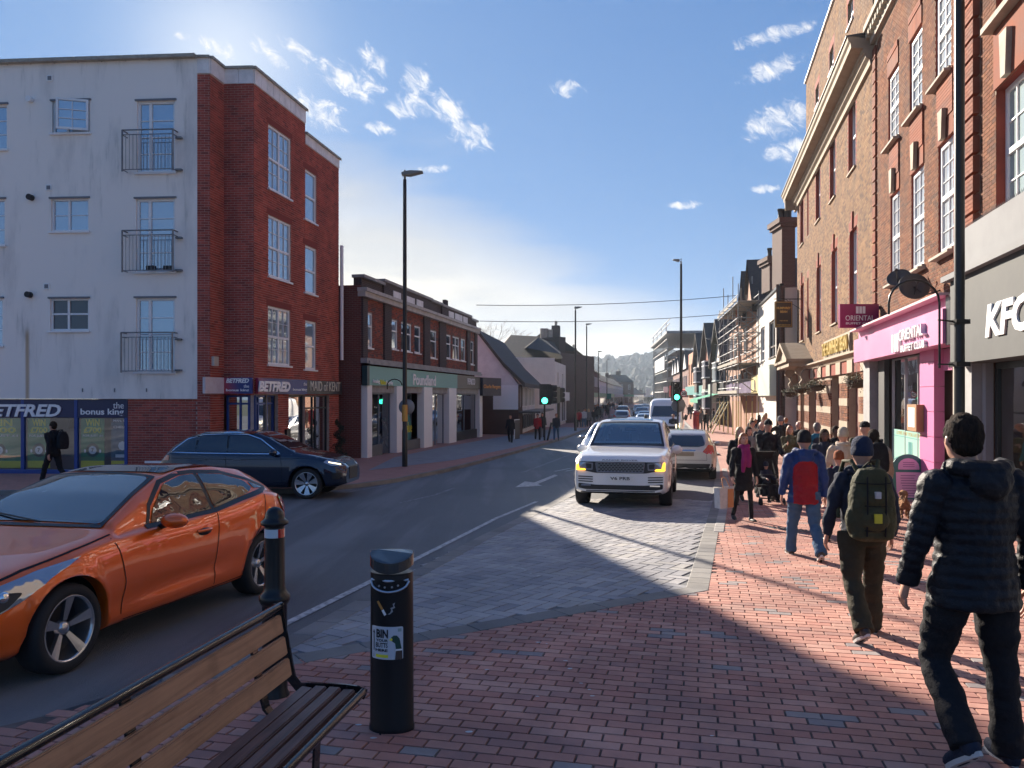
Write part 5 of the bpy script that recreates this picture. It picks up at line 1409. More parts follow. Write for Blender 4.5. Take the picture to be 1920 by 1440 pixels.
def chimney(px0,px1,Y,ytop,ybase,pots,label):
    w_=Wall(px0,Y,px1,Y); o=building('chimney_stack',w_,label,'chimney'); mb=MB()
    zt=zat(ytop,Y); zb=zat(ybase,Y); w_.box(mb,.0,w_.L,-1.6,0,zb,zt-.5); w_.box(mb,-.12,w_.L+.12,-1.72,.12,zt-.499,zt-.3); w_.box(mb,-.22,w_.L+.22,-1.82,.22,zt-.299,zt-.02)
    mb.build('stack',DSB,o)
    for i in range(pots):
        m2=MB(); c_=w_.p(w_.L*(i+.5)/pots,-.6,0); m2.lathe([(.16,zt-.02),(.13,zt+.25),(.14,zt+.5),(.17,zt+.52),(.17,zt+.62)],(c_.x,c_.y,0),n=10); m2.build('chimney_pot',BLACKMATT,o)
chimney(1466,1491,43,408,536,3,'tall dark brick chimney stack against the end of the tan pub')
chimney(1443,1466,50,480,545,2,'shorter dark chimney with two pots, left of the tall one')
# gabled brick range behind the scaffold tower
W2_ = Wall(1368,71,1418,52.05); gb = building('gabled_building', W2_, 'dark brick building with steep gables behind the scaffold tower', 'building')
ORB = brick_mat('orange_far_brick',(.38,.17,.09),(.33,.14,.08),(.40,.30,.22))
zg_=zat(585,52); mb=MB(); W2_.box(mb,0,W2_.L,-8,0,G(60)-.2,zg_); mb.build('wall',ORB,gb)
mb=MB()
for s0_,s1_,ap_ in ((1.0,6.5,492),(7.5,12.5,512)):
    zA=zat(ap_,W2_.p((s0_+s1_)/2,0,0).y)
    s0_ = W2_.L-s1_+0; 
for k,(pa_,pb_,pap,yap) in enumerate(((1399,1419,1408,492),(1389,1401,1397,513))):
    a,b,ap_=W2_.s(pa_),W2_.s(pb_)-.02,W2_.s(pap); zt=W2_.z(pap,yap)
    poly(W2_,'gable',[(a,zg_-.3),(b,zg_-.3),(b,zg_+.2),(ap_,zt),(a,zg_+.2)],-.2,.05+.02*k,ORB,gb)
    m2=MB(); 
    for p_,q_ in ((a-.2,ap_),(b+.2,ap_)):
        m2.add([W2_.p(p_,.3,zg_),W2_.p(q_,.3,zt+.2),W2_.p(q_,-9,zt+.2),W2_.p(p_,-9,zg_)],[(0,1,2,3)])
    m2.add([W2_.p(b+.2,.3,zg_),W2_.p(b+.2,-9,zg_),W2_.p(b+.2,-9,zg_-1)],[(0,1,2)])
    m2.build('roof',ROOF,gb)
for i in range(4):
    for zz in (0,3.3): W2_.window(gb,(1+i*3.9,2.6+i*3.9,zg_-2.4-zz,zg_-.6-zz),cols=(.5,),rows=(.5,),rec=-.02,glass=DARKGLASS,sill=False)
board(W2_,'shop_fascia',(.3,W2_.L-.3,G(60)+3.0,G(60)+3.8),.02,.3,mat('purple_sign',(.10,.06,.16),.5),gb)
# Tudor gables
W3 = Wall(1308,100,1368,71.1); NB=3; segL=W3.L/NB
for k in range(NB):
    A=W3.p(segL*k,0,0); B=W3.p(segL*(k+1)-.05,0,0); w_=Wall.pts((A.x,A.y),(B.x,B.y)); Ym=(A.y+B.y)/2
    o=building('tudor_house',w_,['farthest','middle','nearest'][k]+' of three gabled orange brick shop houses with bay windows',  'house','gabled shop houses in a row')
    ztp=zat([624,605,598][k],Ym); ze=ztp-4.2; g=G(Ym)-.2
    mb=MB(); w_.box(mb,0,w_.L,-7,0,g,ze); mb.build('wall',ORB,o)
    poly(w_,'gable',[(.3,ze),(w_.L-.3,ze),(w_.L/2,ztp-.3)],-.1,.25,PALER if k!=1 else RUBO,o)
    m2=MB(); thk=Vector((0,0,-.25))
    for p_ in (-.1,w_.L+.1):
        q=[w_.p(p_,.8,ze-.35),w_.p(w_.L/2,.8,ztp),w_.p(w_.L/2,-7,ztp),w_.p(p_,-7,ze-.35)]; m2.add(q+[v+thk for v in q],[(0,1,2,3),(7,6,5,4),(0,4,5,1),(3,2,6,7)])
    m2.build('roof',ROOF,o)
    c_=w_.L/2; m2=MB()
    for zz in (ze-2.0,ze-5.4):
        m2=MB(); bb=[(c_-1.5,0),(c_-1.0,.8),(c_+1.0,.8),(c_+1.5,0)]
        m2.add([w_.p(a,d,z) for z in (zz,zz+1.9) for a,d in bb],[(0,1,5,4),(1,2,6,5),(2,3,7,6),(4,5,6,7),(0,3,2,1)]); bo=m2.build('bay_window',DARKGLASS,o)
        m2=MB()
        for a,d in bb+[(c_-.33,.8),(c_+.33,.8)]: w_.box(m2,a-.07,a+.07,d-.06,d+.07,zz,zz+1.9)
        for z in (zz,zz+1.3,zz+1.8): w_.box(m2,c_-1.5,c_+1.5,.3,.88,z,z+.12)
        m2.build('frame',WHITE,bo)
        m2=MB(); w_.box(m2,c_-1.4,c_+1.4,0,.75,zz-1.2,zz-.01); m2.build('bay_panel',MATS['brown_brick'] if k%2 else OAK,o)
    board(w_,'shop_fascia',(.1,w_.L-.1,g+3.1,g+4.3),.02,.5,[TEAL,MATS['pale_mint_sign'],DARKF][k],o)
    w_.window(o,(.3,w_.L-.3,g+.7,g+3.0),cols=(.3,.6),rows=(.8,),rec=-.02,glass=DARKGLASS,sill=False,name='shop_window',m=[TEAL,WHITE,BLACK][k])
    if k==2:
        m2=MB(); m2.add([w_.p(1,.5,g+3.3),w_.p(w_.L-1,.5,g+3.3),w_.p(w_.L-1,2.8,g+2.7),w_.p(1,2.8,g+2.7),w_.p(1,2.8,g+2.35),w_.p(w_.L-1,2.8,g+2.35)],[(0,1,2,3),(3,2,5,4)]); m2.build('awning',mat('green_awning',(.01,.30,.17),.7),o)
    m2=MB(); w_.box(m2,w_.L-.25,w_.L-.08,.1,.22,g,ze); m2.build('downpipe',BLACK,o)
W4=Wall(1291,116,1309,101); o=building('orange_building',W4,'flat fronted orange brick block between the gables and the scaffolded building','building')
mb=MB(); z4=zat(654,101); W4.box(mb,0,W4.L,-8,0,G(110)-.2,z4); mb.build('wall',mat('orange_wall',(.50,.22,.12),.85,noise=(2,.4,(.42,.18,.10))),o)
for i in range(4):
    for zz in (4.6,): W4.window(o,(1.2+i*3.6,2.0+i*3.6,z4-zz,z4-1.6),cols=(),rows=(),rec=-.02,glass=DARKGLASS,sill=False,m=MATS['orange_wall'])
board(W4,'shop_fascia',(.2,W4.L-.2,G(110)+3.0,G(110)+4.2),.02,.5,TEAL,o)
W5=Wall(1262,160,1291,118); o=building('terrace_building',W5,'grey terrace with dormers half hidden behind the scaffolded building','building')
mb=MB(); z5_=zat(690,118); W5.box(mb,0,W5.L,-9,0,G(140)-.2,z5_); mb.build('wall',MATS['side_brick'],o)
mb=MB()
for i in range(5):
    a=W5.L*i/5; ze=z5_; zt=z5_+3
    for p_ in (a,a+W5.L/5): mb.add([W5.p(p_,.4,ze-.2),W5.p(a+W5.L/10,.4,zt),W5.p(a+W5.L/10,-7,zt),W5.p(p_,-7,ze-.2)],[(0,1,2,3)])
    mb.add([W5.p(a,.3,ze),W5.p(a+W5.L/5,.3,ze),W5.p(a+W5.L/10,.3,zt)],[(0,1,2)],1)
mb.build('roof',[ROOF,WHR],o)
for i in range(9): W5.window(o,(1+i*4.5,3+i*4.5,z5_-3.5,z5_-1),cols=(.5,),rows=(),rec=-.02,sill=False,glass=DARKGLASS)
board(W5,'shop_fascia',(.2,W5.L-.2,G(140)+3.0,G(140)+4.0),.02,.4,MATS['notice_red'],o)
W6=Wall(1238,205,1266,165); o=building('scaffolded_building',W6,'tall building wrapped in scaffolding with a temporary flat roof, far right side','building')
zS=zat(626,165)
mb=MB(); W6.box(mb,0,W6.L,-10,-.5,G(200)-.2,zS-3.5); mb.build('wall',MATS['brown_brick'],o)
board(W6,'temporary_roof',(-2,W6.L+8,zS-.5,zS),-12,2.5,STEEL,o)
for z in np.linspace(G(190)+2,zS-3,6):
    board(W6,'scaffold_deck',(-1.5,W6.L+1,z,z+.35),0,1.6,CONC,o)
for i in range(14):
    a=-1.5+(W6.L+2.5)*i/13; rod('scaffold_pole',W6.p(a,1.7,G(190)-.5),W6.p(a,1.7,zS+ (2.5 if i%4==0 else 0)),.10,STEEL,o)
for z in np.linspace(G(190)+2.8,zS-2.2,6): rod('scaffold_pole',W6.p(-1.5,1.8,z+1),W6.p(W6.L+1,1.8,z+1),.09,STEEL,o)
for z in (zS+1.2,zS+2.1): rod('scaffold_pole',W6.p(-1,2.2,z),W6.p(W6.L+12,2.2,z),.09,STEEL,o)
board(W6,'sheeting',(W6.L*.2,W6.L*.9,zS-7.5,zS-4.5),1.85,2.0,WLET,o)
for i,(a,b,ya,yb,zt,lb) in enumerate(((1228,1240,290,210,722,'red brick shop past the scaffolded building'),(1222,1229,400,300,732,'small pale building at the right of the far bend'))):
    w_=Wall(a,ya,b,yb); o=building('far_shop',w_,lb,'building'); mb=MB(); w_.box(mb,0,w_.L,-10,0,G(300)-.2,zat(zt,yb)); mb.build('wall',MATS['brown_brick'] if i==0 else PALER,o)
    mb=MB(); a_=w_.p(-.3,-5,0); b_=w_.p(w_.L+.3,-5,0); gable_roof(mb,(a_.x,a_.y),(b_.x,b_.y),10.6,zat(zt,yb),3.5); mb.build('roof',ROOF,o)
    for j in range(int(w_.L/6)): w_.window(o,(2+j*6,4+j*6,zat(zt,yb)-3.3,zat(zt,yb)-1.4),cols=(.5,),rows=(),rec=-.02,sill=False,glass=DARKGLASS)

# ---- scaffold tower on the footway
ST=Wall(1384,62,1427,50.5).off(.15); sc_=building('scaffold_tower',ST,'scaffold tower of grey poles with boarded decks standing on the right footway','scaffolding')
g=G(55); YELP=mat('yellow_sleeve',(.55,.50,.22),.6)
ztop=zat(585,56)
cols_=np.linspace(0,ST.L,5)
for i,a in enumerate(cols_):
    for d in (0,1.3):
        rod('scaffold_pole',ST.p(a,d,g-.1),ST.p(a,d,g+2.4),.045,YELP,sc_)
        rod('scaffold_pole',ST.p(a,d,g+2.4),ST.p(a,d,ztop+rnd.choice((.8,1.3,2.2,3.2))),.032,STEEL,sc_)
lv=[zat(y,56) for y in (741,715,689,662,636,610,584)]
for j,z in enumerate(lv):
    for d in (0,1.3):
        rod('scaffold_pole',ST.p(-.4,d+.04,z),ST.p(ST.L+.4,d+.04,z),.03,STEEL,sc_)
        rod('scaffold_pole',ST.p(-.4,d+.04,z+.5),ST.p(ST.L+.4,d+.04,z+.5),.03,STEEL,sc_) if j%2==0 else None
    for a in cols_: rod('scaffold_pole',ST.p(a+.05,-.5,z+.03),ST.p(a+.05,1.7,z+.03),.03,STEEL,sc_)
    if j in (0,2,6):
        for q in range(5): board(ST,'scaffold_board',(-.3,ST.L+.3,z+.06,z+.11),-.1+q*.29,.16+q*.29,mat('scaffold_timber',(.30,.27,.22),.85),sc_)
        board(ST,'toe_board',(-.3,ST.L+.3,z+.11,z+.32),1.4,1.44,MATS['scaffold_timber'],sc_)
for j in range(len(lv)-1):
    for i in range(4):
        if (i+j)%2: rod('scaffold_pole',ST.p(cols_[i],1.36,lv[j]),ST.p(cols_[i+1],1.36,lv[j+1]),.028,STEEL,sc_)
    rod('scaffold_pole',ST.p(ST.L,-.0,lv[j]),ST.p(ST.L,1.3,lv[j+1]),.028,STEEL,sc_)
for a in (0,.5,1.0): rod('scaffold_pole',ST.p(ST.L*.2+a*4,1.3,g+2.3),ST.p(ST.L*.2+a*4+.8,2.6,g),.045,YELP,sc_)
m2=MB(); lx=ST.L*.62
for a in (-.2,.2): m2.tube([ST.p(lx+a,.6,lv[2]),ST.p(lx+a,.9,lv[6])],.03,n=5)
for i in range(22): z=lv[2]+(lv[6]-lv[2])*i/22; m2.tube([ST.p(lx-.2,.6+.3*i/22,z),ST.p(lx+.2,.6+.3*i/22,z)],.018,n=4)
m2.build('ladder',mat('red_brown_ladder',(.30,.12,.07),.7),sc_)

# ---- wooded hill closing the valley
HILL=mat('hill_grass',(.055,.065,.035),.95,noise=(.02,.8,(.09,.085,.05)),pos=True)
WOOD=mat('winter_wood',(.045,.040,.028),.95,noise=(.15,.8,(.075,.06,.04)),pos=True)
mb=MB(); nx,ny=60,14; vs=[]
def hz_(x,y):
    t=(y-650)/450; px=960+F*x/max(y,1)
    e=26+22*math.exp(-((px-1280)/120)**2)+8*math.exp(-((px-1090)/90)**2)+9*mnoise.noise(Vector((x/160,y/200,0)))
    return G(400)-1+ (max(0,min(1,t))**1.2)*e*1.25 + 3*mnoise.noise(Vector((x/60,y/60,1)))*max(0,min(1,t))
for j in range(ny):
    for i in range(nx):
        y=640+j*45; x=-350+i*22; vs.append((x,y,hz_(x,y)))
mb.add(vs,[(j*nx+i,j*nx+i+1,(j+1)*nx+i+1,(j+1)*nx+i) for j in range(ny-1) for i in range(nx-1)],0,True)
mb.build('hill',HILL,None,kind='structure')
ico=bmesh.new(); bmesh.ops.create_icosphere(ico,subdivisions=2,radius=1.0)
iv=[v.co.copy() for v in ico.verts]; iff=[tuple(v.index for v in f.verts) for f in ico.faces]; ico.free()
mb=MB(); r2=random.Random(5)
for k in range(1500):
    y=r2.uniform(700,1180); x=r2.uniform(-60,560)*y/1100
    px=960+F*x/y
    if px<1090 and y<900: continue
    if r2.random()>.25+.75*(y>980): continue
    R_=r2.uniform(3,6.5); tall=r2.uniform(.9,1.7); base=Vector((x,y,hz_(x,y)+R_*.6*tall)); sd=r2.random()*50
    conif = abs(px-1219)<1.5 and y>1050
    vs=[base+Vector((v.x*R_,v.y*R_,v.z*R_*tall))*(1+.5*mnoise.noise(v*2.2+Vector((sd,0,0)))) for v in iv]
    mb.add(vs,iff,0,False)
mb.build('wooded_slope',WOOD,None,kind='stuff',fix=False)
# ================================================================ VEHICLES
TYRE = mat('tyre_rubber', (.018,.018,.019), .8, bump=(60,.2))
ALLOY = mat('alloy', (.55,.56,.58), .25, .9)
ALLOYD = mat('dark_alloy', (.10,.10,.11), .3, .8)
CARGLASS = mat('car_glass', (.018,.024,.030), .02, 0, 1.0, coat=.6)
TRIM = mat('black_trim', (.010,.010,.012), .45)
SEAM = mat('panel_gap', (.006,.006,.007), .9)
CHROME = mat('chrome', (.75,.76,.78), .08, 1.0)
LENS = mat('clear_lens', (.42,.44,.47), .06, .55, 1.0, coat=1.0)
REDL = mat('red_lens', (.42,.008,.012), .12, 0, .8, coat=1.0)
PLATEW = mat('number_plate_white', (.72,.72,.70), .4)
PLATEY = mat('number_plate_yellow', (.62,.48,.03), .4)
AMBER = mat('amber_lamp_lit', (1.0,.45,.02), .4, emit=(1.0,.42,.02), estr=1.6)
HEADLIT = mat('headlamp_lit', (.9,.85,.7), .3, emit=(1.0,.85,.55), estr=1.0)
def wheel(parent, M, r, w, rimr, spokes, rimm, style='split', name='wheel'):
    """M: axle along local x, outside at +x"""
    mb = MB(); R90 = M @ Matrix.Rotation(PI/2, 4, 'Y')
    mb.lathe([(rimr*.98,-w/2),(r*.93,-w/2+.0),(r*.985,-w/2+.03),(r,-w/2+.06),(r,w/2-.06),(r*.985,w/2-.03),(r*.93,w/2),(rimr*1.02,w/2),(rimr*.99,w/2-.02)], M=R90, n=40)
    o = mb.build(name, TYRE, parent)
    mb = MB(); mb.lathe([(rimr*1.02,w/2-.005),(rimr*.965,w/2),(rimr*.93,w/2-.03),(rimr*.90,-w/2+.03)], M=R90, n=40)
    for k in range(spokes):
        for off in ((-.13,.13) if style=='split' else ((-.07,.07) if style=='star' else (0,))):
            a = 2*PI*k/spokes+.3
            def P(rr, da, x): return M @ Vector((x, rr*math.cos(a+da), rr*math.sin(a+da)))
            hw0, hw1 = (.035/.07, .028/rimr*1.2) if style!='star' else (.25, .10)
            vs = [P(.055,off*.6-.5*.6,w/2-.055),P(.055,off*.6+.5*.6,w/2-.055),P(rimr*.95,off*1.1+hw1,w/2-.012),P(rimr*.95,off*1.1-hw1,w/2-.012)]
            vb = [v - (M.to_3x3() @ Vector((.03,0,0))) for v in vs]
            mb.add(vs+vb, [(0,1,2,3),(7,6,5,4),(0,4,5,1),(1,5,6,2),(2,6,7,3),(3,7,4,0)])
    mb.lathe([(.001,w/2-.042),(.03,w/2-.044),(.045,w/2-.055),(.06,w/2-.09)], M=R90, n=20)
    mb.build('rim', rimm, o)
    mb = MB(); mb.lathe([(.001,-w/2+.055),(rimr*.92,-w/2+.06)], M=R90, n=24); mb.build('brake_disc', TRIM, o)
    return o
def smoothed(ctrl, xs, k=.10):
    c = np.array(ctrl, float); fine = np.linspace(xs[0]-1, xs[-1]+1, 2400)
    y = np.interp(fine, c[:,0], c[:,1]); h = fine[1]-fine[0]; n = max(1,int(k/h)); ker = np.hanning(2*n+1); ker /= ker.sum()
    return np.interp(xs, fine, np.convolve(np.pad(y,n,mode='edge'), ker, 'valid'))
class Car:
    """x runs from the nose (0) to the tail (L); built in the frame of its Empty, nose towards +X"""
    def __init__(s, name, label, cat, pos, heading, L, W, top, belt, bot, plan, roofw, wheels, wr, paint, group=None, arch=.06, shoulder=.93, under=.22, soft=.10, lowfi=False, crease=0.0):
        s.root = empty(name, (pos[0],pos[1],G(pos[1])), heading, label, cat, group); s.L=L; s.W=W; s.W2=W/2; s.wheels=wheels; s.wr=wr
        sl = math.atan((G(pos[1]+1)-G(pos[1]-1))/2); s.root.rotation_euler = (0,0,heading)
        WM[s.root.name] = Matrix.Translation((pos[0],pos[1],G(pos[1])))@Matrix.Rotation(heading,4,'Z')
        # follow the fall of the street
        dx,dy = math.cos(heading),math.sin(heading); pitch = -math.atan(2*sl*dy/2); roll = math.atan(sl*dx)
        R = Matrix.Rotation(heading,4,'Z')@Matrix.Rotation(pitch,4,'Y')@Matrix.Rotation(roll,4,'X')
        s.root.rotation_euler = R.to_euler(); WM[s.root.name] = Matrix.Translation((pos[0],pos[1],G(pos[1])))@R; s.M = WM[s.root.name]
        n = 70 if lowfi else 150
        t = np.linspace(0,1,n); xs = L*(t - .045*np.sin(2*PI*t))
        xs = np.unique(np.concatenate([[0,.012,.03,.06,.1],xs,[L-.1,L-.06,L-.03,L-.012,L]])); xs=np.clip(xs,0,L); n=len(xs)
        zt = smoothed(top,xs,soft); zb_ = smoothed(belt,xs,.16); zo = smoothed(bot,xs,.08); pw = smoothed(plan,xs,.05)*s.W2; rw = smoothed(roofw,xs,.15)
        zb_ = np.minimum(zb_, zt-.02)
        rings=[]
        K = 22 if lowfi else 40
        for i,x in enumerate(xs):
            w=pw[i]; b=zb_[i]; o=zo[i]; tt=zt[i]; g=tt-b; rr=w*rw[i]
            if g < .12: rr = w*(.80)
            sh=shoulder
            cp=[(0,o+.0),(w*.86,o),(w*.965,o+.05),(w*.99,o+(b-o)*.30),(w*(1.0),o+(b-o)*.62),(w*(.985),o+(b-o)*.86),(w*(sh+.02),b-.005)]
            if g>.12: cp += [(w*sh*.985+(rr-w*sh)*.12,b+g*.12),(w*sh+(rr-w*sh)*.55,b+g*.52),(rr,b+g*.86),(rr*.90,b+g*.955),(rr*.55,tt-.004),(0,tt)]
            else: cp += [(w*(sh-.02),b+g*.3),(w*(sh-.06),b+g*.6),(rr*.98,b+g*.8),(rr*.80,b+g*.9),(rr*.45,b+g*.98),(0,tt)]
            cp=np.array(cp); m=len(cp); u=np.linspace(0,m-1,K); out=[]
            for q in u:
                a=int(min(q,m-2)); f=q-a; p0=cp[max(a-1,0)];p1=cp[a];p2=cp[a+1];p3=cp[min(a+2,m-1)]
                if a in (0,1): v=p1+(p2-p1)*f
                else: v=.5*((2*p1)+(-p0+p2)*f+(2*p0-5*p1+4*p2-p3)*f*f+(-p0+3*p1-3*p2+p3)*f**3)
                out.append(v)
            out=np.array(out)
            if crease:
                d_=np.exp(-((out[:,1]-(o+(b-o)*.22-.0+ .16*(x/L)))/.05)**2)*crease*np.clip(math.sin(PI*min(max((x-.25*L)/(.5*L),0),1)),0,1); out[:,0]-=d_*(out[:,1]<b)
            out[:,0]=np.maximum(out[:,0],0)
            R_=wr+arch
            for xw in wheels:
                dx_=x-xw
                if abs(dx_)<R_:
                    za=wr+math.sqrt(R_*R_-dx_*dx_)
                    for q in range(K):
                        if out[q,0]>w*.55 and out[q,1]<za: out[q,1]=za
                        # flared lip
                    sel=(out[:,0]>w*.55)&(out[:,1]<za+.10)&(out[:,1]>=za-.001); out[sel,0]+=.012
            rings.append(out)
        s.xs=xs; s.rings=rings
        vs=[];fs=[];ms=[]
        for i,x in enumerate(xs):
            for y,z in rings[i]: vs.append((L/2-x,-y,z))
            for y,z in rings[i][1:-1][::-1]: vs.append((L/2-x,y,z))
        NR=2*K-2
        for i in range(n-1):
            for k in range(NR):
                a,b_,c,d=i*NR+k,i*NR+(k+1)%NR,(i+1)*NR+(k+1)%NR,(i+1)*NR+k
                fs.append((a,b_,c,d)); kk=k if k<K-1 else NR-1-k
                y_=abs(vs[a][1]); ms.append(1 if (kk*13/K<1.0) else 0)
        fs.append(tuple(range(NR-1,-1,-1))); ms.append(0); fs.append(tuple((n-1)*NR+k for k in range(NR))); ms.append(0)
        s.v=[Vector(v) for v in vs]; s.f=fs; s.m=ms; s.paint=paint
        s.bvh=BVHTree.FromPolygons(s.v,fs); s.cuts=[]
    def finish_body(s, cut=None, extra=None):
        mb=MB(); mb.T=s.M; keep=[i for i,f in enumerate(s.f) if not (cut and cut(sum((s.v[k] for k in f),Vector())/len(f)))]
        mb.v=[tuple(s.M@v) for v in s.v]; mb.f=[s.f[i] for i in keep]; mb.m=[s.m[i] for i in keep]; mb.sm=[len(s.f[i])==4 for i in keep]
        o=mb.build('body',[s.paint,TRIM],s.root)
        return o
    def cast(s, p, ax):
        d={'L':Vector((0,-1,0)),'R':Vector((0,1,0)),'F':Vector((-1,0,0)),'B':Vector((1,0,0)),'T':Vector((0,0,-1))}[ax]
        a,b=p; X=s.L/2-a if ax in 'LRT' else None
        o={'L':lambda:Vector((X,3,b)),'R':lambda:Vector((X,-3,b)),'F':lambda:Vector((6,a,b)),'B':lambda:Vector((-6,a,b)),'T':lambda:Vector((X,b,4))}[ax]()
        h=s.bvh.ray_cast(o,d)
        return (h[0],d,h[1]) if h[0] is not None else (None,d,None)
    def patch(s, name, pts, ax, m, off=.006, maxe=.07, parent=None, smooth=True, thick=0.0):
        """skin of material m over the outline pts, laid on the body from side ax"""
        bm=bmesh.new(); f=bm.faces.new([bm.verts.new((a,b,0)) for a,b in pts])
        bmesh.ops.triangulate(bm,faces=bm.faces[:])
        for _ in range(5):
            ed=[e for e in bm.edges if e.calc_length()>maxe]
            if not ed: break
            bmesh.ops.subdivide_edges(bm,edges=ed,cuts=1,use_grid_fill=False); bmesh.ops.triangulate(bm,faces=[f for f in bm.faces if len(f.verts)>3])
        dead=[]
        for v in bm.verts:
            h,d,nn=s.cast((v.co.x,v.co.y),ax)
            if h is None: dead.append(v)
            else: v.co=s.M@(h-d*off+(nn*off*.3 if nn else Vector()))
        if dead: bmesh.ops.delete(bm,geom=dead,context='VERTS')
        inv=wm(parent or s.root).inverted(); 
        for v in bm.verts: v.co=inv@v.co
        o=bmobj(name,bm,m,parent or s.root,smooth=smooth)
        return o
    def both(s,name,pts,m,**k):
        return [s.patch(name,pts,'L',m,**k),s.patch(name,pts,'R',m,**k)]
    def line(s,name,pts,ax,w,m,off=.004,parent=None,step=.04):
        P=[Vector((a,b,0)) for a,b in pts];Q=[]
        for a,b in zip(P[:-1],P[1:]):
            n=max(1,int((b-a).length/step));Q+=[a.lerp(b,i/n) for i in range(n)]
        Q.append(P[-1]);mb=MB();prev=None
        for i,p in enumerate(Q):
            d=(Q[min(i+1,len(Q)-1)]-Q[max(i-1,0)]).normalized();nn=Vector((-d.y,d.x,0))*w/2
            h1=s.cast(((p+nn).x,(p+nn).y),ax);h2=s.cast(((p-nn).x,(p-nn).y),ax)
            if h1[0] is None or h2[0] is None: prev=None;continue
            cur=(s.M@(h1[0]-h1[1]*off),s.M@(h2[0]-h2[1]*off))
            if prev: mb.quad(prev[0],prev[1],cur[1],cur[0])
            prev=cur
        return mb.build(name,m,parent or s.root) if mb.v else None
    def lines(s,name,pts,w,m,**k): s.line(name,pts,'L',w,m,**k); s.line(name,pts,'R',w,m,**k)
    def add_wheels(s, tw, rimr, spokes, rimm, style='split', inset=.03):
        for xw in s.wheels:
            i=int(np.argmin(abs(s.xs-xw))); y=s.rings[i][:,0].max()-inset-tw/2
            for sg in (1,-1):
                M=s.M@Matrix.Translation((s.L/2-xw,sg*y,s.wr))@(Matrix.Rotation(PI/2,4,'Z') if sg>0 else Matrix.Rotation(-PI/2,4,'Z'))
                wheel(s.root,M,s.wr,tw,rimr,spokes,rimm,style)
    def box(s,name,a,b,m,parent=None,bev=.02):
        bm=bmesh.new(); bmesh.ops.create_cube(bm,size=1)
        for v in bm.verts: v.co=Vector(((a[0]+b[0])/2+v.co.x*(b[0]-a[0]),(a[1]+b[1])/2+v.co.y*(b[1]-a[1]),(a[2]+b[2])/2+v.co.z*(b[2]-a[2])))
        if bev: bmesh.ops.bevel(bm,geom=bm.edges[:],offset=bev,segments=2,affect='EDGES')
        inv=wm(parent or s.root).inverted()
        for v in bm.verts: v.co=inv@(s.M@v.co)
        return bmobj(name,bm,m,parent or s.root,smooth=False)
    def mirror(s, x, y, z, m, sz=(.10,.13,.07)):
        for sg in (1,-1):
            mb=MB(); mb.T=s.M; mb.ball((s.L/2-x,sg*y,z),sz,n=10); o=mb.build('wing_mirror',m,s.root)
            mb=MB(); mb.T=s.M; mb.tube([(s.L/2-x-.03,sg*(y-.16),z-.06),(s.L/2-x,sg*(y-.05),z-.03)],.025,n=6); mb.build('arm',TRIM,o)
def rounded(pts,r=.03,n=4):
    out=[];P=[Vector((a,b,0)) for a,b in pts]
    for i,p in enumerate(P):
        a=P[i-1];b=P[(i+1)%len(P)];d1=(a-p);d2=(b-p);rr=min(r,d1.length*.45,d2.length*.45);p1=p+d1.normalized()*rr;p2=p+d2.normalized()*rr
        for k in range(n+1):
            t=k/n;q=p1*(1-t)**2+p*2*t*(1-t)+p2*t*t;out.append((q.x,q.y))
    return out

# ---- orange hatchback, near left
ORANGE=bpy.data.materials.new('orange_metallic');ORANGE.use_nodes=True
def _or():
    w=NT(ORANGE.node_tree);p=w.n['Principled BSDF']; p.inputs['Base Color'].default_value=(.90,.135,.008,1);p.inputs['Metallic'].default_value=.28;p.inputs['Roughness'].default_value=.30
    p.inputs['Coat Weight'].default_value=1.0;p.inputs['Coat Roughness'].default_value=.02
    g=w.new('ShaderNodeTexCoord').outputs['Object'];v=w.new('ShaderNodeTexNoise',{'Vector':g,'Scale':900.0,'Detail':1.0})
    b=w.new('ShaderNodeBump',{'Height':v.outputs[0],'Strength':.06,'Distance':.001});w.l.new(b.outputs[0],p.inputs['Normal'])
    n2=w.new('ShaderNodeTexNoise',{'Vector':g,'Scale':2.2,'Detail':1.0});b2=w.new('ShaderNodeBump',{'Height':n2.outputs[0],'Strength':.10,'Distance':.05});w.l.new(b2.outputs[0],p.inputs['Coat Normal'])
_or()
fw=Vector((*gp(113,1266),0)); fw=Vector((fw.x,fw.y,0)); rwv=Vector((*gp(490,1112),0))
hdv=(fw-rwv); wb_=2.62; hdv.normalize(); hd=math.atan2(hdv.y,hdv.x)
# near-side wheels stand 0.80 m from the centre line
nrm=Vector((hdv.y,-hdv.x,0)); nrm = nrm if nrm.x<0 else -nrm
mid=(fw+rwv)/2+nrm*.84
cx=mid-hdv*(-( .84+wb_/2-2.11))*0
C1=Car('orange_car','glossy orange hatchback with five spoke alloy wheels, passing behind the bench','car',(mid.x,mid.y),hd,4.22,1.79,
  top=[(0,.60),(.04,.66),(.25,.76),(.7,.87),(1.15,.955),(1.30,.99),(1.75,1.20),(2.15,1.345),(2.5,1.395),(3.0,1.39),(3.45,1.33),(3.8,1.21),(4.0,1.09),(4.13,.97),(4.19,.84),(4.22,.7)],
  belt=[(0,.52),(.4,.70),(1.0,.86),(1.5,.90),(2.4,.93),(3.1,1.0),(3.5,1.07),(3.9,1.02),(4.22,.8)],
  bot=[(0,.26),(.2,.20),(1.2,.19),(3,.20),(3.9,.22),(4.22,.34)],
  plan=[(0,.66),(.06,.78),(.2,.88),(.5,.965),(.85,1.0),(1.6,.97),(2.4,.975),(3.3,1.0),(3.7,.985),(4.0,.92),(4.16,.82),(4.22,.72)],
  roofw=[(0,.8),(1.3,.84),(1.9,.72),(2.4,.66),(3.2,.64),(3.8,.66),(4.22,.7)],
  wheels=(.80,3.45),wr=.322,paint=ORANGE,shoulder=.925,crease=.035,arch=.055)
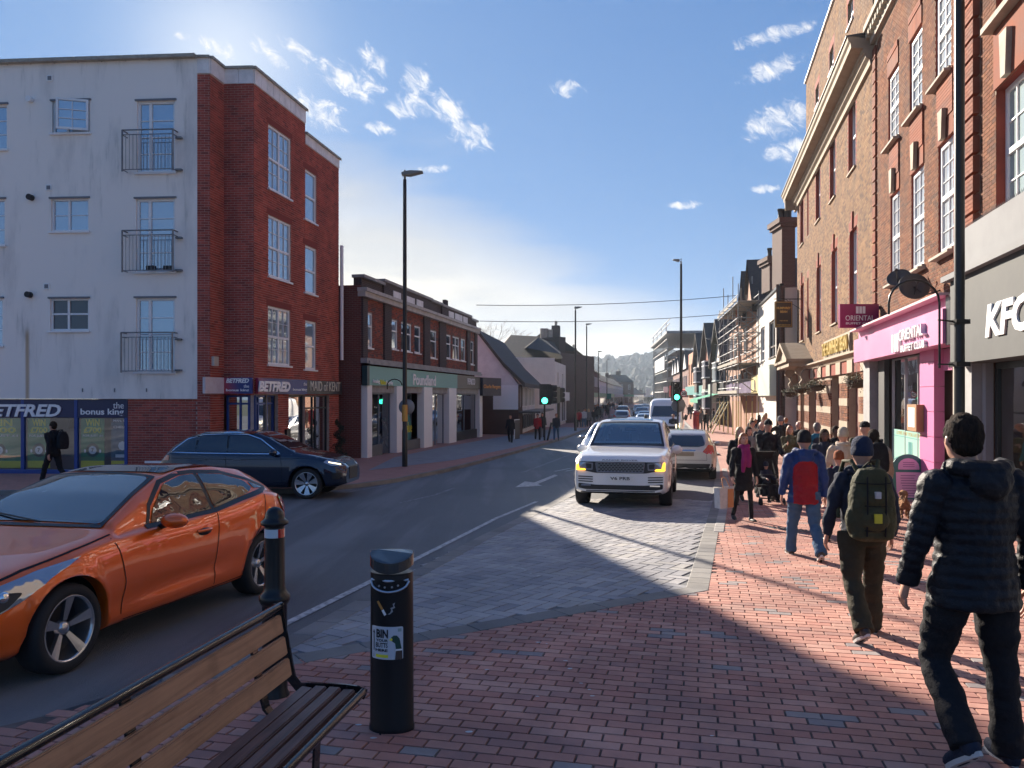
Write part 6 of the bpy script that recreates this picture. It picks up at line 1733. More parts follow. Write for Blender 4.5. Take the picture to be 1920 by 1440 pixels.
C1.finish_body()
C1.both('side_window',rounded([(1.78,.955),(1.86,1.06),(2.13,1.26),(2.42,1.315),(2.62,1.32),(2.62,.985)],.03),CARGLASS)
C1.both('side_window',rounded([(2.68,.99),(2.68,1.32),(3.05,1.29),(3.33,1.21),(3.40,1.13),(3.28,1.08)],.03),CARGLASS)
C1.both('quarter_window',rounded([(3.37,1.10),(3.46,1.155),(3.40,1.20),(3.62,1.10)],.01) if False else rounded([(3.43,1.12),(3.40,1.195),(3.62,1.115)],.02),CARGLASS)
C1.lines('window_trim',[(1.70,.935),(2.64,.97),(3.3,1.06),(3.70,1.115),(3.40,1.225),(3.05,1.315),(2.62,1.343),(2.40,1.337),(2.1,1.28),(1.84,1.10),(1.74,.95)],.035,TRIM)
C1.lines('window_trim',[(2.65,.98),(2.65,1.33)],.05,TRIM)
C1.patch('windscreen',rounded([(1.33,.0-.66),(1.33,.66),(2.10,.50),(2.14,0),(2.10,-.50)],.06),'T',CARGLASS,maxe=.06)
C1.line('windscreen_edge',[(1.31,-.67),(1.28,-.4),(1.27,0),(1.28,.4),(1.31,.67),(2.12,.52),(2.18,0),(2.12,-.52),(1.31,-.67)],'T',.05,TRIM,off=.007)
C1.patch('sunroof',rounded([(2.25,-.52),(2.22,0),(2.25,.52),(3.3,.50),(3.3,-.50)],.05),'T',CARGLASS)
C1.patch('rear_window',rounded([(3.50,-.42),(3.50,.42),(3.95,.50),(3.95,-.50)],.05),'T',CARGLASS)
C1.lines('door_gap',[(1.32,.30),(1.36,.55),(1.30,.80),(1.26,.905)],.009,SEAM); C1.lines('door_gap',[(1.36,.25),(2.0,.235),(3.05,.27)],.008,SEAM)
C1.lines('door_gap',[(2.58,.25),(2.60,.6),(2.66,.96)],.009,SEAM); C1.lines('door_gap',[(3.05,.27),(3.18,.6),(3.45,.82),(3.50,1.05)],.009,SEAM)
C1.lines('sill_line',[(1.30,.23),(2.2,.245),(3.05,.30)],.03,TRIM,off=.003) if False else None
C1.lines('bonnet_gap',[(.18,.70),(.5,.79),(.9,.87),(1.28,.93)],.009,SEAM)
for sg,ax in ((1,'L'),(-1,'R')):
    C1.patch('headlight',rounded([(.06,.52),(.05,.60),(.22,.69),(.55,.775),(.92,.83),(.62,.72),(.40,.60),(.22,.53)],.03),ax,LENS,off=.008)
    C1.patch('headlight_inner',rounded([(.12,.55),(.13,.61),(.30,.67),(.42,.66),(.30,.57),(.2,.54)],.03),ax,TRIM,off=.011)
    for q in ((.20,.60),(.31,.64)):
        h=C1.cast(q,ax); 
        if h[0] is not None:
            mb=MB();mb.T=C1.M;mb.ball(h[0]-h[1]*.0,(.045,.03,.045),n=8);mb.build('headlight_lamp',CHROME,C1.root)
    C1.patch('tail_light',rounded([(3.90,.84),(3.80,1.0),(3.95,1.03),(4.10,.98),(4.18,.86),(4.05,.80)],.03),ax,REDL,off=.010)
    C1.patch('fog_light',rounded([(.10,.34),(.12,.44),(.26,.42),(.22,.33)],.03),ax,TRIM,off=.007)
    C1.patch('fuel_flap',rounded([(3.35,.60),(3.35,.74),(3.50,.74),(3.50,.60)],.04),ax,ORANGE,off=.002) if False else None
for sg in (1,-1):
    h=C1.cast((2.42,.80),'L' if sg>0 else 'R'); mb=MB();mb.T=C1.M; y=h[0].y
    mb.ball((h[0].x,y+sg*.0,.80),(.10,.022,.035),n=10);mb.build('door_handle',TRIM,C1.root)
    mb=MB();mb.T=C1.M;mb.tube([(h[0].x-.10,y,.812),(h[0].x-.05,y+sg*.035,.818),(h[0].x+.06,y+sg*.035,.818),(h[0].x+.11,y,.812)],.014,n=6);mb.build('door_handle',ORANGE,C1.root)
C1.patch('grille',rounded([(-.45,.28),(-.36,.50),(.36,.50),(.45,.28)],.05),'F',TRIM)
C1.patch('number_plate',[(-.26,.38),(-.26,.49),(.26,.49),(.26,.38)],'F',PLATEW,off=.02); C1.patch('number_plate',[(-.26,.50),(-.26,.61),(.26,.61),(.26,.50)],'B',PLATEY,off=.02)
C1.mirror(1.83,.965,.975,ORANGE,(.085,.125,.065))
mb=MB();mb.T=C1.M
for yy in (.1,-.35): mb.tube([(C1.L/2-1.31,yy,1.01),(C1.L/2-1.36,yy-.3,1.04),(C1.L/2-1.42,yy-.55,1.06)],.008,n=5)
mb.build('wiper',TRIM,C1.root)
C1.add_wheels(.215,.235,5,ALLOY,'star')
# ---- navy estate crossing at the junction
NAVYP=metal_flake('navy_metallic',(.006,.012,.034),.2,1.0,.4)
fx,fy=gp(608,936); Yq=fy+.92
C2=Car('navy_car','dark navy blue SUV side-on with chrome window line, emerging at the junction','car',((492-960)*Yq/F+.0,Yq),math.radians(-2),4.40,1.83,
  top=[(0,.70),(.05,.78),(.3,.92),(.8,1.03),(1.15,1.10),(1.3,1.14),(1.85,1.44),(2.1,1.53),(2.6,1.57),(3.3,1.545),(3.75,1.42),(4.1,1.20),(4.3,1.02),(4.4,.75)],
  belt=[(0,.6),(.4,.86),(1.2,1.0),(2.5,1.02),(3.6,1.06),(4.1,1.06),(4.4,.75)],
  bot=[(0,.34),(.2,.27),(1.2,.25),(3.3,.25),(4.1,.28),(4.4,.42)],
  plan=[(0,.70),(.06,.82),(.2,.91),(.5,.98),(.9,1.0),(3.5,1.0),(4.0,.96),(4.3,.86),(4.4,.75)],
  roofw=[(0,.8),(1.3,.85),(1.9,.76),(2.5,.72),(3.4,.70),(4.4,.72)],wheels=(.87,3.47),wr=.352,paint=NAVYP,shoulder=.94,arch=.06)
C2.finish_body()
C2.both('side_window',rounded([(1.62,1.06),(2.02,1.35),(2.32,1.445),(3.35,1.44),(3.70,1.34),(3.93,1.16),(4.0,1.08)],.05),CARGLASS,maxe=.12)
C2.lines('window_trim',[(1.50,1.035),(1.98,1.37),(2.30,1.475),(2.8,1.488),(3.37,1.468),(3.74,1.36),(3.98,1.16),(4.05,1.065),(3,1.045),(1.52,1.03)],.022,CHROME)
for x in (2.72,3.45): C2.lines('door_pillar',[(x,1.07),(x+.02,1.44)],.05,TRIM,off=.008)
C2.patch('windscreen',rounded([(1.30,-.70),(1.30,.70),(2.02,.58),(2.02,-.58)],.06),'T',CARGLASS)
C2.patch('rear_window',rounded([(3.80,-.5),(3.80,.5),(4.15,.55),(4.15,-.55)],.05),'T',CARGLASS)
C2.lines('roof_rail',[(2.15,1.50),(2.6,1.525),(3.3,1.51),(3.7,1.42)],.03,CHROME,off=.03)
for x in (1.42,2.70,3.52): C2.lines('door_gap',[(x,.34),(x+.02,.8),(x+.05,1.02)],.008,SEAM)
C2.lines('sill_trim',[(1.3,.33),(3.05,.33)],.10,TRIM); C2.lines('crease_line',[(.9,.93),(2.4,.90),(4.0,.93)],.008,SEAM)
for x in (2.35,3.18): C2.lines('door_handle',[(x,.90),(x+.2,.90)],.03,NAVYP,off=.03)
for ax in 'LR':
    C2.patch('headlight',rounded([(.06,.74),(.05,.82),(.42,.90),(.48,.84),(.30,.76)],.02),ax,LENS,off=.009); C2.patch('headlight_strip',rounded([(.12,.775),(.14,.80),(.38,.855),(.36,.83)],.01),ax,HEADLIT,off=.014)
    C2.patch('tail_light',rounded([(4.08,.88),(4.08,1.0),(4.32,.98),(4.36,.88)],.03),ax,REDL,off=.009)
    C2.patch('fog_light',rounded([(.10,.46),(.10,.60),(.28,.60),(.30,.46)],.04),ax,TRIM,off=.008)
C2.patch('grille',rounded([(-.38,.42),(-.40,.82),(.40,.82),(.38,.42)],.06),'F',TRIM)
C2.mirror(1.60,1.0,1.07,NAVYP,(.09,.12,.08)); C2.add_wheels(.235,.26,7,ALLOY,'split')
# ---- white luxury SUV in the bay, nose to the camera
WHITEP=metal_flake('white_car_paint',(.80,.80,.79),.25,1.0,0.0)
hdr=math.atan2(-1,-.2437); yb_=15.7; cxr=(1163-960)*yb_/F
ctr=Vector((cxr,yb_,0))+Vector((.2437,1,0)).normalized()*2.48
C3=Car('white_suv','white luxury SUV nose-on in the parking bay with both amber indicators lit','car',(ctr.x,ctr.y),hdr,4.99,2.02,
  top=[(0,.96),(.03,1.03),(.15,1.10),(.6,1.155),(1.1,1.19),(1.45,1.22),(1.6,1.25),(2.2,1.66),(2.45,1.775),(2.9,1.83),(3.9,1.82),(4.6,1.76),(4.8,1.60),(4.93,1.2),(4.99,.95)],
  belt=[(0,.88),(.3,1.0),(1.0,1.10),(1.6,1.13),(3.5,1.15),(4.7,1.16),(4.99,.9)],
  bot=[(0,.36),(.15,.30),(1.3,.28),(3.6,.28),(4.7,.3),(4.99,.42)],
  plan=[(0,.865),(.05,.91),(.15,.95),(.4,.985),(.9,1.0),(4.3,1.0),(4.8,.95),(4.99,.88)],
  roofw=[(0,.86),(1.5,.86),(2.3,.78),(3.0,.755),(4.6,.75),(4.99,.8)],wheels=(.86,3.78),wr=.385,paint=WHITEP,shoulder=.95,arch=.06,under=.3)
WS=[(1.63,-.80),(1.63,.80),(2.36,.66),(2.36,-.66)]
def cutws(c):
    x=C3.L/2-c.x; t=(x-1.70)/(2.30-1.70)
    return 0<t<1 and abs(c.y)<(.76-.14*t) and c.z>1.22
body=C3.finish_body(cut=cutws)
WSG=glass_mat('windscreen_glass',(.42,.60,.66),.80)
C3.patch('windscreen',rounded(WS,.05),'T',WSG,off=.008)
for ln in ([(1.60,-.82),(1.60,.82)],[(2.385,-.67),(2.385,.67)]): C3.line('windscreen_edge',ln,'T',.09,TRIM,off=.012)
for sg in (1,-1): C3.line('windscreen_edge',[(1.58,.80*sg),(2.40,.66*sg)],'T',.05,TRIM,off=.012)
LEATH=mat('grey_leather',(.30,.31,.31),.5); DASH=mat('dashboard',(.03,.033,.036),.6)
def loc(x,y,z): return (C3.L/2-x,y,z)
C3.box('dashboard',(C3.L/2-2.15,-.80,.85),(C3.L/2-1.62,.80,1.16),DASH,bev=.05)
C3.box('cabin_floor',(C3.L/2-4.5,-.80,.7),(C3.L/2-1.6,.80,.80),DASH)
for y in (-.38,.38):
    C3.box('seat',(C3.L/2-2.98,y-.25,.85),(C3.L/2-2.80,y+.25,1.40),LEATH,bev=.07); C3.box('headrest',(C3.L/2-3.0,y-.14,1.44),(C3.L/2-2.90,y+.14,1.62),LEATH,bev=.05)
    C3.box('rear_seat',(C3.L/2-3.95,y-.30,.85),(C3.L/2-3.80,y+.30,1.50),LEATH,bev=.06)
mb=MB(); Mw=C3.M@Matrix.Translation(loc(2.22,-.38,1.12))@Matrix.Rotation(math.radians(-62),4,'Y')
mb.tube([Mw@Vector((.18*math.cos(2*PI*k/24),.18*math.sin(2*PI*k/24),0)) for k in range(25)],.016,n=6); mb.tube([Mw@Vector((-.0,-.17,0)),Mw@Vector((0,.17,0))],.02,n=6); mb.build('steering_wheel',LEATH,C3.root)
C3.box('rear_view_mirror',(C3.L/2-2.42,-.13,1.55),(C3.L/2-2.38,.13,1.62),TRIM,bev=.01)
C3.both('side_window',rounded([(2.05,1.19),(2.45,1.62),(2.75,1.70),(4.45,1.68),(4.62,1.22)],.05),CARGLASS,maxe=.12)
for x in (3.05,3.85): C3.lines('door_pillar',[(x,1.2),(x+.02,1.68)],.07,TRIM,off=.008)
C3.lines('window_trim',[(2.0,1.165),(4.66,1.20)],.02,TRIM)
C3.patch('sunroof',rounded([(2.6,-.5),(2.6,.5),(3.9,.5),(3.9,-.5)],.05),'T',CARGLASS)
GRIL=mat('grille_mesh',(.16,.165,.17),.35,.6)
C3.patch('grille_surround',rounded([(-.80,.80),(-.86,.97),(.86,.97),(.80,.80),(.52,.74),(-.52,.74)],.04),'F',TRIM,off=.010)
C3.patch('grille',rounded([(-.47,.765),(-.50,.955),(.50,.955),(.47,.765)],.03),'F',GRIL,off=.020)
gm=MB()
for r_ in range(5):
    for k in range(13):
        a=-.42+k*.07+(r_%2)*.035; z=.785+r_*.036
        if abs(a)<.46:
            h=C3.cast((a,z),'F')[0]; x=h.x+.030
            gm.add([C3.M@Vector(p) for p in ((x,a-.028,z),(x,a-.014,z+.013),(x,a+.014,z+.013),(x,a+.028,z),(x,a+.014,z-.013),(x,a-.014,z-.013))],[(0,1,2,3,4,5)])
gm.build('grille_slots',TRIM,C3.root,kind='stuff')
C3.line('grille_frame',[(-.50,.955),(-.47,.765),(.47,.765),(.50,.955),(-.50,.955)],'F',.018,CHROME,off=.03)
for sg in (1,-1):
    C3.patch('headlight',rounded([(.56*sg,.80),(.55*sg,.945),(.90*sg,.965),(.90*sg,.80)],.02),'F',LENS,off=.022)
    C3.patch('indicator_lamp',rounded([(.70*sg,.795),(.72*sg,.825),(.84*sg,.83),(.86*sg,.955),(.90*sg,.955),(.895*sg,.795)],.01),'F',AMBER,off=.030)
    C3.patch('headlight_inner',rounded([(.585*sg,.83),(.58*sg,.92),(.70*sg,.935),(.69*sg,.835)],.02),'F',TRIM,off=.028)
    for k in range(3): C3.line('vent_slat',[(.56*sg,.655-k*.048),(.86*sg,.665-k*.048)],'F',.022,TRIM,off=.008)
    C3.line('fog_light',[(.60*sg,.49),(.80*sg,.49)],'F',.03,CHROME,off=.02)
C3.patch('lower_grille',rounded([(-.86,.43),(-.86,.53),(-.5,.495),(.5,.495),(.86,.53),(.86,.43),(.7,.40),(-.7,.40)],.03),'F',TRIM,off=.009)
C3.line('skid_line',[(-.7,.375),(.7,.375)],'F',.02,TRIM,off=.006)
C3.box('number_plate',(C3.L/2-.02,-.27,.575),(C3.L/2+.02,.27,.69),PLATEW,bev=.005)
def cartext(C,s_,y0,z0,w_,h_,m,x,parent=None,sg=1,depth=.004):
    T=C.M@Matrix(((0,sg*1,0,x),(sg*-1*-1 if sg<0 else 1,0,0,0),(0,0,1,0),(0,0,0,1)))
    # frame: local a -> +y (nose view reads right to left in car space), out -> +x
    T=C.M@Matrix(((0,-1,0,x),(1,0,0,y0),(0,0,1,z0),(0,0,0,1)))
    return text('lettering',s_,T,0,0,w_,h_,m,parent or C.root,depth,.0,.015)
cartext(C3,'V6 PRB',-.20,.60,.40,.065,TRIM,C3.L/2+.021)
cartext(C3,'RANGE ROVER',-.36,.992,.72,.026,GRIL,C3.L/2+.002)
C3.mirror(2.05,1.08,1.14,WHITEP,(.09,.13,.10)); C3.add_wheels(.26,.27,9,ALLOYD,'one',inset=.01)
C3.lines('door_gap',[(1.75,.4),(1.80,1.14)],.008,SEAM); C3.lines('door_gap',[(2.98,.4),(3.0,1.15)],.008,SEAM); C3.lines('sill_trim',[(1.4,.34),(3.3,.34)],.10,TRIM)
# ---- white hatchback seen from behind, parked beyond
WHITE2=metal_flake('off_white_paint',(.46,.45,.43),.3,1.0,.1)
def hatch(name,label,pos,hdg,paint,lowfi=False,group=None,L=4.3,W=1.82,h=1.46,cat='car'):
    k=h/1.46
    C=Car(name,label,cat,pos,hdg,L,W,
      top=[(0,.62*k),(.05,.70*k),(.3,.80*k),(.9,.93*k),(1.2,1.0*k),(1.9,1.36*k),(2.3,1.45*k),(2.8,1.46*k),(3.5,1.43*k),(3.85,1.35*k),(4.08,1.14*k),(4.24,.98*k),(L,.80*k)],
      belt=[(0,.55*k),(.4,.76*k),(1.2,.90*k),(2.6,.95*k),(3.6,1.03*k),(4.0,1.0*k),(L,.75*k)],
      bot=[(0,.28),(.2,.22),(3.9,.24),(L,.36)],
      plan=[(0,.68),(.06,.80),(.25,.90),(.6,.97),(.9,1.0),(3.5,1.0),(3.95,.96),(4.2,.89),(L,.82)],
      roofw=[(0,.8),(1.3,.85),(1.9,.74),(2.5,.69),(3.6,.67),(L,.75)],wheels=(.87,3.5),wr=.32,paint=paint,shoulder=.93,lowfi=lowfi)
    C.finish_body()
    C.both('side_window',rounded([(1.65,.97*k),(2.05,1.22*k),(2.35,1.35*k),(3.3,1.35*k),(3.75,1.17*k),(3.72,1.08*k)],.05),CARGLASS,maxe=.15)
    C.lines('door_pillar',[(2.62,.98*k),(2.64,1.36*k)],.07,TRIM,off=.009,step=.15)
    C.patch('windscreen',rounded([(1.28,-.66),(1.28,.66),(1.98,.54),(1.98,-.54)],.05),'T',CARGLASS,maxe=.15)
    C.patch('rear_window',rounded([(-.58,1.03*k),(-.50,1.30*k),(.50,1.30*k),(.58,1.03*k),(.40,.98*k),(-.40,.98*k)],.06),'B',CARGLASS,maxe=.10)
    for sg in (1,-1):
        C.patch('headlight',rounded([(.45*sg,.60*k),(.42*sg,.68*k),(.72*sg,.76*k),(.74*sg,.64*k)],.03),'F',LENS,off=.012,maxe=.12)
        C.patch('tail_light',rounded([(.50*sg,.84*k),(.66*sg,1.04*k),(.80*sg,1.02*k),(.83*sg,.78*k),(.62*sg,.78*k)],.02),'B',REDL,off=.012,maxe=.12)
    C.patch('grille',rounded([(-.42,.40*k),(-.5,.50*k),(.5,.50*k),(.42,.40*k)],.03),'F',TRIM,off=.01,maxe=.15); C.patch('lower_grille',rounded([(-.6,.25),(-.55,.36),(.55,.36),(.6,.25)],.03),'F',TRIM,off=.01,maxe=.15)
    C.patch('rear_bumper_trim',rounded([(-.78,.30),(-.80,.50*k),(.80,.50*k),(.78,.30)],.04),'B',TRIM,off=.012,maxe=.15)
    C.mirror(1.72,.98,.98*k,paint,(.08,.11,.06)); 
    return C
C4=hatch('white_hatchback','off-white hatchback parked ahead of the white SUV, seen from behind',(4.98+.52,22.15+2.12),math.atan2(1,.2437),WHITE2)
C4.add_wheels(.21,.22,8,ALLOY,'split')
C4.patch('number_plate',[(-.26,.72),(-.26,.83),(.26,.83),(.26,.72)],'B',mat('faded_plate',(.20,.16,.12),.6),off=.02)
C4.line('boot_gap',[(-.62,.60),(-.60,.95)],'B',.008,SEAM); C4.line('boot_gap',[(-.62,.60),(.62,.60),(.60,.95)],'B',.008,SEAM)
C4.line('chrome_strip',[(-.3,.88),(.3,.88)],'B',.03,CHROME,off=.015)
# ---- the queue coming the other way
P_SIL=metal_flake('silver_paint',(.42,.44,.47),.3,1.0,.6); P_GRY=metal_flake('grey_paint_car',(.10,.11,.13),.3,1.0,.5); P_BLU=metal_flake('pale_blue_paint',(.30,.40,.50),.3,1.0,.4); P_BLK=metal_flake('black_car_paint',(.015,.015,.018),.25,1.0,.2)
def fol(px,Y,head,c,label,h=1.46,nm='oncoming_car',lit=True):
    C=hatch(nm,label,((px-960)*Y/F,Y),head,c,lowfi=True,h=h); C.add_wheels(.2,.21,6,ALLOY,'one')
    return C
toward=lambda k: math.atan2(-1,-k); away=lambda k: math.atan2(1,k)
fol(1146,27.6,toward(.24),P_SIL,'silver car with roof rails half hidden behind the white SUV',1.62)
fol(1196,46,toward(.20),P_SIL,'silver saloon at the head of the oncoming queue, just above the SUV roof')
fol(1211,58,toward(.18),P_BLU,'pale blue-grey car second in the oncoming queue')
fol(1211,70,toward(.17),P_SIL,'silver car third in the oncoming queue')
fol(1204,88,toward(.16),P_GRY,'dark grey car fourth in the oncoming queue',1.6)
fol(1198,112,toward(.15),P_BLK,'black car fifth in the oncoming queue',1.6)
fol(1210,135,toward(.15),P_GRY,'farthest grey car in the oncoming queue')
fol(1166,75,away(.15),WHITE2,'white hatchback driving away down the left lane',nm='departing_car')
fol(1168,98,away(.15),P_BLK,'dark car driving away ahead of the white hatchback',1.65,nm='departing_car')
# panel van
van=Car('white_van','white high-roof panel van with headlamps lit, waiting by the right kerb','van',((1255-960)*46/F,46.8),toward(.24),5.9,2.05,
  top=[(0,1.0),(.05,1.10),(.5,1.28),(.9,1.42),(1.1,1.60),(1.7,2.25),(2.0,2.48),(2.5,2.58),(5.7,2.56),(5.9,2.4)],belt=[(0,.9),(.6,1.15),(1.2,1.3),(5.9,1.3)],bot=[(0,.35),(.3,.3),(5.9,.36)],
  plan=[(0,.80),(.1,.9),(.4,.97),(.9,1.0),(5.8,1.0),(5.9,.97)],roofw=[(0,.85),(1.5,.88),(2.2,.86),(5.9,.86)],wheels=(.95,4.6),wr=.35,paint=WHITEP,shoulder=.97,lowfi=True)
van.finish_body(); van.patch('windscreen',rounded([(-.80,1.50),(-.70,2.12),(.70,2.12),(.80,1.50)],.06),'F',CARGLASS,maxe=.15); van.both('side_window',rounded([(1.35,1.4),(1.75,1.95),(2.4,1.98),(2.4,1.4)],.05),CARGLASS,maxe=.2)
van.patch('grille',rounded([(-.55,.78),(-.6,.98),(.6,.98),(.55,.78)],.04),'F',TRIM,off=.015,maxe=.2); van.patch('lower_grille',rounded([(-.85,.4),(-.85,.62),(.85,.62),(.85,.4)],.04),'F',TRIM,off=.015,maxe=.2)
for sg in (1,-1): van.patch('headlight',rounded([(.62*sg,.88),(.62*sg,1.08),(.84*sg,1.14),(.84*sg,.92)],.03),'F',HEADLIT,off=.02,maxe=.2)
van.box('number_plate',(van.L/2-.02,-.26,.66),(van.L/2+.03,.26,.77),PLATEW,bev=0)
van.mirror(1.5,1.16,1.45,TRIM,(.08,.1,.18)); van.add_wheels(.22,.2,6,ALLOYD,'one')
# ================================================================ STREET FURNITURE
def face_frame(px, Y, ang=0.0, z=None):
    """matrix at a ground point: local x to the right of the picture turned by ang, y away, z up"""
    x = (px-960)*Y/F
    return Matrix.Translation((x, Y, G(Y) if z is None else z)) @ Matrix.Rotation(ang, 4, 'Z')
# ---- bench
WOODT=bpy.data.materials.new('bench_timber_tan');WOODT.use_nodes=True
WOODD=bpy.data.materials.new('bench_timber_dark');WOODD.use_nodes=True
def _wood(m,c1,c2,rough):
    w=NT(m.node_tree);p=w.n['Principled BSDF'];g=w.new('ShaderNodeTexCoord').outputs['Object'];oi=w.new('ShaderNodeObjectInfo')
    v=w.new('ShaderNodeVectorMath',operation='ADD');w.l.new(g,v.inputs[0]);cb=w.new('ShaderNodeCombineXYZ',{0:w.math('MULTIPLY',oi.outputs['Random'],9.0)});w.l.new(cb.outputs[0],v.inputs[1])
    mp=w.new('ShaderNodeMapping',{'Vector':v.outputs[0],'Scale':(22,1.3,22)})
    n=w.new('ShaderNodeTexNoise',{'Vector':mp.outputs[0],'Scale':1.6,'Detail':8.0,'Roughness':.65,'Distortion':.6})
    n2=w.new('ShaderNodeTexNoise',{'Vector':v.outputs[0],'Scale':5.0,'Detail':5.0})
    c=w.mix(w.smooth(n.outputs[0],.32,.70),c1,c2);c=w.mix(w.math('MULTIPLY',w.smooth(n2.outputs[0],.5,.75),.45),c,tuple(q*.45 for q in c2[:3])+(1,))
    w.l.new(c,p.inputs['Base Color']);w.l.new(w.math('ADD',rough,w.math('MULTIPLY',n2.outputs[0],.25)),p.inputs['Roughness'])
    b=w.new('ShaderNodeBump',{'Height':n.outputs[0],'Strength':.35,'Distance':.003});w.l.new(b.outputs[0],p.inputs['Normal'])
_wood(WOODT,(.52,.27,.145,1),(.36,.18,.095,1),.40);_wood(WOODD,(.19,.105,.085,1),(.09,.052,.044,1),.28)
RAILB=mat('bench_black_steel',(.014,.016,.018),.22,.3,.6,coat=.4)
bd=Vector((.185,1,0)).normalized()                 # length direction, away from the camera
bl=Vector((-bd.y,bd.x,0))                           # towards the back of the bench (road side)
far=Vector((-.735,3.86,0)); LB=2.35
bench=empty('bench',(far.x-bd.x*LB/2,far.y-bd.y*LB/2,0),math.atan2(bd.y,bd.x)-PI/2,'slatted timber bench with black steel frame, tan back slats and dark seat slats','bench')
g0=G(3.8)
def bp(t,b,z): return far-bd*t+bl*b+Vector((0,0,g0+z))
def slat(name,b0,z0,ang,wd,th,m,t0=.03,t1=LB):
    M=Matrix.Translation(bp((t0+t1)/2,b0,z0))@Matrix.Rotation(math.atan2(bd.y,bd.x)-PI/2,4,'Z')@Matrix.Rotation(ang,4,'Y')
    bm=bmesh.new();bmesh.ops.create_cube(bm,size=1);bmesh.ops.scale(bm,vec=(th,t1-t0,wd),verts=bm.verts);bmesh.ops.bevel(bm,geom=bm.edges[:],offset=.006,segments=2,affect='EDGES')
    inv=wm(bench).inverted()
    me=bpy.data.meshes.new(name);bm.to_mesh(me);bm.free();me.materials.append(m);link(bpy.data.objects.new(name,me),bench,inv@M)
prof_=[(.02,.435),(.08,.455),(.20,.455),(.32,.44),(.37,.47),(.40,.56),(.43,.68),(.455,.80),(.465,.86)]
for b0,z0,a in ((.414,.560,-.18),(.437,.668,-.18),(.459,.776,-.18)): slat('back_slat',b0-.012,z0,a,.092,.028,WOODT)
for b0,z0,a in ((.075,.455,1.50),(.150,.462,PI/2),(.225,.462,PI/2),(.300,.452,1.66)): slat('seat_slat',b0,z0,a,.064,.03,WOODD)
mb=MB();mb.tube([bp(t,.470,.853) for t in (-.02,.6,1.3,LB)],.021,n=12);mb.build('top_rail',RAILB,bench)
mb=MB();mb.tube([bp(t,.015,.447) for t in (-.0,.6,1.3,LB)],.021,n=12);mb.build('front_rail',RAILB,bench)
def flat(pts,t,w_,th,nm='end_frame'):
    mb=MB();n=len(pts);vs=[];fs=[]
    for i,(b,z) in enumerate(pts):
        a=Vector(pts[max(i-1,0)]);c=Vector(pts[min(i+1,n-1)]);d=(c-a).normalized();nn=Vector((-d.y,d.x))*th/2
        for tt in (t-w_/2,t+w_/2):
            vs+=[bp(tt,b+nn.x,z+nn.y),bp(tt,b-nn.x,z-nn.y)]
    for i in range(n-1):
        k=4*i
        for q in ((0,1),(1,3),(3,2),(2,0)): fs.append((k+q[0],k+q[1],k+4+q[1],k+4+q[0]))
    fs+=[(0,1,3,2),(4*n-4,4*n-3,4*n-1,4*n-2)]
    mb.add(vs,fs);return mb.build(nm,RAILB,bench)
for t in (.0,1.17,LB):
    flat([(.0,.435),(.05,.452),(.10,.455),(.20,.455),(.30,.450),(.36,.448),(.40,.49),(.418,.57),(.44,.68),(.465,.79),(.475,.87)],t,.012 if t==0 else .05,.05 if t==0 else .012)
for t in (.30,1.55):
    flat([(.10,.43),(.12,.40),(.13,.20),(.13,.03),(.12,.008),(.03,.006)],t,.06,.012,'leg');flat([(.34,.44),(.35,.40),(.355,.20),(.355,.03),(.345,.008),(.25,.006)],t,.06,.012,'leg')
    flat([(.04,.43),(.34,.42),(.38,.46),(.42,.60),(.455,.80)],t,.05,.014,'bracket')
# ---- cast iron bollard
x,y=(515-960)*5.04/F,5.04
o=empty('bollard',(x,y,G(y)),0,'black cast iron bollard with white and red band, between the bench and the orange car','bollard')
z=G(y);mb=MB();mb.lathe([(.0,0),(.095,0),(.095,.03),(.082,.06),(.080,.62),(.088,.625),(.100,.65),(.100,.675),(.088,.69),(.074,.71),(.067,.74),(.064,1.06),(.064,1.12),(.060,1.125),(.066,1.135),(.088,1.145),(.088,1.165),(.068,1.178),(.062,1.19),(.060,1.205),(.052,1.23),(.034,1.25),(.012,1.258),(0,1.259)],(x,y,z),n=32);mb.build('post',BLACK,o)
mb=MB();mb.lathe([(.0655,1.062),(.0655,1.118)],(x,y,z),n=32);WB_=mat('reflective_band',(.6,.66,.72),.3)
mb.build('band',WB_,o)
mb=MB();n=8;vs=[]
for k in range(n+1):
    t=-.95+.9*k/n;vs+=[(x+.0665*math.cos(t),y+.0665*math.sin(t),z+1.062),(x+.0665*math.cos(t),y+.0665*math.sin(t),z+1.118)]
mb.add(vs,[(2*i,2*i+2,2*i+3,2*i+1) for i in range(n)]);mb.build('red_band',REDL,o)
# ---- cigarette bin
y=4.50;x=(735-960)*y/F;z=G(y);ang=math.radians(-4)
M=Matrix.Translation((x,y,z))@Matrix.Rotation(ang,4,'Z')
bo=empty('cigarette_bin',(x,y,z),ang,'tall black cigarette bin with a sticker, standing beside the bench end','bin')
mb=MB();mb.T=M
def binring(zz,r=.130,d=.10,k=1.0):
    # rounded front (towards the camera, -y), flatter back
    return [(r*k*math.cos(t),-d*k*math.sin(t) if math.sin(t)>0 else -.75*d*k*math.sin(t),zz) for t in [2*PI*i/40 for i in range(40)]]
lev=[(0,1.0),(.02,1.03),(.05,1.02),(.06,.99),(.75,.965),(.80,.965),(.94,.96)]
vs=[];fs=[]
for zz,k in lev: vs+=binring(zz,k=k)
for i in range(len(lev)-1):
    for k in range(40): fs.append((i*40+k,i*40+(k+1)%40,(i+1)*40+(k+1)%40,(i+1)*40+k))
mb.add(vs,fs,0,True);mb.add(binring(.94,k=.96),[tuple(range(40))]);mb.build('body',BLACK,bo)
mb=MB();mb.T=M
top_=binring(1.0,k=.985);n=40
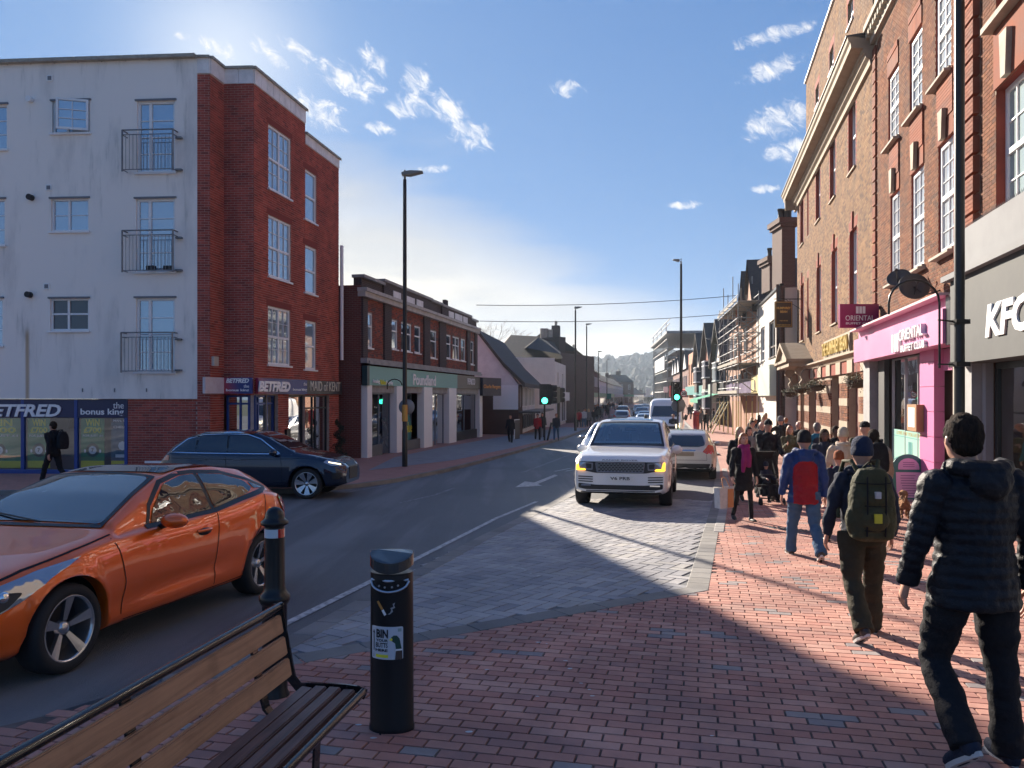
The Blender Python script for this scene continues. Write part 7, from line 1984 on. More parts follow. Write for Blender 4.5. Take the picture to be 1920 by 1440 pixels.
hi=[(a,b*.98,1.055-.055*max(0,-b/.1)) for a,b,_ in top_];lo_=[(a*1.006,b*1.012,.985-.045*max(0,-b/.1)**1.5) for a,b,_ in top_]
mb.add(lo_+hi,[(k,(k+1)%n,n+(k+1)%n,n+k) for k in range(n)]+[tuple(range(n,2*n))]);mb.build('lid',mat('bin_lid_grey',(.03,.036,.042),.22,.2,.6,coat=.6),bo)
BR_=mat('brushed_steel',(.5,.55,.62),.3,.85)
mb=MB();mb.T=M;rr=[]
for k in range(17):
    a=-.112+.224*k/16;d=-.0985*math.sqrt(max(0,1-(a/.128)**2));rr.append((a,d-.004,.895-.055*math.sqrt(max(0,1-(a/.112)**2))))
mb.tube(rr,.007,n=6);mb.tube([(-.108,-.052,.902),(0,-.100,.902),(.108,-.052,.902)],.008,n=6);mb.build('stub_plate',BR_,bo)
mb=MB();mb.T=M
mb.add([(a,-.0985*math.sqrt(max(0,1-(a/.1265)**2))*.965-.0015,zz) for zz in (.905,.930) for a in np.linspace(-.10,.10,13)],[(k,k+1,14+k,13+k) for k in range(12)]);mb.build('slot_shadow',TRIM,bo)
mb=MB();mb.T=M
for a,zz in ((-.055,.872),(-.02,.866),(.022,.868),(.055,.876)):
    d=-.0985*math.sqrt(1-(a/.126)**2);mb.tube([(a,d+.01,zz),(a,d-.003,zz)],.006,n=8)
mb.build('stub_holes',BR_,bo)
def onbin(name,poly_,m,off=.0015):
    """flat print wrapped on the bin's front: poly in (a,z)"""
    bm=bmesh.new();bm.faces.new([bm.verts.new((a,b,0)) for a,b in poly_]);bmesh.ops.triangulate(bm,faces=bm.faces[:])
    for _ in range(3): 
        ed=[e for e in bm.edges if e.calc_length()>.03]
        if ed: bmesh.ops.subdivide_edges(bm,edges=ed,cuts=1);bmesh.ops.triangulate(bm,faces=[f for f in bm.faces if len(f.verts)>3])
    inv=wm(bo).inverted()
    for v in bm.verts:
        a,b=v.co.x,v.co.y;d=-.10*.972*math.sqrt(max(.02,1-(a/(.13*.972))**2))-.0005-off;v.co=inv@(M@Vector((a,d,b)))
    return bmobj(name,bm,m,bo)
onbin('sticker',rounded([(-.103,.452),(-.103,.640),(.082,.640),(.082,.452)],.01),mat('sticker_white',(.60,.62,.66),.4),.001)
def bintext(s_,a,zz,w_,h_,m,bold=.03):
    cu=bpy.data.curves.new('print','FONT');cu.body=s_;cu.size=1;cu.offset=bold;cu.resolution_u=2;ob=bpy.data.objects.new('print',cu);COL.objects.link(ob)
    me=bpy.data.meshes.new_from_object(ob.evaluated_get(bpy.context.evaluated_depsgraph_get()));bpy.data.objects.remove(ob);bpy.data.curves.remove(cu)
    P=[v.co.copy() for v in me.vertices];x0=min(p.x for p in P);x1=max(p.x for p in P);y0=min(p.y for p in P);y1=max(p.y for p in P);inv=wm(bo).inverted()
    for v in me.vertices:
        aa=a+(v.co.x-x0)/(x1-x0)*w_;bb=zz+(v.co.y-y0)/(y1-y0)*h_;d=-.10*.972*math.sqrt(max(.02,1-(aa/(.13*.972))**2))-.004;v.co=inv@(M@Vector((aa,d,bb)))
    me.materials.clear();me.materials.append(m);me.update();link(bpy.data.objects.new('print',me),bo)
INK=mat('ink',(.012,.014,.02),.6)
bintext('BIN',-.072,.575,.072,.050,INK,.04);bintext('YOUR',-.075,.553,.075,.016,INK);bintext('BUTTS',-.075,.520,.073,.028,INK,.02);bintext('HERE',-.077,.497,.075,.016,INK)
onbin('print_arrow',[(-.091,.500),(-.091,.600),(-.096,.600),(-.0885,.618),(-.081,.600),(-.086,.600),(-.086,.500)],INK,.003)
onbin('print_yellow',[(-.075,.463),(-.075,.480),(.0,.480),(.0,.463)],YEL,.003)
onbin('print_duck_neck',[(.040,.453),(.046,.500),(.040,.545),(.020,.560),(.018,.580),(.032,.592),(.050,.590),(.064,.572),(.072,.530),(.078,.500),(.079,.453)],mat('duck_green',(.02,.07,.05),.5),.003)
onbin('print_duck_collar',[(.042,.503),(.045,.513),(.076,.513),(.077,.503)],WLET,.004)
onbin('print_duck_breast',[(.040,.453),(.044,.500),(.077,.500),(.079,.453)],mat('duck_brown',(.07,.05,.04),.6),.004)
onbin('print_duck_beak',[(.004,.566),(.022,.578),(.026,.566),(.020,.560)],YEL,.004)
onbin('print_logo',[(.055,.612),(.055,.630),(.074,.630),(.074,.612)],mat('logo_grey',(.3,.4,.38),.5),.003)
onbin('print_cigarette',[(-.070,.780),(-.058,.788),(-.028,.742),(-.040,.733)],mat('filter_orange',(.50,.22,.05),.5))
onbin('print_cigarette',[(-.0395,.732),(-.0275,.741),(-.010,.712),(-.022,.702)],WLET)
onbin('print_smoke',[(-.004,.712),(.012,.722),(.018,.738),(.012,.748),(.030,.756),(.026,.772),(.040,.780),(.034,.764),(.040,.750),(.024,.742),(.028,.728),(.010,.712)],mat('smoke_print',(.3,.31,.33),.5))

# ---- lamp columns
def lamp_post(px,Y,ytop,label,grp,arm=1,headw=.75,r0=.085,r1=.05,bracket=False,xoff=0):
    x=(px-960)*Y/F;z0=G(Y);zt=zat(ytop,Y);o=empty('street_lamp',(x,Y,z0),0,label,'street lamp',grp)
    mb=MB();mb.tube([(x,Y,z0-.05),(x,Y,z0+1.3),(x,Y,z0+1.4),(x,Y,zt)],[r0,r0,r0*.85,r1],n=14);mb.build('post',BLACK,o)
    mb=MB();mb.tube([(x,Y,zt),(x,Y,zt+.18)],r1*.7,n=8)
    mb.add([(x-.10,Y-.12,zt+.15),(x+arm*headw*.3,Y-.16,zt+.14),(x+arm*headw,Y-.13,zt+.24),(x+arm*headw,Y+.13,zt+.24),(x+arm*headw*.3,Y+.16,zt+.14),(x-.10,Y+.12,zt+.15),
            (x-.10,Y-.10,zt+.24),(x+arm*headw*.3,Y-.14,zt+.29),(x+arm*headw,Y-.12,zt+.28),(x+arm*headw,Y+.12,zt+.28),(x+arm*headw*.3,Y+.14,zt+.29),(x-.10,Y+.10,zt+.24)],
           [(0,1,2,3,4,5),(6,7,8,9,10,11)]+[(k,(k+1)%6,6+(k+1)%6,6+k) for k in range(6)])
    mb.tube([(x,Y,zt+.24),(x,Y,zt+.33)],.035,n=8);mb.build('lamp_head',mat('lamp_grey',(.16,.17,.16),.5),o)
    if bracket:
        b=bracket;mb=MB();mb.tube([(x,Y,z0+b),(x-.28,Y,z0+b+.03)],.012,n=6);mb.tube([(x,Y,z0+b-.55),(x-.28,Y,z0+b-.55)],.012,n=6)
        mb.tube([(x-.26,Y,z0+b-.6)]+[(x-.26-.33+.33*math.cos(t),Y,z0+b+.25+.30*math.sin(t)) for t in np.linspace(0,PI,11)]+[(x-.92,Y,z0+b+.1)],.016,n=6)
        mb.box((x-.09,Y-.09,z0+b-.03),(x+.09,Y+.09,z0+b+.03));mb.box((x-.09,Y-.09,z0+b-.58),(x+.09,Y+.09,z0+b-.52));mb.build('banner_bracket',BLACK,o)
    return o
GL_='black street lamp columns'
l1=lamp_post(759,26.3,337,'tall black street lamp on the left footway with an orange sticker and round sign','x',1,.62,.095,.06)
l1['group']=GL_
x=(759-960)*26.3/F;mb=MB();Y=26.3;mb.tube([(x-.1,Y+.02,zat(720,Y))]+[(x-.35+.25*math.cos(t),Y,zat(722,Y)+.2*math.sin(t)) for t in np.linspace(0,PI,9)]+[(x-.6,Y,zat(730,Y))],.018,n=6);mb.build('banner_bracket',BLACK,l1)
mb=MB();mb.lathe([(.0,-.02),(.27,-.02),(.27,.02),(0,.02)],M=Matrix.Translation((x+.05,Y+.1,zat(763,Y)))@Matrix.Rotation(PI/2,4,'X'),n=24);mb.build('sign_plate',GREYPAINT,l1)
mb=MB();mb.lathe([(.099,zat(790,Y)),(.099,zat(759,Y))],(x,Y,0),n=14);mb.build('sticker',mat('orange_sticker',(.55,.28,.05),.5),l1)
lamp_post(1799,10.0,-260,'nearest black lamp column before the pink restaurant with a curved bracket',GL_,1,.7,.075,.06,bracket=3.12)
lamp_post(1277,47,495,'black lamp column beside the traffic light with the 20 sign',GL_,-1,.5,.11,.07)
lamp_post(1079,59,582,'black lamp column by the cream building, nearer of the thin pair',GL_,1,.5,.1,.06)
lamp_post(1100,76,612,'thin black lamp column just behind the one by the cream building',GL_,1,.5,.1,.06)
lamp_post(1122,108,662,'small distant lamp column at the far left terrace',GL_,1,.6,.1,.06)
lamp_post(1138,135,676,'farthest lamp column on the left footway',GL_,1,.7,.1,.06)
lamp_post(1333,66,640,'lamp column in front of the gabled shop houses',GL_,-1,.4,.09,.05)
# ---- traffic signals
GREENL=mat('green_signal_lit',(.05,.9,.45),.4,emit=(.05,1.0,.55),estr=2.5)
def signal(px,Y,ytop,ybot,label,lit=True,heads=((0,0),),tall=None,s20=False):
    x=(px-960)*Y/F;z0=G(Y);zt,zb=zat(ytop,Y),zat(ybot,Y);h=zt-zb;o=empty('traffic_light',(x,Y,z0),0,label,'traffic light','traffic lights at the crossing')
    mb=MB();mb.tube([(x,Y,z0-.02),(x,Y,zt+(.25 if tall else -.1))],.055,n=10);mb.build('pole',BLACK,o)
    for dx,a in heads:
        Mh=Matrix.Translation((x+dx,Y-.12,zb))@Matrix.Rotation(a,4,'Z');mb=MB();mb.T=Mh
        w_=h*.22;mb.box((-w_,-.1,0),(w_,.1,h));mb.box((-w_*1.25,.1,-.06),(w_*1.25,.115,h+.06))
        for k in range(3):
            zc=h*(k+.5)/3;mb.tube([(0,-.1,zc+.0),(0,-.28,zc+.0)],w_*.75,n=14,cap=False)
        hd_=mb.build('signal_head',BLACKMATT,o)
        for k,c in ((0,GREENL if lit and a==0 else TRIM),(1,TRIM),(2,TRIM)):
            mb=MB();mb.T=Mh;mb.lathe([(0,0),(w_*.72,0)],M=Matrix.Translation((0,-.115,h*(k+.5)/3))@Matrix.Rotation(PI/2,4,'X'),n=16);mb.build('lens',c,hd_)
    return o,x,z0
signal(1021,45,722,757,'traffic light with green lit and a second head, on the left footway',heads=((0,0),(.42,1.3)))
signal(1047,49,727,754,'traffic light turned away, right of the green-lit one on the left footway',lit=False,heads=((.1,1.9),))
o,x,z0=signal(1271,43,718,750,'traffic light with green lit beside the 20 sign on the right',heads=((-.12,0),))
mb=MB();Y=42.8;Ms=Matrix.Translation((x+.24,Y-.2,zat(738,Y)))@Matrix.Rotation(PI/2,4,'X')
mb.lathe([(0,0),(.15,0)],M=Ms,n=24);so_=mb.build('speed_sign',WLET,o);mb=MB();mb.lathe([(.15,.001),(.19,.001),(.19,-.02)],M=Ms,n=24);mb.build('sign_rim',REDL,so_)
Wt=Wall.pts((x+.10,Y-.215),(x+.42,Y-.215));text('print','20',Wt,.02,zat(738,Y)-.075,.24,.15,INK,so_,.003,.001,.04)
mb=MB();mb.lathe([(0,0),(.42,0),(.42,.03),(0,.03)],M=Matrix.Translation((x+.05,Y+.3,zat(760,Y)))@Matrix.Rotation(PI/2,4,'X'),n=8);mb.build('sign_back',GREYPAINT,o)
# raking struts by the left signal
mb=MB();Y=45;mb.tube([at(1021,Y)+Vector((.15,0,G(Y))),at(1034,Y)+Vector((0,0,G(Y)+1.15))],.06,n=8);o=mb.build('leaning_post',BLACKMATT,None);tag(o,'short dark post leaning beside the left traffic light','post')
# ---- postbox
Y=60;x=(1305-960)*Y/F;o=empty('postbox',(x,Y,G(Y)),0,'red pillar postbox on the right footway before the shops','postbox');PRED=mat('postbox_red',(.42,.01,.02),.35,coat=.5)
mb=MB();mb.lathe([(0,0),(.26,0),(.26,.15),(.23,.18),(.23,1.35),(.28,1.38),(.28,1.45),(.22,1.55),(.08,1.62),(0,1.63)],(x,Y,G(Y)),n=20);mb.build('body',PRED,o)
mb=MB();mb.box((x-.12,Y-.24,G(Y)+1.25),(x+.12,Y-.225,G(Y)+1.29));mb.build('slot',TRIM,o)
# ---- overhead wires
def wire(p,q,sag,label):
    a,b=Vector(p),Vector(q);mb=MB();mb.tube([a.lerp(b,i/24)+Vector((0,0,-sag*4*(i/24)*(1-i/24))) for i in range(25)],.022,n=5);o=mb.build('overhead_wire',BLACKMATT,None);tag(o,label,'wire','wires across the street')
q=lambda px,py,Y:(( px-960)*Y/F,Y,zat(py,Y))
wire(q(893,572,49),q(1380,554,56),.25,'upper of two thin wires strung across the street')
wire(q(900,602,50),q(1372,588,58),.25,'lower of two thin wires strung across the street')
# ---- projecting signs
def psign(name,W,spx,Yb,x0,x1,y0,y1,Y,m,label):
    w_=Wall(x0,Y,x1,Y);o=empty(name,(w_.A.x,w_.A.y,G(Y)),0,label,'sign');z0,z1=zat(y1,Y),zat(y0,Y)
    mb=MB();w_.box(mb,0,w_.L,-.12,0,z0,z1);mb.build('sign_box',m,o);return o,w_,z0,z1
o,w_,z0,z1=psign('projecting_sign',None,0,0,1575,1648,570,614.5,21.6,MAGS,'magenta box sign reading ORIENTAL BUFFET CLUB jutting from the wall')
L_=w_.L;Hh=z1-z0
mb=MB();w_.box(mb,L_,L_+.35,-.08,-.04,z1-.15,z1-.05);w_.box(mb,L_,L_+.35,-.08,-.04,z0+.05,z0+.15);mb.build('bracket',BLACK,o)
text('lettering','ORIENTAL',w_,L_*.14,z0+Hh*.30,L_*.74,Hh*.22,WLET,o,.008,.001);text('lettering','BUFFET CLUB',w_,L_*.15,z0+Hh*.14,L_*.72,Hh*.09,WLET,o,.008,.001,.01)
for i in range(3):
    mb=MB();w_.box(mb,L_*(.41+i*.085),L_*(.41+i*.085)+.075,.001,.008,z0+Hh*.60,z0+Hh*.90);mb.build('emblem',WLET,o)
o,w_,z0,z1=psign('pub_sign',None,0,0,1453,1486,565,614,37.0,mat('pub_sign_black',(.018,.012,.010),.35),'black and gold hanging pub sign reading HUMPHREY BEAN')
L_=w_.L;Hh=z1-z0
mb=MB()
for a,b,c,e in ((.03,L_-.03,z1-.05,z1-.03),(.03,L_-.03,z0+.03,z0+.05),(.03,.05,z0+.05,z1-.05),(L_-.05,L_-.03,z0+.05,z1-.05)): w_.box(mb,a,b,.001,.012,c,e)
mb.build('gold_border',GOLD,o)
text('lettering','HUMPHREY',w_,.09,z0+Hh*.70,L_-.18,.11,GOLD,o,.006,.001,.03);text('lettering','BEAN',w_,L_*.3,z0+Hh*.56,L_*.4,.11,GOLD,o,.006,.001,.03);text('lettering','FREE HOUSE',w_,L_*.27,z0+Hh*.24,L_*.46,.05,GOLD,o,.006,.001,.02);text('lettering','WETHERSPOON',w_,.1,z0+.09,L_-.2,.06,GOLD,o,.006,.001,.02)
mb=MB();mb.tube([w_.p(-.05,-.06,z1+.12),w_.p(L_+.45,-.06,z1+.12)],.025,n=6);mb.tube([w_.p(.1,-.06,z1+.12),w_.p(.1,-.06,z1)],.015,n=5);mb.tube([w_.p(L_-.1,-.06,z1+.12),w_.p(L_-.1,-.06,z1)],.015,n=5);mb.tube([w_.p(L_+.45,-.06,z1-.4),w_.p(L_*.6,-.06,z1+.12)],.015,n=5);mb.build('bracket',BLACK,o)
# ---- hanging baskets
LEAF=piece_mat('winter_leaves',[(3,(.07,.10,.04)),(3,(.12,.14,.06)),(2,(.20,.17,.09)),(1,(.28,.25,.15)),(1,(.05,.06,.03))],.7,amt=.2,bump=0)
COIR=mat('coir',(.05,.035,.022),.95,bump=(40,.6))
def leaves(mb,c,r,n,sz,seed,flat_=1.0,down=.0):
    rr=random.Random(seed)
    for _ in range(n):
        v=Vector((rr.gauss(0,1),rr.gauss(0,1),rr.gauss(0,1))).normalized()*(rr.random()**.35)
        p=Vector(c)+Vector((v.x*r[0],v.y*r[1],v.z*r[2]*flat_))
        if rr.random()<down: p.z-=rr.random()*r[2]*1.6
        a=Vector((rr.gauss(0,1),rr.gauss(0,1),rr.gauss(0,1))).normalized();b=a.orthogonal().normalized();s_=sz*rr.uniform(.6,1.4)
        mb.add([p-a*s_,p+b*s_*.5,p+a*s_,p-b*s_*.5],[(0,1,2,3)])
def basket(px,py,Y,label,R_=.26,seed=1,wall_d=None):
    x=(px-960)*Y/F;z=zat(py,Y);o=empty('hanging_basket',(x,Y,z),0,label,'hanging basket','hanging baskets on the pub front')
    mb=MB();mb.lathe([(0,-R_*.75),(R_*.5,-R_*.65),(R_*.85,-R_*.3),(R_,0),(R_*.9,.0),(0,-.03)],(x,Y,z),n=16);mb.build('basket',COIR,o)
    mb=MB();leaves(mb,(x,Y,z+R_*.15),(R_*1.35,R_*1.35,R_*.55),420,.035,seed,1,.28);mb.build('foliage',LEAF,o,fix=False)
    mb=MB()
    for k in range(3): t=2*PI*k/3;mb.tube([(x+R_*math.cos(t),Y+R_*math.sin(t),z),(x,Y,z+.62)],.005,n=4)
    mb.tube([(x,Y,z+.62),(x+.1,Y,z+.78),(x+.75,Y+.1,z+.86)],.014,n=5);mb.build('hanger',BLACK,o)
basket(1607,713,23.2,'nearest hanging basket, beside the pink restaurant fascia',.33,1);basket(1532,722,30.5,'hanging basket in front of the pub portico',.34,2);basket(1502,728,33.0,'smaller hanging basket left of the portico one',.32,3);basket(1482,735,35.5,'farthest hanging basket, at the left end of the pub',.32,4)
# ---- clipped spiral bush by the brick flats
Y=29.3;x=(636-960)*Y/F;o=empty('topiary_bush',(x,Y,G(Y)),0,'dark clipped spiral bush in a pot at the end of the brick flats','plant')
mb=MB();rr=random.Random(4)
for k in range(16):
    t=k/15;leaves(mb,(x+.10*math.cos(k*1.1),Y+.10*math.sin(k*1.1),G(Y)+.35+1.25*t),(.24*(1-t*.72),)*2+(.10,),90,.03,k)
mb.build('foliage',piece_mat('yew',[(2,(.012,.022,.012)),(1,(.02,.035,.016))],.8,bump=0),o,fix=False)
mb=MB();mb.lathe([(0,0),(.16,0),(.21,.34),(.19,.34),(0,.30)],(x,Y,G(Y)),n=14);mb.build('pot',BLACKMATT,o)
# ---- pavement board
Y=16.9;x=(1706-960)*Y/F;g=G(Y);a_=math.radians(-8);M=Matrix.Translation((x,Y,g))@Matrix.Rotation(a_,4,'Z')@Matrix.Rotation(-.10,4,'X')
o=empty('pavement_sign',(x,Y,g),a_,'green A-board with pink menu sheets outside the pink restaurant','sign board')
GRN=mat('board_green',(.015,.19,.15),.35);PKS=mat('pink_sheet',(.62,.42,.58),.6)
def arch(w_,h_,r,y):
    return [(-w_,y,.0),(w_,y,.0),(w_,y,h_-r)]+[(w_*math.cos(t),y,h_-r+r*math.sin(t)) for t in np.linspace(.0,PI,13)[1:-1]]+[(-w_,y,h_-r)]
mb=MB();mb.T=M;mb.prism(arch(.36,1.06,.36,0),(0,.04,0));mb.build('board',GRN,o)
mb=MB();mb.T=M@Matrix.Translation((0,.42,0))@Matrix.Rotation(.28,4,'X');mb.prism(arch(.36,1.08,.36,0),(0,.03,0));mb.build('back_board',GRN,o)
mb=MB();mb.T=M;mb.box((-.27,-.012,.10),(.27,-.002,.66));mb.build('menu_sheet',PKS,o)
mb=MB();mb.T=M;mb.prism([(-.22,-.012,.72),(.22,-.012,.72)]+[(.22*math.cos(t),-.012,.78+.19*math.sin(t)) for t in np.linspace(0,PI,9)],(0,.01,0));mb.build('header_sheet',PKS,o)
mb=MB();mb.T=M
for k in range(9): mb.box((-.2+rnd.uniform(0,.05),-.0165,.14+k*.055),(.2-rnd.uniform(0,.1),-.0135,.152+k*.055))
mb.build('menu_print',mat('menu_ink',(.10,.05,.16),.6),o,kind='stuff')
for k in range(3):
    mb=MB();mb.T=M;mb.box((-.12,-.0165,.78+k*.045),(.12,-.0135,.79+k*.045));mb.build('header_print',MATS['menu_ink'],o)
mb=MB();mb.T=Matrix.Translation((x,Y,g))@Matrix.Rotation(a_,4,'Z');mb.box((-.42,-.12,0),(.42,.56,.07));mb.build('base',CONC,o)
# ---- small folding board left by the gabled house
Wq=Wall(965,46.5,974.5,47.3);o=board(Wq,'pavement_sign',(0,Wq.L,G(47),G(47)+1.3),-.04,0,WLET,None);tag(o,'narrow white-edged pavement board standing outside the gabled house','sign board');board(Wq,'panel',(.03,Wq.L-.03,G(47)+.1,G(47)+1.25),.001,.01,DARKF,o)
# ---- shop signs hanging over the far left footway
for px,py0,py1,Y,c,lb in ((1142,738,748,95,GRN,'small green projecting sign far down the left side'),(1215,728,742,180,WLET,'white panel sign above the far end of the street'),(1248,725,736,120,WLET,'white and pink sign board on the right before the scaffolded building'),(1259,723,744,110,MATS['notice_red'],'red banner sign by the scaffolded building')):
    w_=Wall(px-4,Y,px+4,Y);o=board(w_,'far_sign',(0,w_.L,zat(py1,Y),zat(py0,Y)),-.1,0,c,None);tag(o,lb,'sign');mb=MB();mb.tube([w_.p(w_.L/2,-.05,G(Y)),w_.p(w_.L/2,-.05,zat(py1,Y))],.06,n=6);mb.build('post',BLACK,o)
Wn=Wall(1226,200,1227,200);mb=MB();mb.tube([at(1226,200)+Vector((0,0,G(200))),at(1226,200)+Vector((0,0,zat(690,200)))],.22,n=8);o=mb.build('mast',GREYPAINT,None);tag(o,'tall thin grey mast at the end of the street','mast')
# ---- bare winter tree behind the gabled house
BARK=mat('bark',(.22,.19,.16),.9)
def bare_tree(px,Y,H,label,seed):
    o=empty('bare_tree',((px-960)*Y/F,Y,G(Y)),0,label,'tree');rr=random.Random(seed);mb=MB();tw=MB()
    def br(p,d,l,r,k):
        e=p+d*l;m_=(p+e)/2+Vector((rr.gauss(0,.05),rr.gauss(0,.05),rr.gauss(0,.05)))*l
        (mb if k<2 else tw).tube([p,m_,e],[r,r*.8,r*.6],n=6 if k<2 else 3,cap=False)
        if k<6:
            for _ in range(3 if k<4 else 2):
                nd=(d+Vector((rr.gauss(0,.55),rr.gauss(0,.55),rr.gauss(.12,.35)))).normalized();br(p.lerp(e,rr.uniform(.55,1)),nd,l*rr.uniform(.62,.8),max(r*.55,.012),k+1)
    br(Vector(((px-960)*Y/F,Y,G(Y))),Vector((0,0,1)),H*.42,.28,0)
    mb.build('trunk',BARK,o);tw.build('branches',BARK,o,fix=False)
bare_tree(934,100,12.0,'bare winter tree rising behind the gabled house roof',3)
# ================================================================ PEOPLE
def fab(name,c,rough=.85,n=None,bump=.35,sc_=60):
    return mat(name,c,rough,0,.25,noise=n or (9,.45,tuple(q*.6 for q in c)),bump=(sc_,bump))
SKIN=mat('skin',(.56,.30,.21),.5,noise=(14,.4,(.48,.23,.16)));SKIND=mat('brown_skin',(.14,.07,.045),.5)
HAIRD=mat('dark_hair',(.016,.011,.009),.8,0,.1,noise=(60,.7,(.05,.03,.02)),bump=(90,.8),stretch=(1,1,.25));HAIRG=mat('auburn_hair',(.30,.10,.035),.5,noise=(50,.7,(.42,.17,.06)),bump=(90,.6),stretch=(1,1,.3));HAIRB=mat('blonde_hair',(.45,.30,.13),.5,noise=(50,.7,(.58,.42,.22)),bump=(90,.6),stretch=(1,1,.3))
NAVYC=fab('navy_cloth',(.022,.028,.048));BLACKC=fab('black_cloth',(.014,.014,.017));PUFF=fab('puffer_nylon',(.009,.011,.017),.55,sc_=30,bump=.5);BLUEC=fab('blue_shell',(.016,.048,.17),.6);REDC=fab('red_shell',(.28,.008,.018),.6)
JEANS=fab('denim',(.055,.12,.21));OLIVE=fab('olive_trousers',(.045,.038,.022));CREAMC=fab('cream_fleece',(.50,.42,.33));KHAKI=fab('khaki_cloth',(.09,.085,.045));TEALC=fab('teal_cloth',(.02,.16,.22));PLUM=fab('magenta_scarf',(.30,.02,.13));ORANGEC=fab('orange_top',(.55,.24,.08));GREYC=fab('grey_cloth',(.17,.17,.18));REDJ=fab('red_jacket',(.38,.02,.03));WHITEC=fab('white_cloth',(.55,.55,.56));GINGER=fab('ginger_knit',(.30,.085,.03),bump=.8);KNITN=fab('navy_knit',(.025,.035,.075),bump=.9,sc_=90);KNITC=fab('cream_knit',(.58,.50,.38),bump=.9,sc_=90)
SHOED=mat('dark_shoe',(.02,.02,.022),.5);SOLE=mat('white_sole',(.50,.48,.46),.7);SHOEB=mat('brown_boot',(.045,.032,.022),.6)
TMPS=bpy.data.scenes.new('workshop')
def remesh(mb,vox,name,mats,parent,disp=0,seed=0,mfun=None,sm=4,extra=None,dstretch=(1,1,1),dsc=7):
    me=bpy.data.meshes.new('tmp');me.from_pydata(mb.v,[],mb.f);bm=bmesh.new();bm.from_mesh(me);bmesh.ops.recalc_face_normals(bm,faces=bm.faces);bm.to_mesh(me);bm.free()
    o=bpy.data.objects.new('tmp',me);TMPS.collection.objects.link(o);m=o.modifiers.new('r','REMESH');m.mode='VOXEL';m.voxel_size=vox
    s_=o.modifiers.new('s','SMOOTH');s_.iterations=sm;s_.factor=.5
    
    with bpy.context.temp_override(scene=TMPS,view_layer=TMPS.view_layers[0]):
        dg=bpy.context.evaluated_depsgraph_get();out=bpy.data.meshes.new_from_object(o.evaluated_get(dg))
    bpy.data.objects.remove(o);bpy.data.meshes.remove(me)
    if disp:
        nn=[v.normal.copy() for v in out.vertices]
        for v,nv in zip(out.vertices,nn):
            c=v.co.copy();q=Vector((c.x*dsc*dstretch[0]+seed,c.y*dsc*dstretch[1],c.z*dsc*dstretch[2]));v.co=c+nv*disp*(mnoise.noise(q)+.5*mnoise.noise(q*2.3))
    if extra:
        bm=bmesh.new();bm.from_mesh(out);b2=bpy.data.meshes.new('t2');b2.from_pydata(extra.v,[],extra.f);bm.from_mesh(b2);bm.to_mesh(out);bm.free();bpy.data.meshes.remove(b2)
    out.materials.clear()
    for q in (mats if isinstance(mats,list) else [mats]): out.materials.append(q)
    inv=wm(parent).inverted() if parent else Matrix.Identity(4)
    if mfun:
        for p in out.polygons: p.material_index=mfun(p.center)
    out.polygons.foreach_set('use_smooth',[True]*len(out.polygons));out.transform(inv);out.name=name;out.update()
    ob=bpy.data.objects.new(name,out);return link(ob,parent)
def hand(mb,w,d,side,k,curl=.5,fwd=Vector((0,1,0))):
    """palm at wrist w, hanging along d; fingers curl towards fwd"""
    d=d.normalized();f=(fwd-d*fwd.dot(d)).normalized();s_=d.cross(f)*side
    pc=w+d*.05*k
    mb.tube([w-d*.02*k,w+d*.02*k,w+d*.075*k,w+d*.09*k],[.022*k,.026*k,.030*k,.024*k],n=8,sx=.62)
    for i in range(4):
        L_=(.075,.083,.078,.062)[i]*k;b=w+d*.085*k+f*((1.5-i)*.019*k)
        p1=b+(d*math.cos(curl*.5)+s_*-.0-(-s_)*math.sin(curl*.5)*.0+(-s_)*.0+s_*math.sin(curl*.5))*L_*.45;p2=p1+(d*math.cos(curl*1.3)+s_*math.sin(curl*1.3))*L_*.32;p3=p2+(d*math.cos(curl*1.9)+s_*math.sin(curl*1.9))*L_*.26
        mb.tube([b,p1,p2,p3],[.0095*k,.009*k,.008*k,.006*k],n=6)
    b=w+d*.025*k+f*.024*k;mb.tube([b,b+d*.03*k+f*.022*k+s_*.01*k,b+d*.058*k+f*.026*k+s_*.022*k],[.012*k,.0105*k,.008*k],n=6)
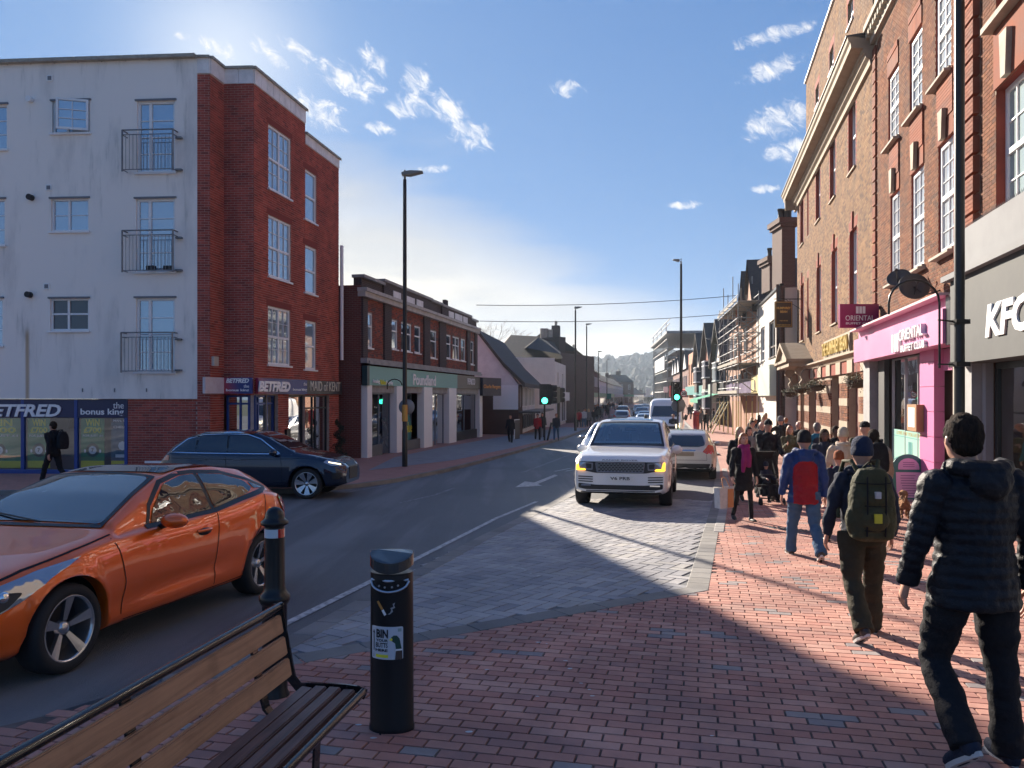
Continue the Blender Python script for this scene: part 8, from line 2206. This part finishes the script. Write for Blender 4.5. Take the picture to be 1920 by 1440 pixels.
def person(pos,hd,h,label,top,legs,hair='short',hairm=None,hat=None,pose='walkA',skin=None,hem=.86,grp=None,vox=.014,shoes=None,puffer=False,hood=False,bulk=1.0,legw=1.0,z0=None,handk=True,armp=None,legp=None,scarf=None,lean=0.0,two=None,sit=0,hx=0,hy=0,legb=None,name='person'):
    k=h/1.75;skin=skin or SKIN;hairm=hairm or HAIRD;shoes=shoes or SHOED
    z=(G(pos[1]) if z0 is None else z0)
    o=empty(name,(pos[0],pos[1],z),hd,label,'person',grp);T=wm(o)@Matrix.Scale(k,4)
    P={'walkA':((22,8),(-14,28)),'walkB':((-16,30),(20,6)),'stand':((2,3),(-2,3)),'slow':((10,6),(-8,16))}[pose];LG=legp or [(a,q,2.0) for a,q in P]
    AR=armp or {'walkA':[(-18,7,18),(18,7,22)],'walkB':[(18,7,22),(-18,7,16)],'stand':[(2,8,12),(2,8,12)],'slow':[(8,9,30),(-8,9,14)]}[pose]
    r=math.radians;hips=.93;J=[]
    for i,(a,kn,sp) in enumerate(LG):
        s_=(-1,1)[i];H_=Vector((s_*.095,0,hips));t=Vector((s_*math.sin(r(sp)),math.sin(r(a)),-math.cos(r(a)))).normalized();K_=H_+t*.435
        u=Vector((s_*math.sin(r(sp))*.6,math.sin(r(a-kn)),-math.cos(r(a-kn)))).normalized();A_=K_+u*.42;fp=r(a-kn)*.85 if kn>12 else 0
        ft=Vector((s_*.10,math.cos(fp),math.sin(fp))).normalized();J.append((H_,K_,A_,ft))
    low=min(min(j[2].z-.075,(j[2]+j[3]*.17).z-.045) for j in J);dz=-low if not sit else 0
    for q in range(2): J[q]=tuple((v+Vector((0,0,dz)) if n_<3 else v) for n_,v in enumerate(J[q]))
    zz=dz;ly=math.sin(r(lean));sp_=lambda z_: Vector((0,max(0,z_-.95)*ly,z_+zz))
    sh=[sp_(1.405)+Vector((s_*.166*bulk,0,0)) for s_ in (-1,1)];hc=sp_(1.615)+Vector((hx,.015+.03*max(ly,0)*5+hy,0))
    A=[]
    for i,(a,out,el) in enumerate(AR):
        s_=(-1,1)[i];t=Vector((s_*math.sin(r(out)),math.sin(r(a)),-math.cos(r(a))*math.cos(r(out)))).normalized();E=sh[i]+t*.285;u=Vector((s_*math.sin(r(out))*.3,math.sin(r(a+el)),-math.cos(r(a+el)))).normalized();W_=E+u*.25;A.append((sh[i],E,W_,u))
    def TT(mb): mb.v=[tuple(T@Vector(v)) for v in mb.v]; return mb
    def ell(mb,rings,n=20):
        vs=[];fs=[]
        for c,rx,ry in rings: vs+=[(c.x+rx*math.cos(2*PI*q/n),c.y+ry*math.sin(2*PI*q/n),c.z) for q in range(n)]
        for i in range(len(rings)-1): fs+=[(i*n+q,i*n+(q+1)%n,(i+1)*n+(q+1)%n,(i+1)*n+q) for q in range(n)]
        fs+=[tuple(range(n-1,-1,-1)),tuple((len(rings)-1)*n+q for q in range(n))];mb.add(vs,fs)
    # body
    b=MB();b.ball(hc,(.076,.094,.112),n=10);b.ball(hc+Vector((0,.028,-.055)),(.052,.062,.062),n=8);b.tube([sp_(1.40),hc+Vector((0,-.012,-.07))],[.058,.052],n=10)
    b.tube([hc+Vector((0,.086,.012)),hc+Vector((0,.106,-.022))],[.009,.015],n=6)
    for s_ in (-1,1): b.ball(hc+Vector((s_*.078,-.008,-.01)),(.012,.020,.032),n=6)
    ell(b,[(sp_(.90),.13,.09),(sp_(1.05),.115,.085),(sp_(1.25),.14,.10),(sp_(1.42),.13,.08)])
    for H_,K_,A_,ft in J: b.tube([H_,K_,A_],[.05,.034,.026],n=8)
    for S_,E,W_,u in A: b.tube([S_,E,W_],[.045,.036,.026],n=8)
    TT(b);ex=MB()
    if handk:
        for i,(S_,E,W_,u) in enumerate(A): hand(ex,W_,u,(1,-1)[i],1.0)
        TT(ex)
    remesh(b,vox,'body',skin,o,extra=ex if handk else None,sm=2)
    e=MB()
    for s_ in (-1,1): e.ball(hc+Vector((s_*.031,.083,.018)),(.012,.008,.008),n=6)
    TT(e);e.build('eyes',INK,o)
    e=MB();e.ball(hc+Vector((0,.086,-.052)),(.022,.008,.006),n=6);TT(e);e.build('mouth',mat('lips',(.32,.10,.09),.5),o)
    # trousers and shoes
    t=MB();ell(t,[(sp_(.82),.155,.112),(sp_(.93),.168,.118),(sp_(1.02),.150,.105)])
    for H_,K_,A_,ft in J: t.tube([H_+Vector((0,0,.0)),H_.lerp(K_,.5),K_,K_.lerp(A_,.5),A_+(A_-K_).normalized()*.02],[.100*legw,.084*legw,.066*legw,.064*legw,.062*legw*(1.12 if legw>1 else .9)],n=14)
    TT(t);remesh(t,vox,'trousers' if hem>.7 else 'leggings',legs,o,disp=0 if vox>.02 else (.003 if legw<1 else .013),seed=h*9,sm=2,dsc=8,dstretch=(1,1,1.5))
    for H_,K_,A_,ft in J:
        s2=MB();c=A_+ft*.055+Vector((0,0,-.045));R_=ft.to_track_quat('Y','Z').to_matrix().to_4x4()
        s2.ball(A_+ft*.07+R_.to_3x3()@Vector((0,0,-.035)),(.046,.13,.040),M=R_,n=8);s2.ball(A_+R_.to_3x3()@Vector((0,-.02,-.02)),(.042,.058,.055),M=R_,n=8)
        s2.prism([(A_+ft*.06)+R_.to_3x3()@Vector((.045*math.cos(q)*(1.05 if math.sin(q)>0 else .85),.135*math.sin(q),-.072)) for q in np.linspace(0,2*PI,15)[:-1]],tuple(R_.to_3x3()@Vector((0,0,.022))),1)
        TT(s2);s2.build('shoe',[shoes,SOLE],o)
    # jacket or coat
    j=MB();B=bulk
    zs=[hem-.005,hem+.01,.95,1.05,1.15,1.25,1.34,1.41,1.455,1.49] if hem<.95 else [hem,1.05,1.15,1.25,1.34,1.41,1.455,1.49]
    zs=sorted(set(zs));rx=lambda z_: np.interp(z_,[.5,.85,.95,1.1,1.25,1.36,1.42,1.46,1.50],[.20,.182,.170,.152,.168,.176,.145,.090,.064])*B;ry=lambda z_: np.interp(z_,[.5,.85,.95,1.1,1.25,1.36,1.42,1.46,1.50],[.150,.130,.120,.112,.124,.118,.096,.074,.062])*B
    if puffer:
        zs=list(np.arange(hem,1.50,.011));mod=lambda z_: .008*abs(math.sin(PI*(z_-hem)/.052))-.002
    else: mod=lambda z_: 0
    ell(j,[(sp_(z_),rx(z_)+mod(z_),ry(z_)+mod(z_)) for z_ in zs],28)
    for S_,E,W_,u in A:
        pts=[];rad=[];seg=[S_+Vector((0,0,-.01)),E,W_-u*.0];n1=30 if puffer else 8
        for q in range(2*n1+1):
            f=q/n1;p=seg[0].lerp(seg[1],f) if f<=1 else seg[1].lerp(seg[2],f-1);rr_=np.interp(f,[0,.25,1,1.9,2],[.070,.067,.054,.047,.043])*(.55+.45*B)
            pts.append(p);rad.append(rr_+(.006*abs(math.sin(PI*q/5.6))-.001 if puffer else 0))
        j.tube(pts,rad,n=14);j.ball(S_+Vector((0,0,-.012)),(.066*B,.074*B,.064*B),n=8)
    if hood:
        j.tube([sp_(1.46)+Vector((.12*math.cos(q),-.02+.085*math.sin(q)-.03*max(0,-math.sin(q)),.02-.03*max(0,math.sin(q)))) for q in np.linspace(-PI,PI,19)],.042,n=8);j.ball(sp_(1.42)+Vector((0,-.135,0)),(.11,.05,.085),n=8)
    TT(j)
    if two: # second colour on the back panel
        inv=T.inverted();mf=lambda c:(lambda q:1 if (two[1]<q.z-zz<two[2]-.10*(abs(q.x)/max(two[3],.01))**4 and q.y<.02 and abs(q.x)<two[3]) else 0)(inv@c)
    else: mf=None
    remesh(j,vox*(.62 if puffer else .9),'jacket' if hem>.7 else 'coat',[top]+([two[0]] if two else []),o,disp=(.010 if puffer else .021) if vox<.02 else 0,seed=h*31,mfun=mf,sm=1 if puffer else 3,dsc=12 if puffer else 9,dstretch=(1,1,.8))
    # hair, hats, scarf
    if hair:
        q=MB();q.ball(hc+Vector((0,-.014,.022)),(.087,.100,.108),n=10)
        if hair=='short': q.ball(hc+Vector((0,-.04,-.03)),(.074,.068,.06),n=8)
        if hair in('long','bob'):
            L_=.30 if hair=='long' else .12
            ell(q,[(hc+Vector((0,-.045,-.05-L_)),.095,.05),(hc+Vector((0,-.04,-.06)),.098,.07),(hc+Vector((0,-.02,.03)),.088,.095)])
        q.v=[v for v in q.v];TT(q)
        inv=T.inverted();ho=remesh(q,min(vox,.012),'hair',hairm,o,disp=.007,seed=3,sm=2,dsc=40)
        if hair!='balding':                                      # cut the face clear
            bm=bmesh.new();bm.from_mesh(ho.data);Mi=inv@wm(o)
            dead=[f for f in bm.faces if (lambda c:c.y-hc.y>.045 and c.z-hc.z<.055)(Mi@f.calc_center_median())]
            bmesh.ops.delete(bm,geom=dead,context='FACES');bm.to_mesh(ho.data);bm.free()
    if hat:
        kind,hm=hat;q=MB()
        if kind=='beanie':
            pr=[(.099,-.035),(.106,-.03),(.107,.02),(.101,.03),(.102,.06),(.088,.10),(.055,.130),(.0,.142)]
            q.lathe([(a*.92,b_) for a,b_ in pr],M=Matrix.Translation(hc+Vector((0,-.008,.02)))@Matrix.Diagonal((.93,1.10,1,1)),n=28)
        elif kind=='cap':
            q.lathe([(.098,.0),(.100,.03),(.088,.075),(.05,.105),(0,.112)],M=Matrix.Translation(hc+Vector((0,0,.035)))@Matrix.Diagonal((.88,1.06,1,1)),n=20);q.ball(hc+Vector((0,.125,.040)),(.07,.07,.008),n=8)
        TT(q);q.build('beanie' if kind=='beanie' else 'cap',hm,o)
    if scarf:
        q=MB();q.tube([sp_(1.47)+Vector((.085*math.cos(a),.015+.085*math.sin(a),.01*math.sin(3*a))) for a in np.linspace(-PI,PI,17)],.045,n=8);q.tube([sp_(1.46)+Vector((-.03,.12,0)),sp_(1.3)+Vector((-.05,.165,0)),sp_(1.08)+Vector((-.04,.165,0))],[.05,.055,.04],n=8);q.tube([sp_(1.46)+Vector((.04,.12,0)),sp_(1.2)+Vector((.06,.165,0)),sp_(.98)+Vector((.07,.165,0))],[.05,.05,.035],n=8)
        TT(q);remesh(q,vox,'scarf',scarf,o,disp=.01,sm=2)
    o['_T']=0;del o['_T'];return o,T,zz,A
def pxpos(px,Y): return ((px-960)*Y/F,Y)
# -- the five nearest walkers
person(pxpos(1826,4.03),math.radians(2),1.87,'man in dark puffer jacket with short dark hair, nearest the camera walking away',PUFF,BLACKC,'short',puffer=True,hood=True,bulk=1.17,vox=.011,
    legp=[(12,58,7),(2,3,7)],armp=[(4,14,14),(-6,14,12)],hem=.80,shoes=NAVYC,hx=-.05,legw=1.12)
o2,T2,zz2,A2=person(pxpos(1617,6.5),math.radians(-3),1.69,'man in navy knitted hat and olive trousers wearing a green rucksack',NAVYC,OLIVE,None,hat=('beanie',KNITN),hood=True,bulk=1.10,vox=.012,pose='walkB',hem=.88,armp=[(6,14,10),(2,16,14)],legw=1.22,legp=[(-12,26,3),(10,6,3)])
person(pxpos(1508,10.2),math.radians(-8),1.74,'man in blue jacket with red back panel, dark hat and jeans',BLUEC,JEANS,None,hat=('beanie',BLACKC),hood=True,bulk=1.16,pose='walkA',hem=.80,two=(REDC,.70,1.36,.158),armp=[(2,12,16),(-4,12,14)],legw=1.12,shoes=SHOEB)
person(pxpos(1394,13.9),math.radians(184),1.62,'auburn haired woman in dark coat and magenta scarf carrying a paper bag',BLACKC,BLACKC,'bob',HAIRG,pose='slow',hem=.62,scarf=PLUM,legw=.72,armp=[(4,10,12),(10,17,12)],shoes=BLACKMATT)
person(pxpos(1440,17.4),math.radians(178),1.86,'man in black jacket and black cap pushing the pushchair',BLACKC,BLACKC,None,hat=('cap',BLACKC),bulk=1.12,pose='walkA',hem=.85,armp=[(22,6,40),(22,6,40)])
# -- the crowd ahead on the footway
vx=.017
person(pxpos(1387,16.6),math.radians(175),1.72,'blonde woman in dark coat just behind the woman in the magenta scarf',BLACKC,BLACKC,'long',HAIRB,hem=.70,vox=vx,pose='walkB')
person(pxpos(1404,20),math.radians(185),1.66,'dark haired woman half hidden behind the blonde woman',GREYC,BLACKC,'long',hem=.75,vox=vx,pose='walkA')
person(pxpos(1481,20),math.radians(180),1.66,'woman with long auburn hair and orange top under a dark jacket',KHAKI,BLACKC,'long',HAIRG,hem=.85,vox=vx,pose='slow',two=(ORANGEC,0.8,1.3,.0),armp=[(20,4,95),(20,4,95)])
person(pxpos(1497,23),math.radians(180),1.76,'balding man in black behind the auburn haired woman',BLACKC,BLACKC,None,vox=vx,pose='walkB')
person(pxpos(1464,25),math.radians(20),1.84,'tall person in black with pale hat by the far end of the pub',BLACKC,BLACKC,None,hat=('beanie',GREYC),vox=vx,pose='slow',armp=[(60,20,90),(60,20,90)])
person(pxpos(1532,18.2),math.radians(-5),1.80,'grey haired man in navy and teal jacket walking away near the pub door',TEALC,NAVYC,'short',mat('grey_hair',(.12,.11,.10),.6),vox=vx,pose='walkA',two=(NAVYC,.8,1.4,.13),bulk=1.1)
person(pxpos(1546,14.6),math.radians(168),1.68,'woman with long dark hair in navy coat facing the camera',NAVYC,PLUM,'long',skin=SKIND,hem=.72,vox=vx,pose='slow')
person(pxpos(1567,16.6),math.radians(180),1.74,'dark haired person behind the cream knitted hat',BLACKC,BLACKC,'short',skin=SKIND,vox=vx,pose='walkB')
person(pxpos(1581,13.2),math.radians(-6),1.74,'woman in cream coat and cream knitted hat walking away',CREAMC,BLACKC,None,hat=('beanie',KNITC),hem=.72,vox=vx,bulk=1.08,pose='walkB',scarf=CREAMC)
person(pxpos(1573,11.3),math.radians(-4),1.42,'short person in ginger knitted hat and navy coat walking away',NAVYC,BLACKC,None,hat=('beanie',GINGER),vox=vx,hem=.78,pose='walkA')
person(pxpos(1638,12.2),math.radians(-6),1.75,'man in pale fleece wearing a black rucksack and leading a dog',CREAMC,BLACKC,'short',vox=.014,bulk=1.1,pose='walkA',armp=[(4,10,14),(12,20,18)])
person(pxpos(1622,14.6),math.radians(-8),1.84,'man in khaki jacket and dark cap ahead of the man with the black rucksack',KHAKI,BLACKC,None,hat=('cap',BLACKC),vox=vx,bulk=1.18,pose='walkB')
person(pxpos(1428,22),math.radians(182),1.78,'balding man in navy coat behind the black cap',NAVYC,BLACKC,None,vox=vx,pose='walkB')
person(pxpos(1411,27),math.radians(180),1.72,'person in grey and cream jacket under the scaffold tower',CREAMC,BLACKC,'short',vox=.022,pose='walkA',handk=False)
# -- small figures, one build per outfit and then copies
def far_people():
    base=[]
    for i,(t_,l_,hr,hm,ps,hem_) in enumerate(((BLACKC,BLACKC,'short',HAIRD,'walkA',.86),(NAVYC,JEANS,'short',HAIRG,'walkB',.86),(REDJ,BLACKC,'short',HAIRD,'walkA',.80),(GREYC,BLACKC,'long',HAIRB,'slow',.7),(BLACKC,GREYC,'long',HAIRD,'walkB',.72),(WHITEC,JEANS,'short',HAIRD,'stand',.86))):
        base.append([t_,l_,hr,hm,ps,hem_,None])
    def put(px,Y,kind,hd,label,grp=None,h=1.72):
        b=base[kind]
        if b[6] is None:
            o,_,_,_=person(pxpos(px,Y),math.radians(hd),1.72,label,b[0],b[1],b[2],b[3],hem=b[5],vox=.024,pose=b[4],handk=False,grp=grp);b[6]=o;return o
        x,y=pxpos(px,Y);c=copy_tree(b[6],None,(x,y,G(y)),math.radians(hd));c['label']=label;c.scale=(h/1.72,)*3
        if grp: c['group']=grp
        elif 'group' in c: del c['group']
        return c
    put(1008,46,2,180,'person in red jacket walking towards the camera left of the signal');put(1017,49,4,185,'dark coated person close behind the left traffic light')
    put(957,43,0,170,'person in dark clothes and pale cap standing on the left footway');put(1043,46,1,175,'person in navy and jeans right of the left traffic light')
    put(720,34,0,100,'person in black standing in the teal shop doorway')
    put(1086,66,2,0,'person in red jacket among the crowd by the black lamp column');put(1095,67,5,180,'person in white jacket beside the red jacket in the crowd')
    put(1324,58,0,-10,'person in black standing on the right footway near the postbox');put(1307,62,4,180,'person in dark coat beside the postbox');put(1313,60,3,175,'blonde person carrying a bag near the postbox');put(1338,72,0,60,'person in black farther on, under the green awning')
    put(1262,44,1,180,'person crossing behind the traffic light with the 20 sign');put(448,25.2,1,170,'person with auburn hair in the betting shop doorway')
    rr=random.Random(21);k=0
    for i in range(34):
        Y=rr.uniform(64,170);px=np.interp(Y,[60,80,110,170],[1096,1112,1128,1155])+rr.uniform(-10,12)
        put(px,Y,rr.choice((0,0,1,4,4,3)),rr.choice((0,180)),'dark clothed pedestrian in the busy crowd on the left footway','pedestrians crowding the far left footway',rr.uniform(1.6,1.85))
    for i in range(12):
        Y=rr.uniform(75,150);px=np.interp(Y,[60,80,110,170],[1338,1312,1290,1262])+rr.uniform(-10,10)
        put(px,Y,rr.choice((0,1,4)),rr.choice((0,180)),'dark clothed pedestrian far along the right footway','pedestrians on the far right footway',rr.uniform(1.6,1.85))
    for i in range(8):
        Y=rr.uniform(29,46);px=960+F*(2.6+.2437*Y+rr.uniform(-.6,1.3))/Y
        put(px,Y,rr.choice((0,1,4,3)),rr.choice((0,180)),'pedestrian in the group between the pub and the scaffold tower','pedestrians before the scaffold tower',rr.uniform(1.6,1.85))
far_people()
person(pxpos(100,20.6),math.radians(75),1.80,'person in black with a rucksack walking past the betting shop window',BLACKC,BLACKC,'short',pose='walkA',vox=.018,bulk=1.1)
# -- rucksacks
def pack(pos,hd,z,w_,h_,d_,m,label,tilt=0,detail=True):
    o=empty('rucksack',(pos[0],pos[1],G(pos[1])+z),hd,label,'rucksack');T=wm(o)@Matrix.Rotation(tilt,4,'X');mb=MB()
    pr=[(0,.30,.30),(.03,.46,.46),(.15*h_/.5,.50,.50),(.30*h_/.5,.48,.46),(.42*h_/.5,.40,.36),(.48*h_/.5,.28,.26),(.5*h_/.5,.05,.05)]
    n=24;vs=[];fs=[]
    for z_,a,b in pr:
        for q in range(n):
            t=2*PI*q/n;c,s_=math.cos(t),math.sin(t);e=.55;vs.append(T@Vector((w_*a*abs(c)**e*(1 if c>0 else -1),-d_/2+d_*b*abs(s_)**e*(1 if s_>0 else -1),z_)))
    for i in range(len(pr)-1): fs+=[(i*n+q,i*n+(q+1)%n,(i+1)*n+(q+1)%n,(i+1)*n+q) for q in range(n)]
    fs+=[tuple(range(n-1,-1,-1)),tuple((len(pr)-1)*n+q for q in range(n))];mb.add(vs,fs)
    if detail:
        for a,z_,sx,sy,sz in ((0,h_*.30,w_*.30,.045,h_*.16),(0,h_*.60,w_*.27,.03,h_*.13),(-w_*.45,h_*.28,.04,d_*.3,h_*.2),(w_*.45,h_*.28,.04,d_*.3,h_*.2)): mb.ball(T@Vector((a,-d_*.96 if a==0 else -d_/2,z_)),(sx,sy,sz),n=8,M=T.to_3x3().to_4x4())
    remesh(mb,.009,'bag',m,o,disp=.007,sm=2,dsc=14)
    mb=MB()
    for s_ in (-1,1): mb.tube([T@Vector((s_*w_*.22,-.02,h_*.93)),T@Vector((s_*w_*.30,.03,h_*1.06)),T@Vector((s_*w_*.34,.16,h_*1.04)),T@Vector((s_*w_*.42,.245,h_*.70)),T@Vector((s_*w_*.50,.12,h_*.25))],.018,n=6)
    mb.tube([T@Vector((-.04,-.03,h_*.97)),T@Vector((0,-.05,h_*1.05)),T@Vector((.04,-.03,h_*.97))],.01,n=6);mb.build('strap',m,o)
    if detail:
        for z_,c_,s_ in ((h_*.64,WHITEC,.020),(h_*.33,mat('yellow_tag',(.55,.50,.03),.5),.028)):
            mb=MB();mb.T=T;mb.box((-s_,-d_*1.24,z_-s_*1.3),(s_,-d_*1.05,z_+s_*1.3));mb.build('badge',c_,o)
        for z_ in (h_*.80,h_*.50,h_*.17):
            mb=MB();mb.tube([T@Vector((w_*.42*math.sin(t),-d_/2-d_*.50*abs(math.cos(t))**.6,z_-.01*math.cos(t))) for t in np.linspace(-1.35,1.35,14)],.005,n=5);mb.build('zip',BLACKC,o)
        for s_ in (-1,1):
            mb=MB();mb.tube([T@Vector((s_*w_*.2,-d_*1.03,h_*.88)),T@Vector((s_*w_*.2,-d_*1.07,h_*.45)),T@Vector((s_*w_*.2,-d_*1.0,h_*.08))],.007,n=5);mb.build('strap',BLACKC,o)
    return o
OLP=fab('olive_pack',(.060,.058,.028),.75,sc_=30,bump=.6)
x,y=pxpos(1624,6.34);pack((x,y),math.radians(-3),.86,.36,.60,.20,OLP,'green rucksack with yellow tag on the back of the man in the navy hat')
x,y=pxpos(1643,12.02);pack((x,y),math.radians(-6),1.02,.33,.48,.15,BLACKC,'plain black rucksack on the back of the man in the pale fleece',detail=False)
x,y=pxpos(113,20.55);pack((x,y),math.radians(75),1.0,.33,.48,.17,BLACKC,'dark rucksack worn by the person passing the betting shop',detail=False)
# -- pushchair and child
Y=16.6;x=(1437-960)*Y/F;g=G(Y);o=empty('pushchair',(x,Y,g),PI,'black pushchair with a small child, pushed towards the camera','pushchair');T=wm(o)
for sx in (-.24,.24):
    for sy,r_ in ((.36,.09),(-.36,.14)):
        mb=MB();mb.lathe([(r_*.5,-.02),(r_,-.02),(r_,.02),(r_*.5,.02)],M=T@Matrix.Translation((sx,sy,r_))@Matrix.Rotation(PI/2,4,'Y'),n=18);mb.build('wheel',TYRE,o)
    mb=MB();mb.tube([T@Vector(v) for v in ((sx,.36,.10),(sx,.05,.42),(sx,-.30,.85),(sx*.9,-.48,1.02))],.014,n=6);mb.tube([T@Vector(v) for v in ((sx,-.36,.14),(sx,.05,.50))],.014,n=6);mb.build('frame_tube',BLACKMATT,o)
mb=MB();mb.tube([T@Vector((-.22,-.48,1.02)),T@Vector((.22,-.48,1.02))],.017,n=8);mb.tube([T@Vector((-.24,.30,.16)),T@Vector((.24,.30,.16))],.012,n=6);mb.tube([T@Vector(v) for v in ((-.20,.05,.62),(-.16,.26,.66),(.16,.26,.66),(.20,.05,.62))],.014,n=6);mb.build('handle',BLACKMATT,o)
mb=MB();mb.T=T;mb.add([(-.19,.22,.44),(.19,.22,.44),(.19,-.05,.42),(-.19,-.05,.42),(.19,-.22,.95),(-.19,-.22,.95),(-.19,.28,.20),(.19,.28,.20)],[(0,1,2,3),(3,2,4,5),(6,7,1,0)]);mb.box((-.20,-.20,.22),(.20,.20,.34));mb.build('seat',BLACKC,o,fix=False)
mb=MB();mb.T=T
for i in range(7):
    a0_,a1_=PI*.10+i*.20,PI*.10+(i+1)*.20
    mb.add([(sx,-.10-.30*math.cos(a)+.06,.80+.34*math.sin(a)) for a in (a0_,a1_) for sx in (-.21,.21)],[(0,1,3,2)])
mb.build('hood',BLACKC,o,fix=False)
person((x,Y-.02),PI+.15,1.05,'small child in dark hat and suit sitting in the pushchair',NAVYC,BLACKC,None,hat=('beanie',NAVYC),vox=.016,hem=.86,sit=1,z0=g-.14,legp=[(78,70,6),(78,70,6)],armp=[(30,10,60),(40,8,50)],lean=-6,handk=True)
# -- paper shopping bag
Y=13.7;x=(1357-960)*Y/F;zb=G(Y)+.27;o=empty('shopping_bag',(x,Y,zb),.5,'white and orange paper shopping bag hanging from the scarf wearer\'s hand','bag');T=wm(o)
mb=MB();mb.T=T;mb.add([(-.15,-.07,0),(.15,-.07,0),(.15,.07,0),(-.15,.07,0),(-.17,-.075,.36),(.17,-.08,.38),(.16,.08,.37),(-.16,.075,.35)],[(3,2,1,0),(0,1,5,4),(1,2,6,5),(2,3,7,6),(3,0,4,7)]);mb.build('bag_body',WHITEC,o,fix=False)
mb=MB();mb.T=T;mb.box((.02,-.085,.01),(.155,-.078,.34));mb.build('orange_panel',mat('kraft_orange',(.50,.22,.09),.8),o)
mb=MB();mb.tube([T@Vector(v) for v in ((-.08,-.07,.36),(-.05,0,.52),(0,0,.55),(.05,0,.52),(.08,-.07,.36))],.008,n=5);mb.build('handle',mat('kraft_orange',(.5,.22,.09)),o)
# -- the small dog
Y=14.3;x=(1695-960)*Y/F;g=G(Y);o=empty('dog',(x,Y,g),math.radians(-20),'small curly ginger dog on a lead before the A-board','dog');T=wm(o)
FUR=fab('ginger_fur',(.36,.19,.10),.95,bump=1.0,sc_=80);mb=MB()
mb.tube([T@Vector(v) for v in ((0,-.19,.25),(0,-.12,.27),(0,.06,.26),(0,.17,.29))],[.075,.085,.095,.085],n=12);mb.tube([T@Vector(v) for v in ((0,.16,.30),(.01,.24,.40))],[.06,.05],n=10)
mb.ball(T@Vector((.02,.27,.44)),(.062,.07,.06),n=8);mb.tube([T@Vector((.02,.31,.43)),T@Vector((.03,.38,.415))],[.034,.024],n=8)
for s_ in (-1,1):
    mb.ball(T@Vector((.02+s_*.06,.25,.42)),(.02,.03,.05),n=6)
    mb.tube([T@Vector(v) for v in ((s_*.05,-.15,.23),(s_*.055,-.10,.16),(s_*.055,-.18,.085),(s_*.055,-.165,.02),(s_*.055,-.14,.015))],[.05,.036,.022,.020,.022],n=8)
    mb.tube([T@Vector(v) for v in ((s_*.055,.14,.22),(s_*.055,.135,.12),(s_*.055,.13,.02),(s_*.055,.155,.015))],[.036,.026,.020,.022],n=8)
mb.tube([T@Vector(v) for v in ((0,-.19,.31),(0,-.25,.38),(.01,-.23,.45))],[.028,.024,.02],n=8)
remesh(mb,.009,'body',FUR,o,disp=.016,sm=1,dsc=34)
mb=MB();mb.ball(T@Vector((.033,.40,.42)),(.012,.01,.01),n=6);mb.build('nose',INK,o)
mb=MB();a=Vector((*pxpos(1664,12.25),G(12.2)+.80));b=T@Vector((.0,.20,.36));mb.tube([a.lerp(b,i/8)+Vector((0,0,-.12*4*(i/8)*(1-i/8))) for i in range(9)],.006,n=5);ol=mb.build('dog_lead',BLACKC,None);tag(ol,'thin dark lead running down to the ginger dog','lead')

bpy.data.scenes.remove(TMPS)
